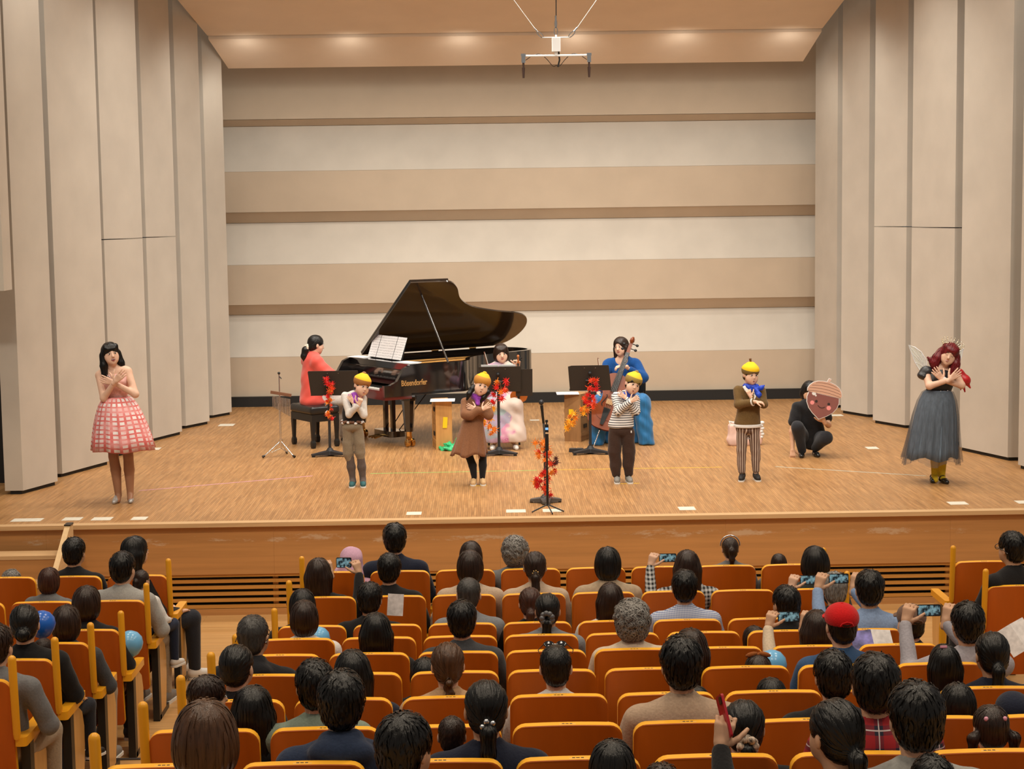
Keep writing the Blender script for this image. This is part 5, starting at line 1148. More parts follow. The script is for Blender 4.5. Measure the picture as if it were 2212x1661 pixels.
m_bshoe = mat('beige_shoe', (.62, .40, .20), .65); shoe_part(t, P(1024, 0)[0], 0, -4, m_bshoe, m_sole, .86); shoe_part(t, P(1043, 0)[0], 0, 4, m_bshoe, m_sole, .86)
scarf(t, 'scarf', P(1036, 853, -.015), .058, .022, m_purple, .9, [([P(1033, 858, -.07), P(1036, 868, -.10)], [.026, .022])], -.012, 2)
hair_part(t, HMx, lambda o: (h_cap(o, -.006), h_face(o, .064, -.045, .092), [o.chain([(s*.070, .02, -.02), (s*.088, .0, -.06), (s*.085-.03, -.02, -.13), (s*.07-.05, -.03, -.20)], [.022, .030, .028, .010], .015) for s in (-1, 1)]), HM['blk'], seed=4, n=260, lift=.0012)
acorn_hat(t, HMx, two_tone('hat_yellow_orange', (.80, .42, .012), (.50, .21, .030), .105), knit('hat_yellow_knob', (.78, .45, .02)), .012)
# ================= boy in striped shirt
t = thing('person', 'boy in yellow knit hat, blue scarf, striped shirt and dark brown trousers', 'person', (1.43, 18.24, 0)); P = fm(1344, 1042, 204)
HMx = TM(P(1367, 827, -.05), 6, 20, 14, S)
Rs, Re, Rw = P(1330, 854, .0), P(1334, 884, -.10), P(1359, 862, -.17); Ls, Le, Lw = P(1374, 862, .0), P(1373, 886, -.06), P(1351, 856, -.13)
body_part(t, HMx, [([P(1360, 844, -.01), P(1353, 855, 0)], [.04, .045]), ([P(1351, 860, 0), P(1347, 885, 0), P(1343, 912, 0)], [.075, .075, .07], .7), ([Rs, Re, Rw], [.030, .026, .020]), ([Ls, Le, Lw], [.030, .026, .020]), ([P(1329, 918), P(1329, 985), P(1331, 1025)], [.045, .036, .024]), ([P(1355, 918), P(1357, 985), P(1357, 1025)], [.045, .036, .024])],
    [dict(wrist=Rw, fingers=(.85, .1, .45), palm=(0, 1, 0), thumb=(-.4, 0, .8), s=.72, curl=(10, 14, 10)), dict(wrist=Lw, fingers=(-.75, .1, .60), palm=(0, 1, 0), thumb=(.5, 0, .8), s=.72, curl=(8, 10, 8))], 'c', 'open', kid=True)
def stripe_mat():
    m, nt, b = nodes_of('navy_white_stripes'); L = nt.links; at = nt.nodes.new('ShaderNodeAttribute'); at.attribute_name = 'along'
    q = N(nt, 'Math', _operation='PINGPONG'); q.inputs[1].default_value = .0125; L.new(at.outputs['Fac'], q.inputs[0]); g = N(nt, 'Math', _operation='LESS_THAN'); g.inputs[1].default_value = .0042; L.new(q.outputs[0], g.inputs[0])
    mx = N(nt, 'Mix', _data_type='RGBA'); L.new(g.outputs[0], mx.inputs[0]); mx.inputs[6].default_value = (.74, .72, .70, 1); mx.inputs[7].default_value = (.02, .02, .03, 1); L.new(mx.outputs[2], b.inputs['Base Color']); b.inputs['Roughness'].default_value = .85; return m
q = cloth(t, 'striped_shirt', lambda o: (o.chain([P(1352, 858, 0), P(1347, 885, 0), P(1342, 916, 0)], [.088, .105, .138], .03, .72), o.cap(P(1333, 855, 0), P(1372, 862, 0), .038, .038, k=.03), o.box(P(1342, 936, 0), (.3, .3, .07), None, .005, .01, True), o.chain([Rs, Re, [Re[i]*.1+Rw[i]*.9 for i in range(3)]], [.046, .042, .031], .02), o.chain([Ls, Le, [Le[i]*.1+Lw[i]*.9 for i in range(3)]], [.045, .042, .031], .02)), stripe_mat(), .007, .0025)
def along_attr(me, arms):
    co = np.zeros(len(me.vertices)*3, np.float32); me.vertices.foreach_get('co', co); co = co.reshape(-1, 3).astype(float); out = co[:, 2].copy(); best = np.full(len(co), .062)
    for pts in arms:
        acc = 0
        for a, b in zip(pts[:-1], pts[1:]):
            a, b = V3(*a), V3(*b); d = b-a; L_ = np.linalg.norm(d); tt = np.clip(((co-a)@d)/L_**2, 0, 1); dist = np.linalg.norm(co-a-tt[:, None]*d, axis=1); tu_ = np.clip(((co-a)@d)/L_**2, -.35, 1.35); k = (dist < best) & ((co[:, 1] < -.05) | (np.abs(co[:, 0]) > .13)); out[k] = acc+tu_[k]*L_; best[k] = dist[k]; acc += L_
    at = me.attributes.new('along', 'FLOAT', 'POINT'); at.data.foreach_set('value', out.astype(np.float32))
along_attr(q.data, [(Rs, Re, Rw), (Ls, Le, Lw)])
m_dkbr = knit('dark_brown_cord', (.048, .026, .019), 70)
cloth(t, 'trousers', lambda o: (o.ell(P(1342, 929, 0), (.136, .09, .07), k=.02), o.chain([P(1328, 935, 0), P(1327, 975, 0), P(1329, 1005, 0), P(1330, 1024, 0)], [.072, .070, .060, .048], .008), o.chain([P(1356, 935, 0), P(1358, 975, 0), P(1357, 1005, 0), P(1357, 1022, 0)], [.072, .070, .060, .048], .008)), m_dkbr, .009, .004)
MB().box((P(1362, 0)[0], -.098, P(0, 929)[2]), (.012, .004, .024)).build('label_tag', m_wht, t)
m_gsh = mat('grey_sneaker', (.24, .23, .21), .7); shoe_part(t, P(1332, 0)[0], 0, -4, m_gsh, m_sole, .88); shoe_part(t, P(1357, 0)[0], 0, 5, m_gsh, m_sole, .88)
m_blue = mat('royal_blue_velvet', (.012, .045, .42), .6, sheen=.4, noise=(50, .3))
scarf(t, 'scarf', P(1356, 846, -.01), .060, .026, m_blue, .9, None, .02, 3)
hat_hair(t, HMx, 5)
acorn_hat(t, HMx, two_tone('hat_yellow_olive', (.78, .48, .02), (.30, .20, .045), .085), knit('hat_olive_knob', (.30, .2, .05)), .010)
# ================= boy in brown tunic
t = thing('person', 'boy in yellow hat with stalk, blue tulle scarf, white-edged brown tunic and striped trousers', 'person', (2.79, 18.25, 0)); P = fm(1620, 1036, 204)
HMx = TM(P(1622, 805, -.02), 3, 3, 18, S)
Rs, Re, Rw = P(1594, 838, .0), P(1594, 868, -.08), P(1627, 860, -.19); Ls, Le, Lw = P(1646, 840, .0), P(1648, 868, -.08), P(1618, 850, -.14)
body_part(t, HMx, [([P(1621, 823, 0), P(1620, 834, 0)], [.04, .045]), ([P(1620, 838, 0), P(1619, 870, 0), P(1618, 902, 0)], [.075, .075, .07], .7), ([Rs, Re, Rw], [.030, .026, .020]), ([Ls, Le, Lw], [.030, .026, .020]), ([P(1605, 908), P(1604, 975), P(1603, 1020)], [.045, .034, .024]), ([P(1628, 908), P(1633, 975), P(1634, 1020)], [.045, .034, .024])],
    [dict(wrist=Rw, fingers=(.95, -.1, -.12), palm=(0, .3, -1), thumb=(.1, -.7, .6), s=.72, curl=(18, 30, 25)), dict(wrist=Lw, fingers=(-.35, .1, .9), palm=(.1, 1, .1), thumb=(.8, -.2, .3), s=.72, curl=(55, 70, 45))], 'c', 'open', kid=True)
m_tun = knit('olive_brown_jersey', (.145, .085, .030), 80)
def tun(o):
    o.chain([P(1620, 842, 0), P(1618, 875, 0), P(1616, 912, 0)], [.095, .112, .142], .03, .72); o.cap(P(1599, 840, 0), P(1642, 841, 0), .043, .043, k=.03); o.box(P(1616, 938, 0), (.3, .3, .085), None, .005, .01, True)
    o.chain([Rs, Re, [Re[i]*.22+Rw[i]*.78 for i in range(3)]], [.048, .044, .036], .02); o.chain([Ls, Le, [Le[i]*.22+Lw[i]*.78 for i in range(3)]], [.048, .044, .036], .02)
tu = cloth(t, 'tunic', tun, m_tun, .008, .0025)
cloth(t, 'tunic_trim', lambda o: (o.chain([P(1616, 914, 0), P(1616, 916, 0)], [.150, .150], .01, .72), o.box(P(1616, 932, 0), (.3, .3, .06), None, .004, .004, True), o.box(P(1616, 889, 0), (.3, .3, .115), None, .004, .004, True)), m_wht, .006, 0)
for a_, b_ in ((Re, Rw), (Le, Lw)):
    mb = MB(); a_, b_ = Vector(a_), Vector(b_); mb.tube([a_.lerp(b_, .80), a_.lerp(b_, .86)], .041, 16); mb.build('cuff_trim', m_wht, t, 60)
cloth(t, 'collar', lambda o: (o.box(P(1610, 834, -.060), (.022, .012, .035), rotm(-25, -30, 0), .01, .01), o.box(P(1628, 838, -.075), (.012, .010, .05), rotm(-18, -10, 0), .008, .01)), m_wht, .006, 0)
def vstripe():
    m, nt, b = nodes_of('brown_cream_vertical_stripes'); L = nt.links; tc = N(nt, 'TexCoord'); sp = N(nt, 'SeparateXYZ'); L.new(tc.outputs['Object'], sp.inputs[0])
    at = nt.nodes.new('ShaderNodeAttribute'); at.attribute_name = 'around'; q = N(nt, 'Math', _operation='PINGPONG'); q.inputs[1].default_value = .010; L.new(at.outputs['Fac'], q.inputs[0]); g = N(nt, 'Math', _operation='LESS_THAN'); g.inputs[1].default_value = .0033; L.new(q.outputs[0], g.inputs[0])
    mx = N(nt, 'Mix', _data_type='RGBA'); L.new(g.outputs[0], mx.inputs[0]); mx.inputs[6].default_value = (.115, .062, .042, 1); mx.inputs[7].default_value = (.58, .48, .40, 1); L.new(mx.outputs[2], b.inputs['Base Color']); b.inputs['Roughness'].default_value = .85; return m
tq = cloth(t, 'trousers', lambda o: (o.ell(P(1616, 923, 0), (.130, .085, .07), k=.02), o.chain([P(1604, 930, 0), P(1603, 970, 0), P(1602, 990, 0), P(1603, 1016, 0)], [.062, .054, .048, .040], .008), o.chain([P(1629, 930, 0), P(1633, 970, 0), P(1634, 990, 0), P(1634, 1014, 0)], [.062, .054, .048, .040], .008)), vstripe(), .008, .003)
_c = np.zeros(len(tq.data.vertices)*3, np.float32); tq.data.vertices.foreach_get('co', _c); _c = _c.reshape(-1, 3); _cx = np.where(_c[:, 0] < P(1617, 0)[0], P(1603, 0)[0], P(1631.5, 0)[0])
_at = tq.data.attributes.new('around', 'FLOAT', 'POINT'); _at.data.foreach_set('value', (np.arctan2(_c[:, 0]-_cx, -_c[:, 1]+.02)*.056).astype(np.float32))
m_bsh = mat('black_sneaker', (.018, .016, .016), .65); shoe_part(t, P(1604, 0)[0], 0, -14, m_bsh, m_sole, .88); shoe_part(t, P(1635, 0)[0], 0, 2, m_bsh, m_sole, .88)
scarf(t, 'scarf', P(1623, 830, -.01), .060, .024, mat('blue_tulle', (.012, .055, .52), .5, noise=(60, .4)), .9, [([P(1630, 834, -.08), P(1636, 846, -.12), P(1634, 858, -.12)], [.024, .030, .014]), ([P(1630, 834, -.08), P(1642, 832, -.11), P(1648, 828, -.10)], [.022, .024, .012])], 0, 4)
hat_hair(t, HMx, 6)
acorn_hat(t, HMx, two_tone('hat_yellow_khaki', (.85, .55, .012), (.20, .135, .04), .062, -.15), knit('hat_stalk_brown', (.16, .07, .03)), 0, .02, False)
# ================= winged performer
t = thing('person', 'woman with red hair, crown and wings in black dress with grey tulle skirt', 'person', (4.73, 17.9, 0)); P = fm(2031, 1044, 208.5)
HMx = TM(P(2047, 763, -.05), 2, 20, -10)
Rs, Re, Rw = P(2000, 802, .0), P(2002, 829, -.12), P(2040, 815, -.20); Ls, Le, Lw = P(2066, 806, .0), P(2073, 829, -.10), P(2029, 816, -.15)
body_part(t, HMx, [([P(2039, 786, -.01), P(2035, 797, .01)], [.045, .052]), ([P(2034, 803, .01), P(2031, 822, 0), P(2028, 845, 0), P(2026, 870, 0)], [.118, .12, .10, .13], .65), ([P(2005, 801, .01), P(2060, 805, .01)], [.045, .045]), ([Rs, Re, Rw], [.044, .037, .025]), ([Ls, Le, Lw], [.044, .037, .025]), ([P(2016, 870), P(2018, 960), P(2024, 1000, .01), P(2022, 1028)], [.075, .045, .042, .028]), ([P(2038, 870), P(2039, 960), P(2038, 1000, .01), P(2038, 1030)], [.075, .045, .042, .028])],
    [dict(wrist=Rw, fingers=(.78, .0, .60), palm=(0, 1, 0), thumb=(-.6, 0, .7), curl=(4, 6, 5), spread=6), dict(wrist=Lw, fingers=(-.62, -.05, .75), palm=(.1, 1, 0), thumb=(.8, 0, .5), curl=(4, 6, 5), spread=6)], 'c', 'smile', 'closed')
m_yel = knit('yellow_stockings', (.62, .42, .02), 100); m_bsat = mat('black_satin', (.018, .018, .021), .4, spec=.5, noise=(20, .3)); m_rchif = mat('red_chiffon', (.50, .012, .018), .4, spec=.5, noise=(30, .3))
cloth(t, 'stockings', lambda o: (o.chain([P(2019, 960), P(2024, 1000, .01), P(2022, 1029), P(2021, 1037, -.06)], [.055, .049, .034, .030], .008), o.chain([P(2040, 960), P(2038, 1000, .01), P(2038, 1031), P(2039, 1039, -.06)], [.055, .049, .034, .030], .008)), m_yel, .008, 0)
cloth(t, 'bodice', lambda o: (o.chain([P(2032, 815, .0), P(2031, 826, -.005), P(2027, 845, 0)], [.130, .132, .118], .03, .70), o.cap(P(2006, 803, 0), P(2014, 818, -.05), .035, .04, k=.02), o.cap(P(2060, 808, 0), P(2050, 820, -.05), .035, .04, k=.02)), m_bsat, .008, .002)
cloth(t, 'puff_sleeve', lambda o: (o.ell(P(2000, 800, .0), (.075, .07, .058), rotm(0, -25, 0), k=.02), o.ell(P(1993, 809, -.01), (.055, .07, .038), rotm(0, 20, 0), k=.02)), m_bsat, .007, .005)
cloth(t, 'chiffon_sleeve', lambda o: (o.ell(P(2071, 806, .0), (.062, .062, .060), k=.02), o.ell(P(2085, 818, -.03), (.066, .05, .046), rotm(0, 40, 0), k=.03), o.cap(P(2088, 824, -.03), P(2096, 836, -.03), .030, .012, k=.02), o.cap(P(2078, 824, 0), P(2077, 842, .0), .026, .010, k=.02), o.cap(P(2082, 826, 0), P(2086, 846, .0), .020, .008, k=.02)), m_rchif, .007, .005)
mb = MB(); mb.lathe([(.112, .94), (.124, .94), (.124, .985), (.112, .985)], 30, (P(2027, 0)[0], 0, 0)); o_ = mb.build('belt', m_bsat, t, 60); o_.scale = (1, .78, 1)
mb = MB()
for k in range(6): mb.ball((P(2033, 0)[0]+.018*(k-2.5), -.106, .968+.006*(k % 2)), .007, 6, 4)
mb.build('belt_jewels', m_chrome, t, 90)
m_tul = mat('blue_grey_tulle', (.125, .170, .225), .75, noise=(4, .3, (14, 14, 1))); m_tul2 = mat('sheer_dark_tulle', (.085, .088, .100), .8, alpha=.34)
pr = [(.118, .975), (.150, .95), (.185, .86), (.215, .70), (.235, .50), (.250, .36), (.255, .27)]
skirt(t, 'skirt_lining', pr, m_tul, (P(2027, 0)[0], 0), .07, 17, 140, lean=(-.06, -.01), hemj=.02, seed=8)
skirt(t, 'tulle_overskirt', [(r_*1.10, z+.004) for r_, z in pr[:-1]]+[(.295, .225)], m_tul2, (P(2027, 0)[0], 0), .10, 21, 160, lean=(-.065, -.01), hemj=.03, seed=9, th=False)
hm_red = hair_mat('burgundy', (.155, .010, .014), .32)
hair_part(t, HMx, lambda o: (h_cap(o, .004), [o.chain([(s*.078, .02, .0), (s*.098, .0, -.07), (s*.105, -.01, -.13), (s*.085, -.03, -.18)], [.040, .044, .042, .020], .02) for s in (-1, 1)], [o.chain([(x, .06, -.02), (x*1.2, .075, -.14)], [.05, .045], .03) for x in (-.045, 0, .045)], o.cap((-.10, .0, -.13), (-.19, .0, -.10), .030, .012, k=.02), h_face(o, .060, -.055, .085), o.cap((0, -.15, -.10), (0, -.08, -.22), .045, .05, k=.02, sub=True), h_bangs(o, .045)), hm_red, seed=8, wave=.5, ln=(.08, .16), lift=.006)
mb = MB(); rg = random.Random(6)
for k in range(13):
    a = R(-100+200*k/12); base = Vector((.088*math.sin(a), .03-.055*math.cos(a)*.6, .085+.035*math.cos(a))); h = .030+.030*math.cos(a); tip = base+Vector((math.sin(a)*h*.9, .0, h)); mb.tube([base, tip], [.0030, .0016], 6); mb.ball(tip, .006, 6, 4); mb.ball((base+tip)/2+Vector((rg.uniform(-.008, .008), -.006, 0)), .005, 6, 4)
    if k: mb.tube([pb, base], .004, 6)
    mb.ball(base, .008, 6, 4); pb = base
in_head(t, 'crown', mb, mat('pale_gold_crystal', (.82, .74, .55), .2, .8), HMx, 90)
m_wing = mat('iridescent_film', (.75, .85, .80), .25, spec=.8, alpha=.30); m_wrim = mat('white_wing_wire', (.78, .79, .80), .5)
for nm, pts in (('wing', [(2012, 800), (2010, 778), (1999, 760), (1986, 750), (1973, 745), (1979, 762), (1986, 782), (1996, 800)]), ('wing', [(2062, 800), (2068, 782), (2078, 764), (2094, 755), (2090, 772), (2082, 790), (2072, 803)])):
    V_ = [Vector(P(u, v, .14+.0012*abs(u-2035))) for u, v in pts]; mb = MB(); mb.tube(V_+[V_[0]], .006, 8); wg = mb.build(nm, m_wrim, t, 90)
    mb = MB(); mb.add(V_+[v+Vector((0, .002, 0)) for v in V_], [tuple(range(len(V_))), tuple(range(2*len(V_)-1, len(V_)-1, -1))]); mb.build('film', m_wing, wg)
    mb = MB(); root = V_[0]
    for v in V_[2:-1]: mb.tube([root, (root+v)/2+Vector((0, -.003, .01)), v], .0025, 6)
    mb.build('vein', m_wrim, wg, 90)
mb = MB(); mb.tube([Vector(Lw)+Vector((.03, -.005, -.012)), Vector(Lw)+Vector((-.005, -.003, .012))], .033, 16); mb.build('wristband', m_wht, t, 60)
m_mary = mat('black_patent', (.01, .01, .01), .25, spec=.6)
for u, y, rz in ((2021, .05, -14), (2038, -.03, 8)):
    q = shoe_part(t, P(u, 0)[0], y, rz, m_mary, None, .98, 'flat'); mb = MB(); mb.tube([(-.032, .01, .045), (-.022, -.005, .072), (0, -.012, .080), (.022, -.005, .072), (.032, .01, .045)], .005, 8); mb.build('strap', m_mary, q, 90)
# ================= crouching helper with the acorn board
t = thing('person', 'person in black crouching with one hand on the floor, face hidden behind an acorn cut-out', 'person', (3.74, 19.95, 0)); P = fm(1745, 986, 187)
HMx = TM(P(1750, 846, .10), 14, 10, 4)
Rs, Re, Rw = P(1722, 880, .06), P(1709, 932, .0), P(1708, 968, -.06); Ls, Le, Lw = P(1778, 878, .06), P(1784, 915, -.12), P(1768, 904, -.30)
body_part(t, HMx, [([P(1749, 862, .09), P(1749, 874, .09)], [.045, .055]), ([P(1749, 880, .08), P(1752, 910, .10), P(1756, 945, .14)], [.115, .11, .13], .75), ([P(1725, 878, .07), P(1775, 877, .07)], [.045, .045]), ([Rs, Re, Rw], [.042, .034, .024]), ([Ls, Le, Lw], [.042, .034, .024]), ([P(1735, 948, .10), P(1716, 918, -.14), P(1731, 976, .0)], [.075, .055, .032]), ([P(1770, 948, .10), P(1777, 942, -.16), P(1760, 972, .02)], [.075, .055, .032])],
    [dict(wrist=Rw, fingers=(.0, -.35, -1), palm=(0, 1, -.2), thumb=(1, 0, -.2), curl=(25, 25, 15), spread=8), dict(wrist=Lw, fingers=(-.45, -.35, .8), palm=(.1, .9, .3), thumb=(-.6, .5, .3), curl=(35, 45, 30))], 'b', 'closed')
m_blk = knit('black_tee', (.016, .016, .018), 60); m_jean = knit('black_jeans', (.024, .025, .030), 120)
cloth(t, 'tee_shirt', lambda o: (o.chain([P(1749, 884, .08), P(1752, 910, .09), P(1757, 945, .12)], [.135, .14, .165], .03, .78), o.cap(P(1727, 880, .07), P(1773, 879, .07), .062, .062, k=.03), o.chain([Rs, [Rs[i]*.45+Re[i]*.55 for i in range(3)]], [.066, .072], .03), o.chain([Ls, [Ls[i]*.40+Le[i]*.60 for i in range(3)]], [.066, .074], .03)), m_blk, .010, .004)
cloth(t, 'jeans', lambda o: (o.ell(P(1757, 950, .14), (.165, .12, .085), k=.03), o.chain([P(1737, 948, .10), P(1716, 918, -.14)], [.092, .070], .03), o.chain([P(1716, 918, -.14), P(1731, 973, .0)], [.068, .050], .03), o.chain([P(1770, 950, .10), P(1777, 942, -.16)], [.095, .075], .03), o.chain([P(1777, 942, -.16), P(1761, 968, .02)], [.074, .052], .03)), m_jean, .010, .003)
shoe_part(t, P(1729, 0)[0], -.04, -12, m_mary, None, 1, 'flat'); shoe_part(t, P(1760, 0)[0], .0, 6, m_mary, None, 1, 'flat')
hair_part(t, HMx, lambda o: (h_cap(o), o.ell((0, .028, -.035), (.092, .094, .10), k=.04), o.box((0, .04, -.25), (.3, .3, .11), None, .01, .03, True), h_face(o, .058, -.055, .09)), HM['blk'], seed=9, n=500)
ac = thing('acorn_board', 'flat acorn cut-out with smiling face and pink cheeks held by the crouching person', 'cut-out', (3.84, 19.60, .70), 0, None, (R(-6), R(14), 0))
def acorn_out(g=0):
    b = [(-.175, .055), (-.185, .0), (-.175, -.06), (-.14, -.12), (-.085, -.17), (-.03, -.205), (.0, -.225), (.03, -.205), (.085, -.17), (.14, -.12), (.175, -.06), (.185, .0), (.175, .055)]
    c = [(.195, .06), (.20, .09), (.185, .13), (.15, .17), (.10, .195), (.045, .207), (.03, .208), (.042, .245), (.012, .250), (.0, .208), (-.05, .205), (-.10, .195), (-.15, .17), (-.185, .13), (-.20, .09), (-.195, .06)]
    return b, c
bb, cc = acorn_out()
def inset(p, k): return [(x*k, y*k) for x, y in p]
mb = MB(); mb.prism(inset(bb, 1.035)+[], -.012, .0, XZ); mb.prism(inset(cc, 1.03)[::1], -.012, .0, XZ); mb.build('board', m_wht, ac)
mb = MB(); mb.prism(bb, .0004, .0024, XZ); mb.build('nut', mat('acorn_nut_brown', (.24, .085, .070), .7, noise=(6, .08)), ac)
mb = MB(); mb.prism(cc[:6]+cc[10:], .0028, .005, XZ); cp = mb.build('cap', mat('acorn_cap_peach', (.62, .36, .25), .7), ac)
mb = MB(); mb.prism([(.0, .203), (.03, .203), (.042, .245), (.012, .250)], .0028, .005, XZ); mb.build('stalk', mat('acorn_stalk', (.66, .45, .36), .7), ac)
m_line = mat('acorn_line_brown', (.12, .05, .035), .7)
for k in range(4):
    z = .075+.034*k; wd = (.195, .185, .165, .125)[k]; mb = MB(); mb.tube([(x, -.0052, z-.02*(x/wd)**2+.012) for x in [-wd+2*wd*i/12 for i in range(13)]], .0018, 5); mb.build('cap_line', m_line, cp, 60)
m_eye = mat('acorn_eye', (.03, .018, .016), .6); m_chk = mat('acorn_cheek', (.80, .28, .27), .7)
def disc(name, x, z, r_, m, lay=.0040, sq=1.0): mb = MB(); mb.prism([(x+r_*math.cos(a), z+r_*sq*math.sin(a)) for a in [2*math.pi*k/20 for k in range(20)]], .0026, lay, XZ); return mb.build(name, m, ac, 30)
disc('eye', -.072, -.035, .016, m_eye); disc('eye', .075, -.035, .016, m_eye); disc('cheek', -.115, -.060, .024, m_chk); disc('cheek', .085, -.078, .026, m_chk); disc('highlight', -.118, .045, .024, m_wht, .0040, .8); disc('highlight', -.092, .028, .010, m_wht)
mb = MB(); mb.tube([(-.045+.085*i/8, -.0045, -.075-.020*(1-((i-4)/4)**2)) for i in range(9)], .003, 6); mb.build('mouth', m_eye, ac, 60)
# ================= seated musicians
def chair(x, y, rz, label):
    t = thing('musician_chair', label, 'chair', (x, y, 0), R(rz), 'musicians\' black chairs'); mb = MB(); mb.prism(rrect(-.21, .21, -.20, .20, .04), .43, .47); mb.build('seat', m_leath, t, 40)
    mb = MB(); mb.prism(rrect(-.20, .20, .58, .86, .04), -.205, -.18, XZ); mb.build('backrest', m_leath, t, 40)
    for sx in (-1, 1):
        mb = MB(); mb.tube([(sx*.20, .20, 0), (sx*.20, .19, .45), (sx*.20, .215, .84)], .012, 8); mb.build('leg', m_bkm, t, 60); mb = MB(); mb.tube([(sx*.19, -.18, 0), (sx*.19, -.17, .44)], .012, 8); mb.build('leg', m_bkm, t, 60)
    return t
# pianist
t = thing('person', 'pianist with black ponytail and cream scrunchie in a coral top, seated at the piano', 'person', (-2.16, 21.60, 0), R(118))
HMx = TM((0, -.03, 1.262), 10, 0, 0)
arm = [((s*.17, .03, 1.06), (s*.24, -.16, .80), (s*.20, -.42, .80)) for s in (-1, 1)]
body_part(t, HMx, [([(0, .0, 1.17), (0, .02, 1.08)], [.045, .055]), ([(0, .02, 1.06), (0, .02, .85), (0, .0, .60)], [.12, .11, .14], .7), (arm[0], [.04, .034, .024]), (arm[1], [.04, .034, .024]), ([(-.09, .0, .58), (-.10, -.40, .55), (-.10, -.38, .08)], [.08, .055, .035]), ([(.09, .0, .58), (.10, -.40, .55), (.10, -.42, .08)], [.08, .055, .035])],
    [dict(wrist=arm[0][2], fingers=(0, -1, -.1), palm=(0, 0, -1), thumb=(1, 0, 0), curl=(15, 35, 25)), dict(wrist=arm[1][2], fingers=(0, -1, -.1), palm=(0, 0, -1), thumb=(-1, 0, 0), curl=(15, 35, 25))], 'c', 'closed')
m_coral = mat('coral_chiffon', (.72, .085, .062), .65, sheen=.3, noise=(5, .08))
cloth(t, 'coral_top', lambda o: (o.chain([(0, .03, 1.05), (0, .04, .85), (0, .04, .60)], [.145, .155, .185], .04, .80), o.cap((-.15, .03, 1.07), (.15, .03, 1.07), .066, .066, k=.04), o.cap((0, .02, 1.09), (0, .01, 1.125), .075, .058, k=.03), *[o.chain([(s*.16, .03, 1.05), (s*.22, -.10, .86), (s*.22, -.20, .80)], [.078, .105, .085], .05) for s in (-1, 1)], o.ell((0, .02, .56), (.19, .17, .06), k=.05)), m_coral, .010, .004)
m_wtr = knit('white_trousers', (.70, .66, .62))
cloth(t, 'trousers', lambda o: (o.chain([(-.09, .0, .585), (-.10, -.41, .56), (-.10, -.38, .10)], [.088, .075, .06], .02), o.chain([(.09, .0, .585), (.10, -.41, .56), (.10, -.42, .10)], [.088, .075, .06], .02)), m_wtr, .010, .003)
shoe_part(t, -.10, -.40, 0, m_mary, None, 1, 'flat'); shoe_part(t, .10, -.44, 0, m_mary, None, 1, 'flat')
hair_part(t, HMx, lambda o: (o.ell((0, .014, .034), (.083, .101, .090), k=.02), o.ell((0, .05, -.028), (.066, .060, .056), k=.03), o.ell((0, -.118, -.045), (.080, .062, .098), k=.015, sub=True), [o.ell((s*.092, -.004, -.030), (.024, .040, .040), None, .012, True) for s in (-1, 1)], o.chain([(0, .105, -.045), (0, .135, -.08), (0, .14, -.16), (0, .10, -.25)], [.024, .040, .038, .012], .015)), HM['blk'], tie=(0, .112, -.05), seed=10, n=600)
mb = MB(); rg = random.Random(2)
for k in range(11): a = 2*math.pi*k/11; mb.ball((.030*math.cos(a), .122+rg.uniform(-.008, .008), -.048+.030*math.sin(a)), .018, 8, 6)
in_head(t, 'scrunchie', mb, mat('cream_satin', (.72, .62, .50), .5), HMx, 90)
# violinist
chair(.20, 21.5, 0, 'black chair under the seated violinist')
t = thing('person', 'violinist with brown bobbed hair in a pale dress with painted pink and teal flowers, seated', 'person', (.18, 21.40, 0))
HMx = TM((0, .02, 1.135), 3, -4, 6)
Rs, Re, Rw = (-.165, .05, .94), (-.22, -.05, .72), (-.16, -.22, .80); Ls, Le, Lw = (.165, .05, .94), (.26, -.06, .76), (.20, -.20, .985)
body_part(t, HMx, [([(0, .05, 1.05), (0, .06, .96)], [.045, .055]), ([(0, .06, .95), (0, .05, .75), (0, .03, .54)], [.118, .11, .14], .7), ([(-.14, .06, .955), (.14, .06, .955)], [.045, .045]), ([Rs, Re, Rw], [.040, .034, .023]), ([Ls, Le, Lw], [.040, .034, .023]), ([(-.10, .0, .52), (-.11, -.38, .50), (-.10, -.38, .08)], [.08, .055, .035]), ([(.10, .0, .52), (.14, -.38, .50), (.13, -.38, .08)], [.08, .055, .035])],
    [dict(wrist=Rw, fingers=(.3, -.5, .5), palm=(.8, -.2, -.3), thumb=(.2, -.5, .6), curl=(40, 50, 30)), dict(wrist=Lw, fingers=(.0, -.35, .8), palm=(-.5, -.8, 0), thumb=(-.7, .2, .5), curl=(50, 60, 40))], 'c', 'closed')
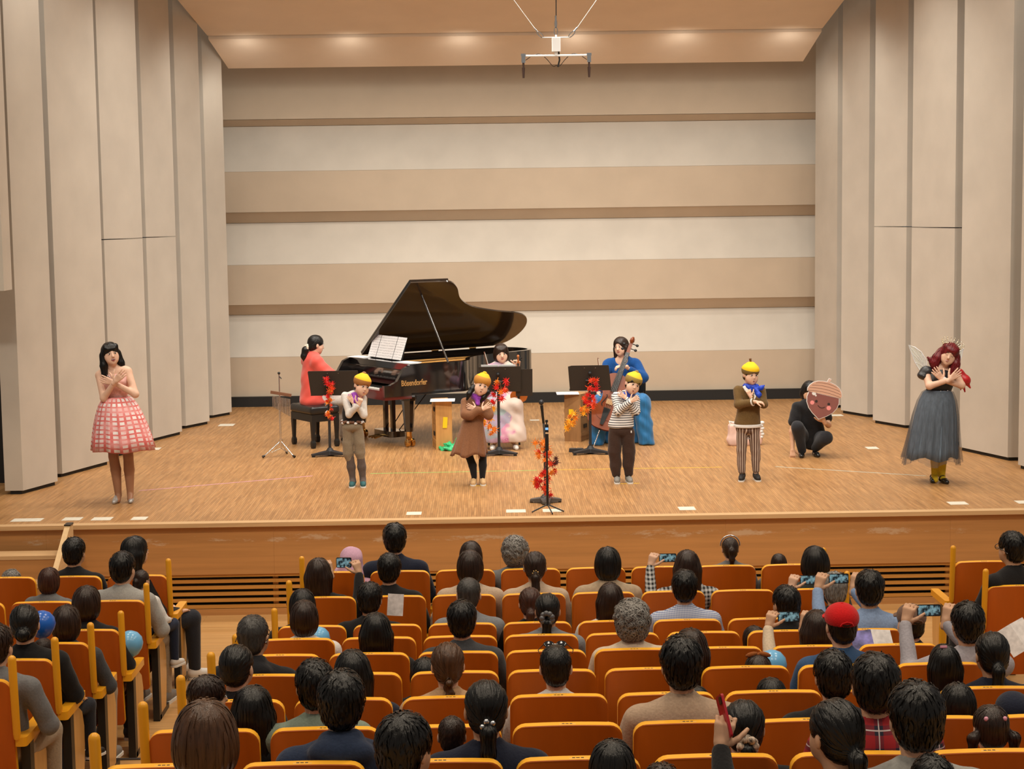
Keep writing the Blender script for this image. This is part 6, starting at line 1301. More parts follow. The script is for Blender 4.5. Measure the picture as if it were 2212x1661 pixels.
def floral():
    m, nt, b = nodes_of('painted_flower_cloth'); L = nt.links; tc = N(nt, 'TexCoord'); v = N(nt, 'TexVoronoi', Scale=7.0); v.feature = 'F1'; L.new(tc.outputs['Object'], v.inputs['Vector'])
    rg_ = N(nt, 'Math', _operation='SINE'); mu = N(nt, 'Math', _operation='MULTIPLY'); mu.inputs[1].default_value = 150; L.new(v.outputs['Distance'], mu.inputs[0]); L.new(mu.outputs[0], rg_.inputs[0])
    n = N(nt, 'TexNoise', Scale=4.0, Detail=2.0); L.new(tc.outputs['Object'], n.inputs['Vector']); sp = N(nt, 'SeparateXYZ'); L.new(tc.outputs['Object'], sp.inputs[0])
    ad = N(nt, 'Math', _operation='MULTIPLY_ADD'); L.new(sp.outputs[0], ad.inputs[0]); ad.inputs[1].default_value = -1.1; L.new(n.outputs[0], ad.inputs[2])
    mk = N(nt, 'MapRange'); mk.inputs[1].default_value = .44; mk.inputs[2].default_value = .50; L.new(ad.outputs[0], mk.inputs[0])
    n2 = N(nt, 'TexNoise', Scale=5.0); L.new(v.outputs['Position'], n2.inputs['Vector']); rp = N(nt, 'ValToRGB'); e = rp.color_ramp.elements; e[0].position = .40; e[0].color = (.10, .26, .30, 1); e[1].position = .58; e[1].color = (.58, .10, .34, 1); el = rp.color_ramp.elements.new(.49); el.color = (.22, .20, .40, 1); L.new(n2.outputs[0], rp.inputs[0])
    rr = N(nt, 'MapRange'); rr.inputs[1].default_value = -1; rr.inputs[2].default_value = 1; rr.inputs[3].default_value = .35; rr.inputs[4].default_value = .95; L.new(rg_.outputs[0], rr.inputs[0]); m2 = N(nt, 'Math', _operation='MULTIPLY'); L.new(rr.outputs[0], m2.inputs[0]); L.new(mk.outputs[0], m2.inputs[1])
    mx = N(nt, 'Mix', _data_type='RGBA'); L.new(m2.outputs[0], mx.inputs[0]); mx.inputs[6].default_value = (.68, .56, .49, 1); L.new(rp.outputs[0], mx.inputs[7]); L.new(mx.outputs[2], b.inputs['Base Color']); b.inputs['Roughness'].default_value = .7; return m
m_flor = floral()
cloth(t, 'dress', lambda o: (o.chain([(0, .06, .93), (0, .05, .75), (0, .03, .56)], [.140, .135, .165], .03, .74), o.cap((-.14, .06, .945), (.14, .06, .945), .062, .062, k=.03), o.cap((0, .05, .97), (0, .045, 1.005), .072, .058, k=.02), o.chain([Rs, Re, [Re[i]*.3+Rw[i]*.7 for i in range(3)]], [.060, .056, .044], .02), o.chain([Ls, Le, [Le[i]*.45+Lw[i]*.55 for i in range(3)]], [.060, .056, .046], .02),
    o.chain([(-.09, .0, .53), (-.13, -.38, .52), (-.16, -.42, .20), (-.17, -.42, .12)], [.105, .098, .105, .11], .06), o.chain([(.09, .0, .53), (.15, -.38, .52), (.17, -.42, .20), (.18, -.42, .12)], [.105, .098, .105, .11], .06), o.cap((0, -.36, .49), (0, -.44, .14), .10, .12, k=.08), o.cap((.08, -.36, .48), (.10, -.44, .14), .09, .11, k=.08), o.cap((-.08, -.36, .48), (-.10, -.44, .14), .09, .11, k=.08), o.box((0, -.4, .02), (.5, .5, .07), None, .005, .01, True)), m_flor, .011, .004)
m_whs = mat('white_slipper', (.72, .69, .66), .6); shoe_part(t, -.12, -.44, -6, m_whs, None, 1, 'flat'); shoe_part(t, .15, -.44, 8, m_whs, None, 1, 'flat')
hair_part(t, HMx, lambda o: (h_cap(o, .002), o.ell((0, .028, -.035), (.094, .094, .098), k=.04), o.box((0, .04, -.245), (.3, .3, .115), None, .01, .03, True), h_face(o, .058, -.055, .080), h_bangs(o, .044)), HM['brn'], seed=11, n=600)
# violin, bow
m_viol = grain_mat('violin_varnish', (.46, .12, .014), .15, (6, 30, 3), .35, .2); m_cel = grain_mat('cello_varnish', (.21, .040, .004), .2, (5, 20, 2), .3, .1)
def fiddle(name, label, loc, rot, s, m, pin, cat):
    """standing upright, strings towards -y; body length .355*s... measured in violin units"""
    t = thing(name, label, cat, loc, 0, None, rot, s)
    hw = [(0, .0), (.045, .004), (.085, .025), (.103, .065), (.098, .105), (.072, .135), (.056, .160), (.053, .185), (.060, .215), (.078, .245), (.083, .285), (.070, .325), (.035, .350), (.0, .355)]
    pts = catmull([(x, z, 0) for x, z in hw], 3); out = [(p.x, p.y) for p in pts]; out = out+[(-x, z) for x, z in out[-2:0:-1]]
    mb = MB(); mb.prism(out, -.018, .018, XZ); g = mb.build('ribs', m, t, 35)
    for y0, y1 in ((.018, .024), (-.024, -.018)): mb = MB(); mb.prism([(x*1.03, .1775+(z-.1775)*1.02) for x, z in out], y0, y1, XZ); mb.prism([(x*.6, .1775+(z-.1775)*.7) for x, z in out], y1 if y0 > 0 else y0-.004, y1+.004 if y0 > 0 else y0, XZ); mb.build('plate', m, t, 35)
    mb = MB(); mb.box((0, -.030, .42), (.026, .016, .16)); mb.build('neck', m, t)
    mb = MB(); mb.prism([(-.021, .235), (.021, .235), (.013, .50), (-.013, .50)], .038, .044, XZ); mb.build('fingerboard', m_ebony, t)
    mb = MB(); mb.prism([(-.010, .02), (.010, .02), (.022, .13), (-.022, .13)], .030, .040, XZ); mb.build('tailpiece', m_ebony, t)
    mb = MB(); mb.box((0, -.040, .17), (.042, .005, .032)); mb.build('bridge', m_nose, t)
    for k in range(4): mb = MB(); x = -.009+.006*k; mb.tube([(x*1.6, -.041, .125), (x*1.9, -.056, .172), (x*.9, -.046, .50)], .0012*(.5+.5/s**.5), 4); mb.build('string', m_chrome, t)
    for sx in (-1, 1): mb = MB(); mb.tube(catmull([(sx*.036, -.030, .135), (sx*.044, -.030, .15), (sx*.034, -.030, .175), (sx*.026, -.030, .20), (sx*.033, -.030, .21)], 4), .0028, 6); mb.build('sound_hole', m_ink, t, 60)
    mb = MB(); mb.box((0, -.026, .535), (.020, .024, .075)); mb.tube([(0, -.026+.020*math.sin(a)*f, .585+.020*math.cos(a)*f) for a, f in [(R(180+42*i), 1-.08*i) for i in range(11)]], .010, 8); mb.tube([(-.014, -.026, .585), (.014, -.026, .585)], .012, 10); sc = mb.build('scroll', m, t, 40)
    for k in range(4): sx = 1 if k % 2 else -1; mb = MB(); mb.tube([(0, -.026, .515+.016*k), (sx*.035, -.026, .515+.016*k)], .003, 6); mb.ball((sx*.040, -.026, .515+.016*k), (.010, .004, .009), 8, 6); mb.build('peg', m_ebony, sc, 60)
    if pin: mb = MB(); mb.tube([(0, 0, .0), (0, 0, -pin)], .0035, 8); mb.build('endpin', m_chrome, t, 60); mb = MB(); mb.lathe([(.001, -.012), (.008, -.012), (.010, .0), (.001, .0)], 10); mb.build('pin_collar', m_ebony, t, 60)
    else: mb = MB(); mb.ball((-.035, -.03, .02), (.045, .012, .022), 12, 8); mb.build('chin_rest', m_ebony, t, 90)
    return t
fiddle('violin', 'orange-brown violin held upright on the violinist\'s lap', (.385, 21.02, .575), (R(8), R(1), R(-8)), .98, m_viol, 0, 'violin')
fiddle('cello', 'reddish-brown cello leaning against the cellist, scroll behind her head', (1.375, 20.97, .235), (R(-17), R(19.5), R(-10)), 1.98, m_cel, .126, 'cello')
m_bow = grain_mat('bow_stick', (.16, .05, .02), .1, (20, 20, 2), .4)
def bow(name, label, a, b):
    t = thing(name, label, 'bow', a); A, B = Vector((0, 0, 0)), Vector(b)-Vector(a); mb = MB(); mb.tube([A, B*.5+Vector((0, .006, 0)), B], [.0055, .0045, .004], 8); mb.build('stick', m_bow, t, 60)
    mb = MB(); mb.tube([A+Vector((.02, -.006, .02)), B+Vector((.012, -.008, -.01))], .003, 6); mb.build('bow_hair', m_ivory, t, 60)
    d = B.normalized(); mb = MB(); mb.tube([B, B+Vector((.014, -.008, -.004))], [.006, .004], 8); mb.build('tip', m_bow, t, 60); mb = MB(); mb.box(d*.05+Vector((.01, -.004, 0)), (.018, .012, .03)); mb.build('frog', m_ebony, t)
bow('violin_bow', 'violin bow held upright left of the violinist\'s face', (.10, 21.14, .62), (-.035, 21.18, 1.175))
bow('cello_bow', 'cello bow rising behind the cellist\'s music stand', (1.42, 21.2, .55), (1.365, 21.2, 1.08))
# cellist
chair(1.76, 21.68, -14, 'black chair behind the cellist in blue')
t = thing('person', 'cellist with brown bobbed hair, royal blue top and long blue skirt, seated with her cello', 'person', (1.69, 21.55, 0), R(-6))
HMx = TM((-.01, .02, 1.185), 2, -8, -26)
Rs, Re, Rw = (-.175, .05, .965), (-.26, -.08, .74), (-.28, -.30, .62); Ls, Le, Lw = (.175, .05, .965), (.27, -.06, .80), (.05, -.20, .955)
body_part(t, HMx, [([(-.01, .05, 1.10), (0, .06, 1.0)], [.045, .055]), ([(0, .06, .98), (0, .05, .78), (0, .03, .54)], [.122, .11, .14], .7), ([(-.145, .06, .985), (.145, .06, .985)], [.045, .045]), ([Rs, Re, Rw], [.040, .034, .023]), ([Ls, Le, Lw], [.040, .034, .023]), ([(-.10, .0, .52), (-.25, -.36, .50), (-.24, -.36, .08)], [.08, .055, .035]), ([(.10, .0, .52), (.24, -.36, .50), (.24, -.36, .08)], [.08, .055, .035])],
    [dict(wrist=Rw, fingers=(.2, -.5, -.6), palm=(.8, -.1, .3), thumb=(.2, -.6, .4), curl=(30, 40, 30)), dict(wrist=Lw, fingers=(-.9, -.25, .05), palm=(0, .2, -1), thumb=(-.2, -.9, .3), curl=(20, 35, 25))], 'c', 'closed')
m_btop = knit('royal_blue_jersey', (.008, .065, .24), 60); m_bsk = mat('blue_chiffon', (.008, .135, .34), .6, sheen=.3, noise=(3, .25, (12, 12, 1)))
cloth(t, 'blue_top', lambda o: (o.chain([(0, .06, .95), (0, .05, .78), (0, .03, .56)], [.148, .138, .165], .03, .74), o.cap((-.14, .06, .975), (.14, .06, .975), .062, .062, k=.03), o.ell((0, -.03, 1.03), (.085, .10, .075), k=.02, sub=True), o.chain([Rs, Re, [Re[i]*.3+Rw[i]*.7 for i in range(3)]], [.070, .062, .044], .03), o.chain([Ls, Le, [Le[i]*.3+Lw[i]*.7 for i in range(3)]], [.070, .062, .044], .03)), m_btop, .009, .004)
cloth(t, 'blue_skirt', lambda o: (*[o.chain([(s*.09, .0, .53), (s*.25, -.34, .52), (s*.28, -.36, .25), (s*.31, -.37, .03)], [.115, .105, .095, .10], .05) for s in (-1, 1)], o.cap((-.12, -.05, .48), (-.18, -.15, .05), .12, .12, k=.08), o.cap((.12, -.05, .48), (.18, -.15, .05), .12, .12, k=.08), o.cap((.22, .02, .45), (.27, -.02, .04), .09, .12, k=.06), o.box((0, -.2, -.06), (.8, .8, .065), None, .005, .01, True)), m_bsk, .011, .008)
hair_part(t, HMx, lambda o: (h_cap(o, .002), o.ell((0, .028, -.035), (.092, .094, .098), k=.04), [o.chain([(s*.076, -.01, -.02), (s*.080, -.02, -.12)], [.026, .022], .02) for s in (-1, 1)], o.box((0, .04, -.26), (.3, .3, .115), None, .01, .03, True), h_face(o, .058, -.045, .100)), HM['brn'], seed=12, n=600)
# row, x, head top above the row floor, hair, hair colour, seed, top, yaw, pose, size, forward, label
AUD = [
    (1, -3.848, 0.977, 'curly', 'gry', 3, 'grey', 0, 'rest', 2, 0, 'grey crown of a head behind the first seat at the far left corner'),
    (1, -3.337, 1.237, 'short', 'blk', 1, 'black', -8, 'rest', 0, 0, 'man with short black hair in a black shirt beside the stage stair'),
    (1, -2.844, 1.24, 'long', 'blk', 1, 'black', -50, 'rest', 0, 0, 'woman with long black hair turned right, front row of the left block'),
    (2, -3.311, 1.179, 'bob', 'red', 1, 'grey', -15, 'rest', 1, 0, 'reddish-brown haired person in a white face mask, second row of the left block'),
    (2, -2.759, 1.289, 'short', 'blk', 2, 'lgrey', -12, 'rest', 0, 0, 'man in pale grey jacket resting an arm on the aisle armrest, left block'),
    (2, -2.654, 1.116, 'pony', 'brn', 1, 'white', -25, 'rest', 2, 0.16, 'small child with a ponytail and lilac hair tie on a lap, left block'),
    (3, -2.823, 1.23, 'bob', 'brn', 2, 'black', -10, 'rest', 0, 0, 'brown bobbed woman in a black top, third row aisle seat of the left block'),
    (4, -2.746, 1.163, 'bob', 'brn', 3, 'dgrey', -8, 'rest', 0, 0, 'short brown haired woman in dark grey, fourth row aisle seat of the left block'),
    (5, -2.774, 1.249, 'bun', 'blk', 1, 'blackknit', 8, 'rest', 0, 0, 'woman with a black low bun and black knitted sweater, fifth row of the left block'),
    (5, -2.702, 1.005, 'crop', 'brn', 2, 'black', -30, 'rest', 2, 0.14, 'toddler with short dark hair beside the woman with the low bun'),
    (6, -2.683, 1.215, 'short', 'brn', 2, 'grey', -8, 'rest', 0, 0, 'grey sleeved person at the left picture edge, sixth row of the left block'),
    (1, -1.104, 1.113, 'hood', 'brn', 1, 'pink', -25, 'rest', 1, 0, 'person hunched under a lilac pink hooded jacket in the front row'),
    (1, -0.764, 1.307, 'tuft', 'blk', 3, 'navy', 4, 'rest', 0, 0, 'man with tousled black hair and navy shirt, tallest in the front row'),
    (2, -1.291, 1.219, 'long', 'brn', 4, 'black', -6, 'phoneR', 0, 0, 'woman with long brown hair lifting a camera, second row near the left aisle'),
    (2, -0.76, 1.245, 'short', 'blk', 4, 'black', 0, 'rest', 0, 0, 'person with short black hair and black collar right behind the man in navy'),
    (3, -1.319, 1.181, 'bob', 'blk', 5, 'black', 0, 'rest', 0, 0, 'dark bobbed person mostly hidden behind the white shirted woman'),
    (4, -1.21, 1.17, 'bob', 'brn', 6, 'white', 0, 'rest', 0, 0, 'woman with short dark brown hair and white shirt, fourth row near the left aisle'),
    (3, -0.845, 1.219, 'short', 'blk', 5, 'black', -6, 'rest', 0, 0, 'man with short black hair holding up a folded programme, third row'),
    (5, -0.685, 1.16, 'long', 'blk', 7, 'black', 0, 'rest', 0, 0, 'woman with straight glossy black hair past her shoulders, fifth row centre-left'),
    (6, -1.291, 1.247, 'crop', 'sgr', 1, 'hoodblack', -10, 'rest', 0, 0, 'man with greying cropped hair, glasses and black hooded top by the left aisle'),
    (7, -1.251, 1.191, 'tight', 'blk', 1, 'black', -12, 'rest', 0, 0, 'woman with smoothed back black hair right behind the black hooded man'),
    (8, -1.252, 1.133, 'short', 'brn', 6, 'black', -60, 'rest', 1, 0.05, 'brown haired child leaning sideways near the left aisle, face turned right'),
    (8, -1.052, 1.101, 'longer', 'blk', 2, 'black', 0, 'rest', 0, 0, 'woman with very long straight black hair, eighth row at the left'),
    (10, -0.956, 1.28, 'bobwide', 'lbr', 1, 'white', 0, 'rest', 0, 0, 'woman with large brown bobbed hair and white blouse at the bottom left'),
    (7, -0.686, 1.153, 'long', 'blk', 8, 'navy', 6, 'rest', 0, 0, 'long black haired woman in navy behind the tousled hooded man'),
    (8, -0.775, 1.211, 'short', 'blk', 7, 'green', 6, 'rest', 0, 0, 'person with black hair and grey-green collar half hidden by the navy hood'),
    (9, -0.584, 1.259, 'tuft', 'blk', 8, 'hoodnavy', 3, 'rest', 0, 0, 'man with tousled black hair in a navy hooded top, ninth row'),
    (10, -0.291, 1.216, 'tuft', 'blk', 9, 'black', -30, 'rest', 0, 0, 'large black haired head at the bottom edge left of the ponytailed woman'),
    (1, -0.152, 1.154, 'bob', 'brn', 9, 'black', 0, 'rest', 0, 0, 'brown haired front row person mostly hidden behind another dark head'),
    (2, -0.15, 1.26, 'bob', 'brn', 10, 'beige', 0, 'rest', 0, 0, 'dark brown haired person in a beige top, second row centre'),
    (3, -0.152, 1.243, 'crop', 'sgr', 2, 'greyjkt', 0, 'rest', 0, 0, 'man with close-cropped greying hair in a grey jacket, third row centre'),
    (5, -0.173, 1.224, 'short', 'blk', 10, 'dgrey', 0, 'rest', 0, 0, 'man with full black hair and charcoal pinstriped shoulders, fifth row centre'),
    (7, -0.216, 1.184, 'braid', 'lbr', 2, 'tan', 4, 'rest', 0, 0, 'light brown haired woman with a braided ponytail and tan jacket'),
    (6, -0.365, 0.991, 'bob', 'blk', 11, 'black', 0, 'rest', 1, 0, 'small dark haired child behind the woman with the braid'),
    (1, 0.203, 1.182, 'curly', 'gry', 1, 'grey', 0, 'rest', 0, 0, 'grey wavy haired person in the front row centre'),
    (2, 0.339, 1.245, 'ponylow', 'brn', 1, 'beige', 0, 'rest', 0, 0, 'woman with brown ponytail and gold clip, glasses, second row centre'),
    (3, 0.279, 1.167, 'ponylow', 'red', 2, 'black', 0, 'rest', 0, 0, 'auburn haired woman with a low ponytail, third row centre'),
    (4, 0.372, 1.191, 'ponylow', 'blk', 3, 'greyjkt', -4, 'rest', 0, 0, 'black haired woman wearing a sheer black flower scrunchie, fourth row'),
    (7, 0.317, 1.161, 'crop', 'blk', 3, 'white', 0, 'rest', 0, 0, 'man with black crew cut and sunglasses pushed up on his head'),
    (9, -0.025, 1.218, 'ponylow', 'blk', 4, 'navy', 4, 'rest', 0, 0, 'woman with a black ponytail held by a silver clip, ninth row centre-left'),
    (9, -0.161, 1.04, 'crop', 'brn', 4, 'navy', 0, 'rest', 2, 0.12, 'baby with thin brown hair held left of the ponytailed woman'),
    (2, 0.888, 1.267, 'bob', 'blk', 12, 'beigeknit', 0, 'rest', 0, 0, 'woman with rounded black bob and beige cable sweater, second row'),
    (3, 0.843, 1.187, 'long', 'brn', 9, 'white', 0, 'rest', 0, 0, 'woman with straight brown hair parted in the middle, third row'),
    (5, 0.845, 1.204, 'curly', 'gry', 2, 'cream', 0, 'rest', 0, 0, 'woman with curly silver grey hair and cream collar, fifth row'),
    (10, 0.4, 1.117, 'bob', 'blk', 13, 'black', 0, 'rest', 1, 0, 'dark haired child at the bottom centre edge'),
    (10, 0.578, 0.996, 'short', 'brn', 11, 'black', 0, 'rest', 1, 0.1, 'top of a brown head barely showing at the bottom edge right of centre'),
    (2, 1.49, 1.232, 'long', 'brn', 10, 'striped', 0, 'phoneL', 0, 0, 'long brown haired woman in striped sleeves filming with a phone, second row'),
    (3, 1.365, 1.271, 'short', 'blk', 12, 'check', 0, 'rest', 0, 0, 'man with dark hair and pale blue checked shirt, third row'),
    (1, 1.943, 1.153, 'pony', 'brn', 5, 'grey', 0, 'rest', 1, 0, 'girl with a metallic headband and small ponytail, front row right'),
    (1, 2.337, 1.01, 'bob', 'brn', 14, 'grey', 0, 'rest', 2, 0, "crown of a small child's head just above a front row seat"),
    (2, 2.458, 1.248, 'bobwide', 'blk', 2, 'dgreen', 0, 'rest', 0, 0, 'woman with chin length black bob and dark green top, second row right'),
    (4, 1.924, 1.211, 'short', 'blk', 13, 'black', 18, 'rest', 0, 0, 'woman with short wavy black hair in a black top, fourth row right'),
    (4, 1.728, 0.927, 'bob', 'brn', 15, 'black', 20, 'rest', 1, 0.08, 'child with bobbed hair leaning beside the wavy haired woman'),
    (8, 0.835, 1.286, 'tuft', 'blk', 14, 'beigesw', 3, 'rest', 0, 0, 'broad man with wavy black hair and beige sweater, eighth row right of centre'),
    (6, 1.091, 1.128, 'long', 'brn', 11, 'black', 0, 'rest', 0, 0, 'brown long haired woman behind the beige sweater man'),
    (7, 1.013, 0.938, 'bob', 'blk', 16, 'black', 0, 'rest', 2, 0, 'small black haired child beside the beige sweater man'),
    (6, 1.458, 0.977, 'bob', 'brn', 17, 'black', 0, 'rest', 1, 0, 'girl wearing an orange ribbon bow, sixth row right'),
    (7, 1.381, 0.974, 'bob', 'blk', 18, 'black', 0, 'rest', 1, 0, "child's black hair with a parting above the seventh row seat"),
    (6, 1.914, 1.253, 'cap', 'blk', 15, 'denim', 4, 'rest', 0, 0, 'man in a bright red baseball cap and denim jacket'),
    (5, 1.951, 1.131, 'long', 'brn', 12, 'cream', 0, 'phoneL', 0, 0, 'brown haired woman in cream sleeves filming left of the red cap'),
    (3, 2.427, 1.236, 'short', 'gry', 3, 'black', 0, 'phoneL', 0, 0, 'silver grey haired man holding up a phone, third row right'),
    (4, 2.468, 1.306, 'short', 'blk', 16, 'sky', 0, 'phoneL', 0, 0, 'man with black hair and pale blue shirt filming, fourth row right'),
    (5, 2.519, 1.155, 'cap2', 'blk', 17, 'navy', 8, 'rest', 0, 0, 'man in a brown baseball cap and white mask, fifth row right'),
    (6, 2.607, 1.249, 'short', 'blk', 18, 'lilac', 0, 'phoneL', 0, 0, 'tousled dark haired person in light shirt filming near the right edge'),
    (7, 2.241, 1.127, 'long', 'blk', 13, 'black', 0, 'rest', 1, 0, 'girl with long black hair and a pink clip, seventh row right'),
    (7, 2.477, 1.19, 'ponylow', 'blk', 6, 'navy', 0, 'rest', 0, 0, 'woman with a black low ponytail in navy, seventh row right'),
    (8, 1.518, 1.199, 'short', 'blk', 19, 'black', 0, 'rest', 0, 0.05, 'black haired person with a whorl, left of the plaid shirt'),
    (9, 1.488, 1.295, 'short', 'blk', 20, 'plaid', -4, 'rest', 0, 0, 'person with black hair in a red plaid shirt, ninth row right'),
    (10, 1.421, 1.297, 'short', 'blk', 21, 'lgrey', 0, 'rest', 0, 0, 'man with thick dark hair and light grey shirt at the bottom right'),
    (10, 1.15, 1.245, 'ponylow', 'blk', 7, 'black', 24, 'phone1', 0, 0, 'black haired woman in profile holding a red phone at the bottom right'),
    (9, 0.975, 1.121, 'ponylow', 'blk', 8, 'black', 0, 'rest', 0, 0, 'woman with a leopard print scrunchie around her black ponytail'),
    (8, 2.059, 1.056, 'bob', 'blk', 19, 'black', 0, 'rest', 1, 0, 'child with straight black hair and a clear parting, right of the grey shirted man'),
    (9, 1.941, 1.085, 'pigtails', 'brn', 5, 'white', 0, 'rest', 1, 0, 'little girl with pigtails and pink hair ties, bottom right'),
    (8, 2.307, 1.001, 'beanie', 'blk', 22, 'black', 0, 'rest', 1, 0, 'child in a navy cap at the right picture edge'),
    (10, 1.415, 1.123, 'short', 'blk', 23, 'black', 0, 'rest', 1, -0.25, 'dark head showing only its top at the bottom right edge'),
    (2, 3.951, 1.333, 'short', 'blk', 24, 'black', 25, 'rest', 0, 0, 'man with short spiky black hair and glasses, second row of the right block'),
]
AUDP = {}
for i, (row, x, zt, st, hc, sd, tc, yaw, pose, kid, dy, lab) in enumerate(AUD):
    s = (max(.94, min(1.07, zt/1.24)), .80, .66)[kid]
    t = thing('person', lab, 'person', (x, ROWY[row]+.2+dy, RZ[row]+zt-1.24*s), 0, 'audience', (0, 0, math.pi+R(yaw)), s)
    AUDP[i] = t; rg = random.Random(i*13+5)
    b = link('body', aud_body(pose), skin_mats('ab'[i % 2]), t)
    hood = tc.startswith('hood'); link('top', aud_top(pose, hood), CM[tc], t)
    lg, sh = aud_legs(); link('trousers', lg, m_trou[(i*7) % 3 if tc != 'black' else 0], t)
    for q in (1, -1):
        o = link('shoe', sh, [m_shoe[i % 3], m_sole], t); o.scale.x = q
    H = (0, 0, 1.115)
    if st in ('cap', 'cap2'):
        o = link('hair', hair_cached('crop', sd), HM[hc], t, H)
        c = (.55, .008, .010) if st == 'cap' else (.15, .085, .060)
        o = link('baseball_cap', cap_mesh(True), [knit('cap_'+st, c, 150), m_black], t, H); o.rotation_euler = (R(-4), 0, 0)
    elif st == 'beanie':
        o = link('hair', hair_cached('crop', sd), HM[hc], t, H); q = Org(); q.ell((0, .014, .05), (.098, .114, .092), k=.02); q.ell((0, -.12, -.03), (.09, .06, .085), k=.01, sub=True); V, F = q.mesh(.007)
        link('cloth_cap', Acc().add(V, F).mesh('cloth_cap'), CM['navy'], t, H)
    elif st == 'hood':
        o = link('hair', hair_cached('bob', sd), HM[hc], t, H); q = Org(); q.ell((0, .03, .02), (.115, .125, .125), k=.02); q.ell((0, .05, -.12), (.15, .13, .11), k=.06); q.ell((.13, -.04, -.14), (.10, .10, .07), k=.06); q.ell((0, -.13, -.01), (.075, .09, .10), k=.02, sub=True)
        q.mods.append(lambda X, Y, Zc: .006*np.sin(28*Zc+22*X)*np.sin(25*Y)); V, F = q.mesh(.008); link('hood', Acc().add(V, F).mesh('hood'), CM['pink'], t, H)
    else:
        o = link('hair', hair_cached(st, sd, 520), HM[hc], t, H)
def on_head(i, name, mb, m, smooth=60):
    return mb.build(name, m, AUDP[i], smooth, (0, 0, 1.115))
def scrunch(i, name, c, n, r, br, m, jit=.4):
    rg = random.Random(i); mb = MB()
    for k in range(n):
        a = 2*math.pi*k/n; mb.ball((c[0]+r*math.cos(a), c[1]+rg.uniform(-jit, jit)*br, c[2]+r*math.sin(a)), (br, br*.8, br), 8, 6)
    return on_head(i, name, mb, m)
L_ = lambda s: next(i for i, a in enumerate(AUD) if s in a[-1])
m_silver = mat('silver_metal', (.75, .75, .77), .25, 1); m_gold = mat('gold_metal', (.75, .52, .20), .28, 1)
m_pinkp = mat('pink_plastic', (.75, .33, .45), .4); m_lil = mat('lilac_band', (.5, .35, .75), .5)
m_sheer = mat('sheer_black_fabric', (.10, .10, .11), .25, spec=.7); m_leop = mat('leopard_fabric', (.42, .33, .26), .7, noise=(70, .9))
m_glass = mat('dark_lens', (.01, .01, .012), .1, spec=.7); m_mask = mat('white_mask', (.75, .74, .72), .8); m_orange = knit('rust_ribbon', (.30, .09, .02))
scrunch(L_('sheer black flower'), 'scrunchie', (0, .135, -.02), 9, .034, .020, m_sheer); scrunch(L_('leopard print'), 'scrunchie', (0, .128, -.035), 12, .030, .018, m_leop)
scrunch(L_('silver clip'), 'hair_clip', (0, .128, -.03), 5, .022, .012, m_silver); scrunch(L_('gold clip'), 'hair_clip', (0, .125, -.02), 7, .020, .006, m_gold)
scrunch(L_('lilac hair tie'), 'hair_tie', (0, .122, .015), 6, .018, .008, m_lil); scrunch(L_('metallic headband'), 'hair_tie', (0, .122, .015), 6, .015, .006, m_pinkp)
for s in (-1, 1):
    mb = MB(); mb.ball((s*.045, .085, .075), .012, 8, 6); on_head(L_('pigtails and pink'), 'hair_tie', mb, m_pinkp)
mb = MB(); mb.box((.02, .06, .125), (.04, .015, .012)); on_head(L_('pink clip'), 'hair_clip', mb, m_pinkp)
mb = MB(); mb.tube([(.098*math.cos(a), .005, .045+.098*math.sin(a)) for a in [R(-5+190*k/16) for k in range(17)]], .007, 8); on_head(L_('metallic headband'), 'headband', mb, m_silver)
mb = MB()
for s in (-1, 1): mb.ball((s*.045, .02, .128), (.045, .016, .018), 10, 6, Matrix.Rotation(R(s*14), 3, 'Y'))
mb.ball((0, .02, .128), .014, 8, 6); on_head(L_('orange ribbon'), 'ribbon_bow', mb, m_orange)
def glasses(i, up=False, m=None):
    mb = MB(); z, y, rx = (.005, -.100, 0) if not up else (.113, -.055, 50); Mx = Matrix.Rotation(R(rx), 3, 'X')
    for s in (-1, 1):
        mb.tube([Vector((s*.034, y, z))+Mx @ Vector((.026*math.cos(a), 0, .019*math.sin(a))) for a in [2*math.pi*k/14 for k in range(15)]], .0028, 6)
        if up: mb.ball((s*.034, y, z), (.026, .004, .019), 12, 6, Mx)
        mb.tube([(s*.060, y, z), (s*.088 if not up else s*.092, .01, z-(.0 if not up else .015)), (s*.085, .06, z-.02)], .0025, 6)
    mb.tube([(-.008, y, z), (.008, y, z)], .0025, 6); on_head(i, 'sunglasses' if up else 'glasses', mb, m or m_glass)
glasses(L_('sunglasses pushed'), True); glasses(L_('spiky black hair and glasses')); glasses(L_('greying cropped hair, glasses')); glasses(L_('gold clip, glasses'))
for q in ('white face mask', 'white mask'):
    o = Org(); o.ell((0, -.055, -.045), (.064, .055, .050), k=.01); V, F = o.mesh(.006); link('face_mask', Acc().add(V, F).mesh('face_mask'), m_mask, AUDP[L_(q)], (0, 0, 1.115))
# phones held up
m_phone = mat('black_phone', (.012, .012, .014), .3)
def screen_mat():
    m, nt, b = nodes_of('phone_screen'); L = nt.links; tc = N(nt, 'TexCoord'); mp = N(nt, 'Mapping'); mp.inputs['Scale'].default_value = (38, 38, 38); L.new(tc.outputs['Object'], mp.inputs[0])
    v = N(nt, 'TexNoise', Scale=1.2, Detail=2.0); L.new(mp.outputs[0], v.inputs['Vector']); rp = N(nt, 'ValToRGB'); e = rp.color_ramp.elements
    e[0].position = .40; e[0].color = (.008, .015, .02, 1); e[1].position = .60; e[1].color = (.16, .30, .36, 1); L.new(v.outputs[0], rp.inputs[0])
    L.new(rp.outputs[0], b.inputs['Base Color']); L.new(rp.outputs[0], b.inputs['Emission Color']); b.inputs['Emission Strength'].default_value = .6; b.inputs['Roughness'].default_value = .2; return m
m_screen = screen_mat()
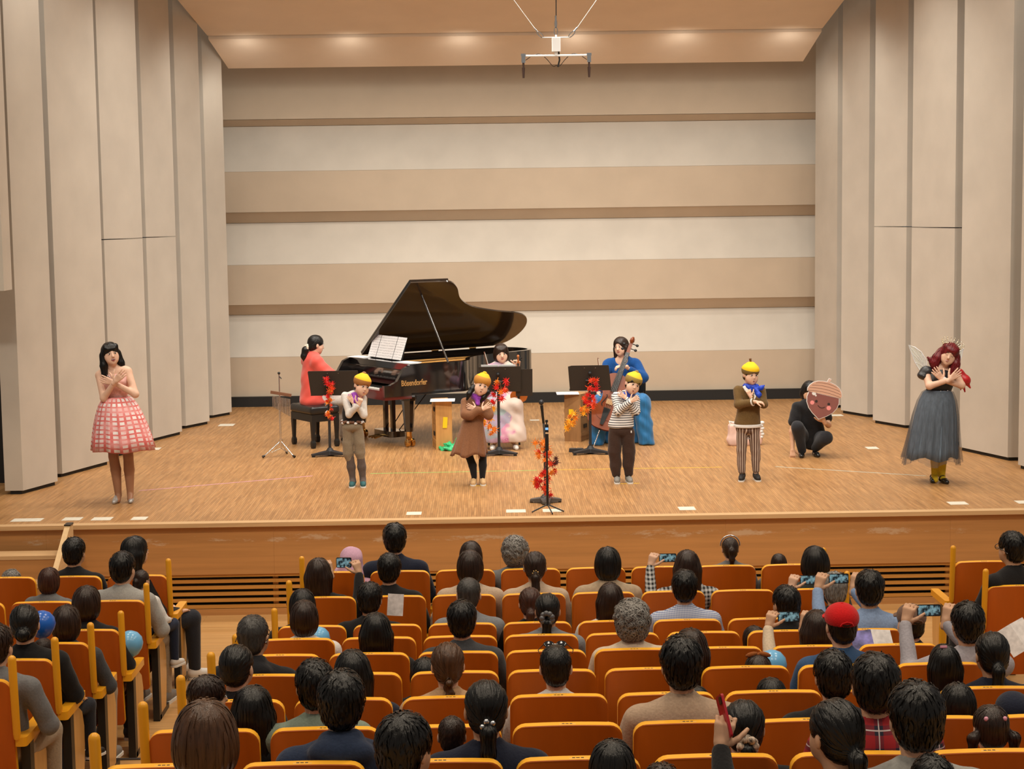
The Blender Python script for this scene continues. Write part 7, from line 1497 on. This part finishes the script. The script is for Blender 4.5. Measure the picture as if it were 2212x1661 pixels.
def phone(loc, label, rot=(0, 0, 0), wd=.152, ht=.075, body=None):
    t = thing('smartphone', label, 'phone', loc, 0, 'phones held up to film', rot)
    mb = MB(); mb.prism(rrect(-wd/2, wd/2, -ht/2, ht/2, .010), -.0045, .0045, XZ); mb.build('case', body or m_phone, t, 40)
    mb = MB(); mb.prism(rrect(-wd/2+.005, wd/2-.005, -ht/2+.005, ht/2-.005, .006), .0046, .0056, XZ); mb.build('screen', m_screen, t)
    mb = MB(); mb.prism(rrect(-wd/2+.008, -wd/2+.034, ht/2-.036, ht/2-.008, .006), -.0075, -.0045, XZ); mb.build('lens_block', m_phone, t)
    return t
for q, lb, z in (('striped sleeves', 'black phone held sideways by the woman in striped sleeves, stage on its screen', 0), ('silver grey haired man', 'black phone held sideways by the silver haired man', 0), ('pale blue shirt filming', 'black phone held left of the man in pale blue', 0),
              ('light shirt filming', 'phone with bright screen held near the right edge by the light shirted person', 0), ('cream sleeves filming', 'phone held left of the red cap by the cream sleeved woman', 0)):
    i = L_(q); t = AUDP[i]; s = t.scale[0]; yw = t.rotation_euler[2]
    p = Vector(t.location)+Matrix.Rotation(yw, 3, 'Z') @ (Vector((.105, -.405, 1.10))*s); phone(p, lb, (R(-8), 0, yw-math.pi), .135, .067)
i = L_('lifting a camera'); t = AUDP[i]; p = Vector(t.location)+Matrix.Rotation(t.rotation_euler[2], 3, 'Z') @ Vector((-.115, -.405, 1.10)); phone(p, 'dark camera phone lifted by the long haired woman in the second row', (0, 0, t.rotation_euler[2]-math.pi), .12, .08)

i = L_('holding a red phone'); t = AUDP[i]; yw = t.rotation_euler[2]; p = Vector(t.location)+Matrix.Rotation(yw, 3, 'Z') @ (Vector((.165, -.43, 1.085))*t.scale[0])
phone(p, 'phone in a bright red case held at the bottom right', (R(-6), R(28), yw-math.pi+R(75)), .075, .155, mat('red_phone_case', (.42, .010, .022), .4))
# ------------------------------------------------------------------ balloons and programmes among the seats
balloon(-2.545, 11.98, -.115, .092, ('sky', (.16, .46, .78)), 'light blue balloon at the end of the third row of the left block')
balloon(-2.80, 10.62, .36, .085, ('blue', (.012, .12, .55)), 'deep blue balloon behind the woman with the low bun')
balloon(-1.17, 11.50, .02, .080, ('sky', (.16, .46, .78)), 'light blue balloon beside the white shirted woman')
balloon(1.60, 9.62, .29, .085, ('sky', (.16, .46, .78)), 'light blue balloon left of the denim jacket')
m_prog = mat('programme_print', (.80, .76, .76), .6, noise=(30, .16)); m_progp = mat('purple_programme', (.22, .20, .62), .5, noise=(9, .9))
def programme(x, y, z, wd, ht, rot, m, label):
    t = thing('programme', label, 'leaflet', (x, y, z), 0, None, rot)
    for s in (-1, 1):
        mb = MB(); mb.prism([(0, 0), (s*wd/2, 0), (s*wd/2, ht), (0, ht)][::s], -.001, .001, Matrix.Rotation(R(s*9), 4, 'Z') @ XZ.to_4x4()); mb.build('page', m if s < 0 else m_prog, t)
programme(-.685, 12.12, .035, .115, .155, (R(-8), R(4), 0), m_prog, 'folded white programme held by the man in the third row')
programme(2.345, 10.28, .19, .26, .16, (R(-42), 0, R(6)), m_progp, 'purple programme lying open left of the brown cap')
programme(3.56, 11.2, -.05, .2, .2, (R(-30), R(-30), 0), m_prog, 'pale programme at the right picture edge')
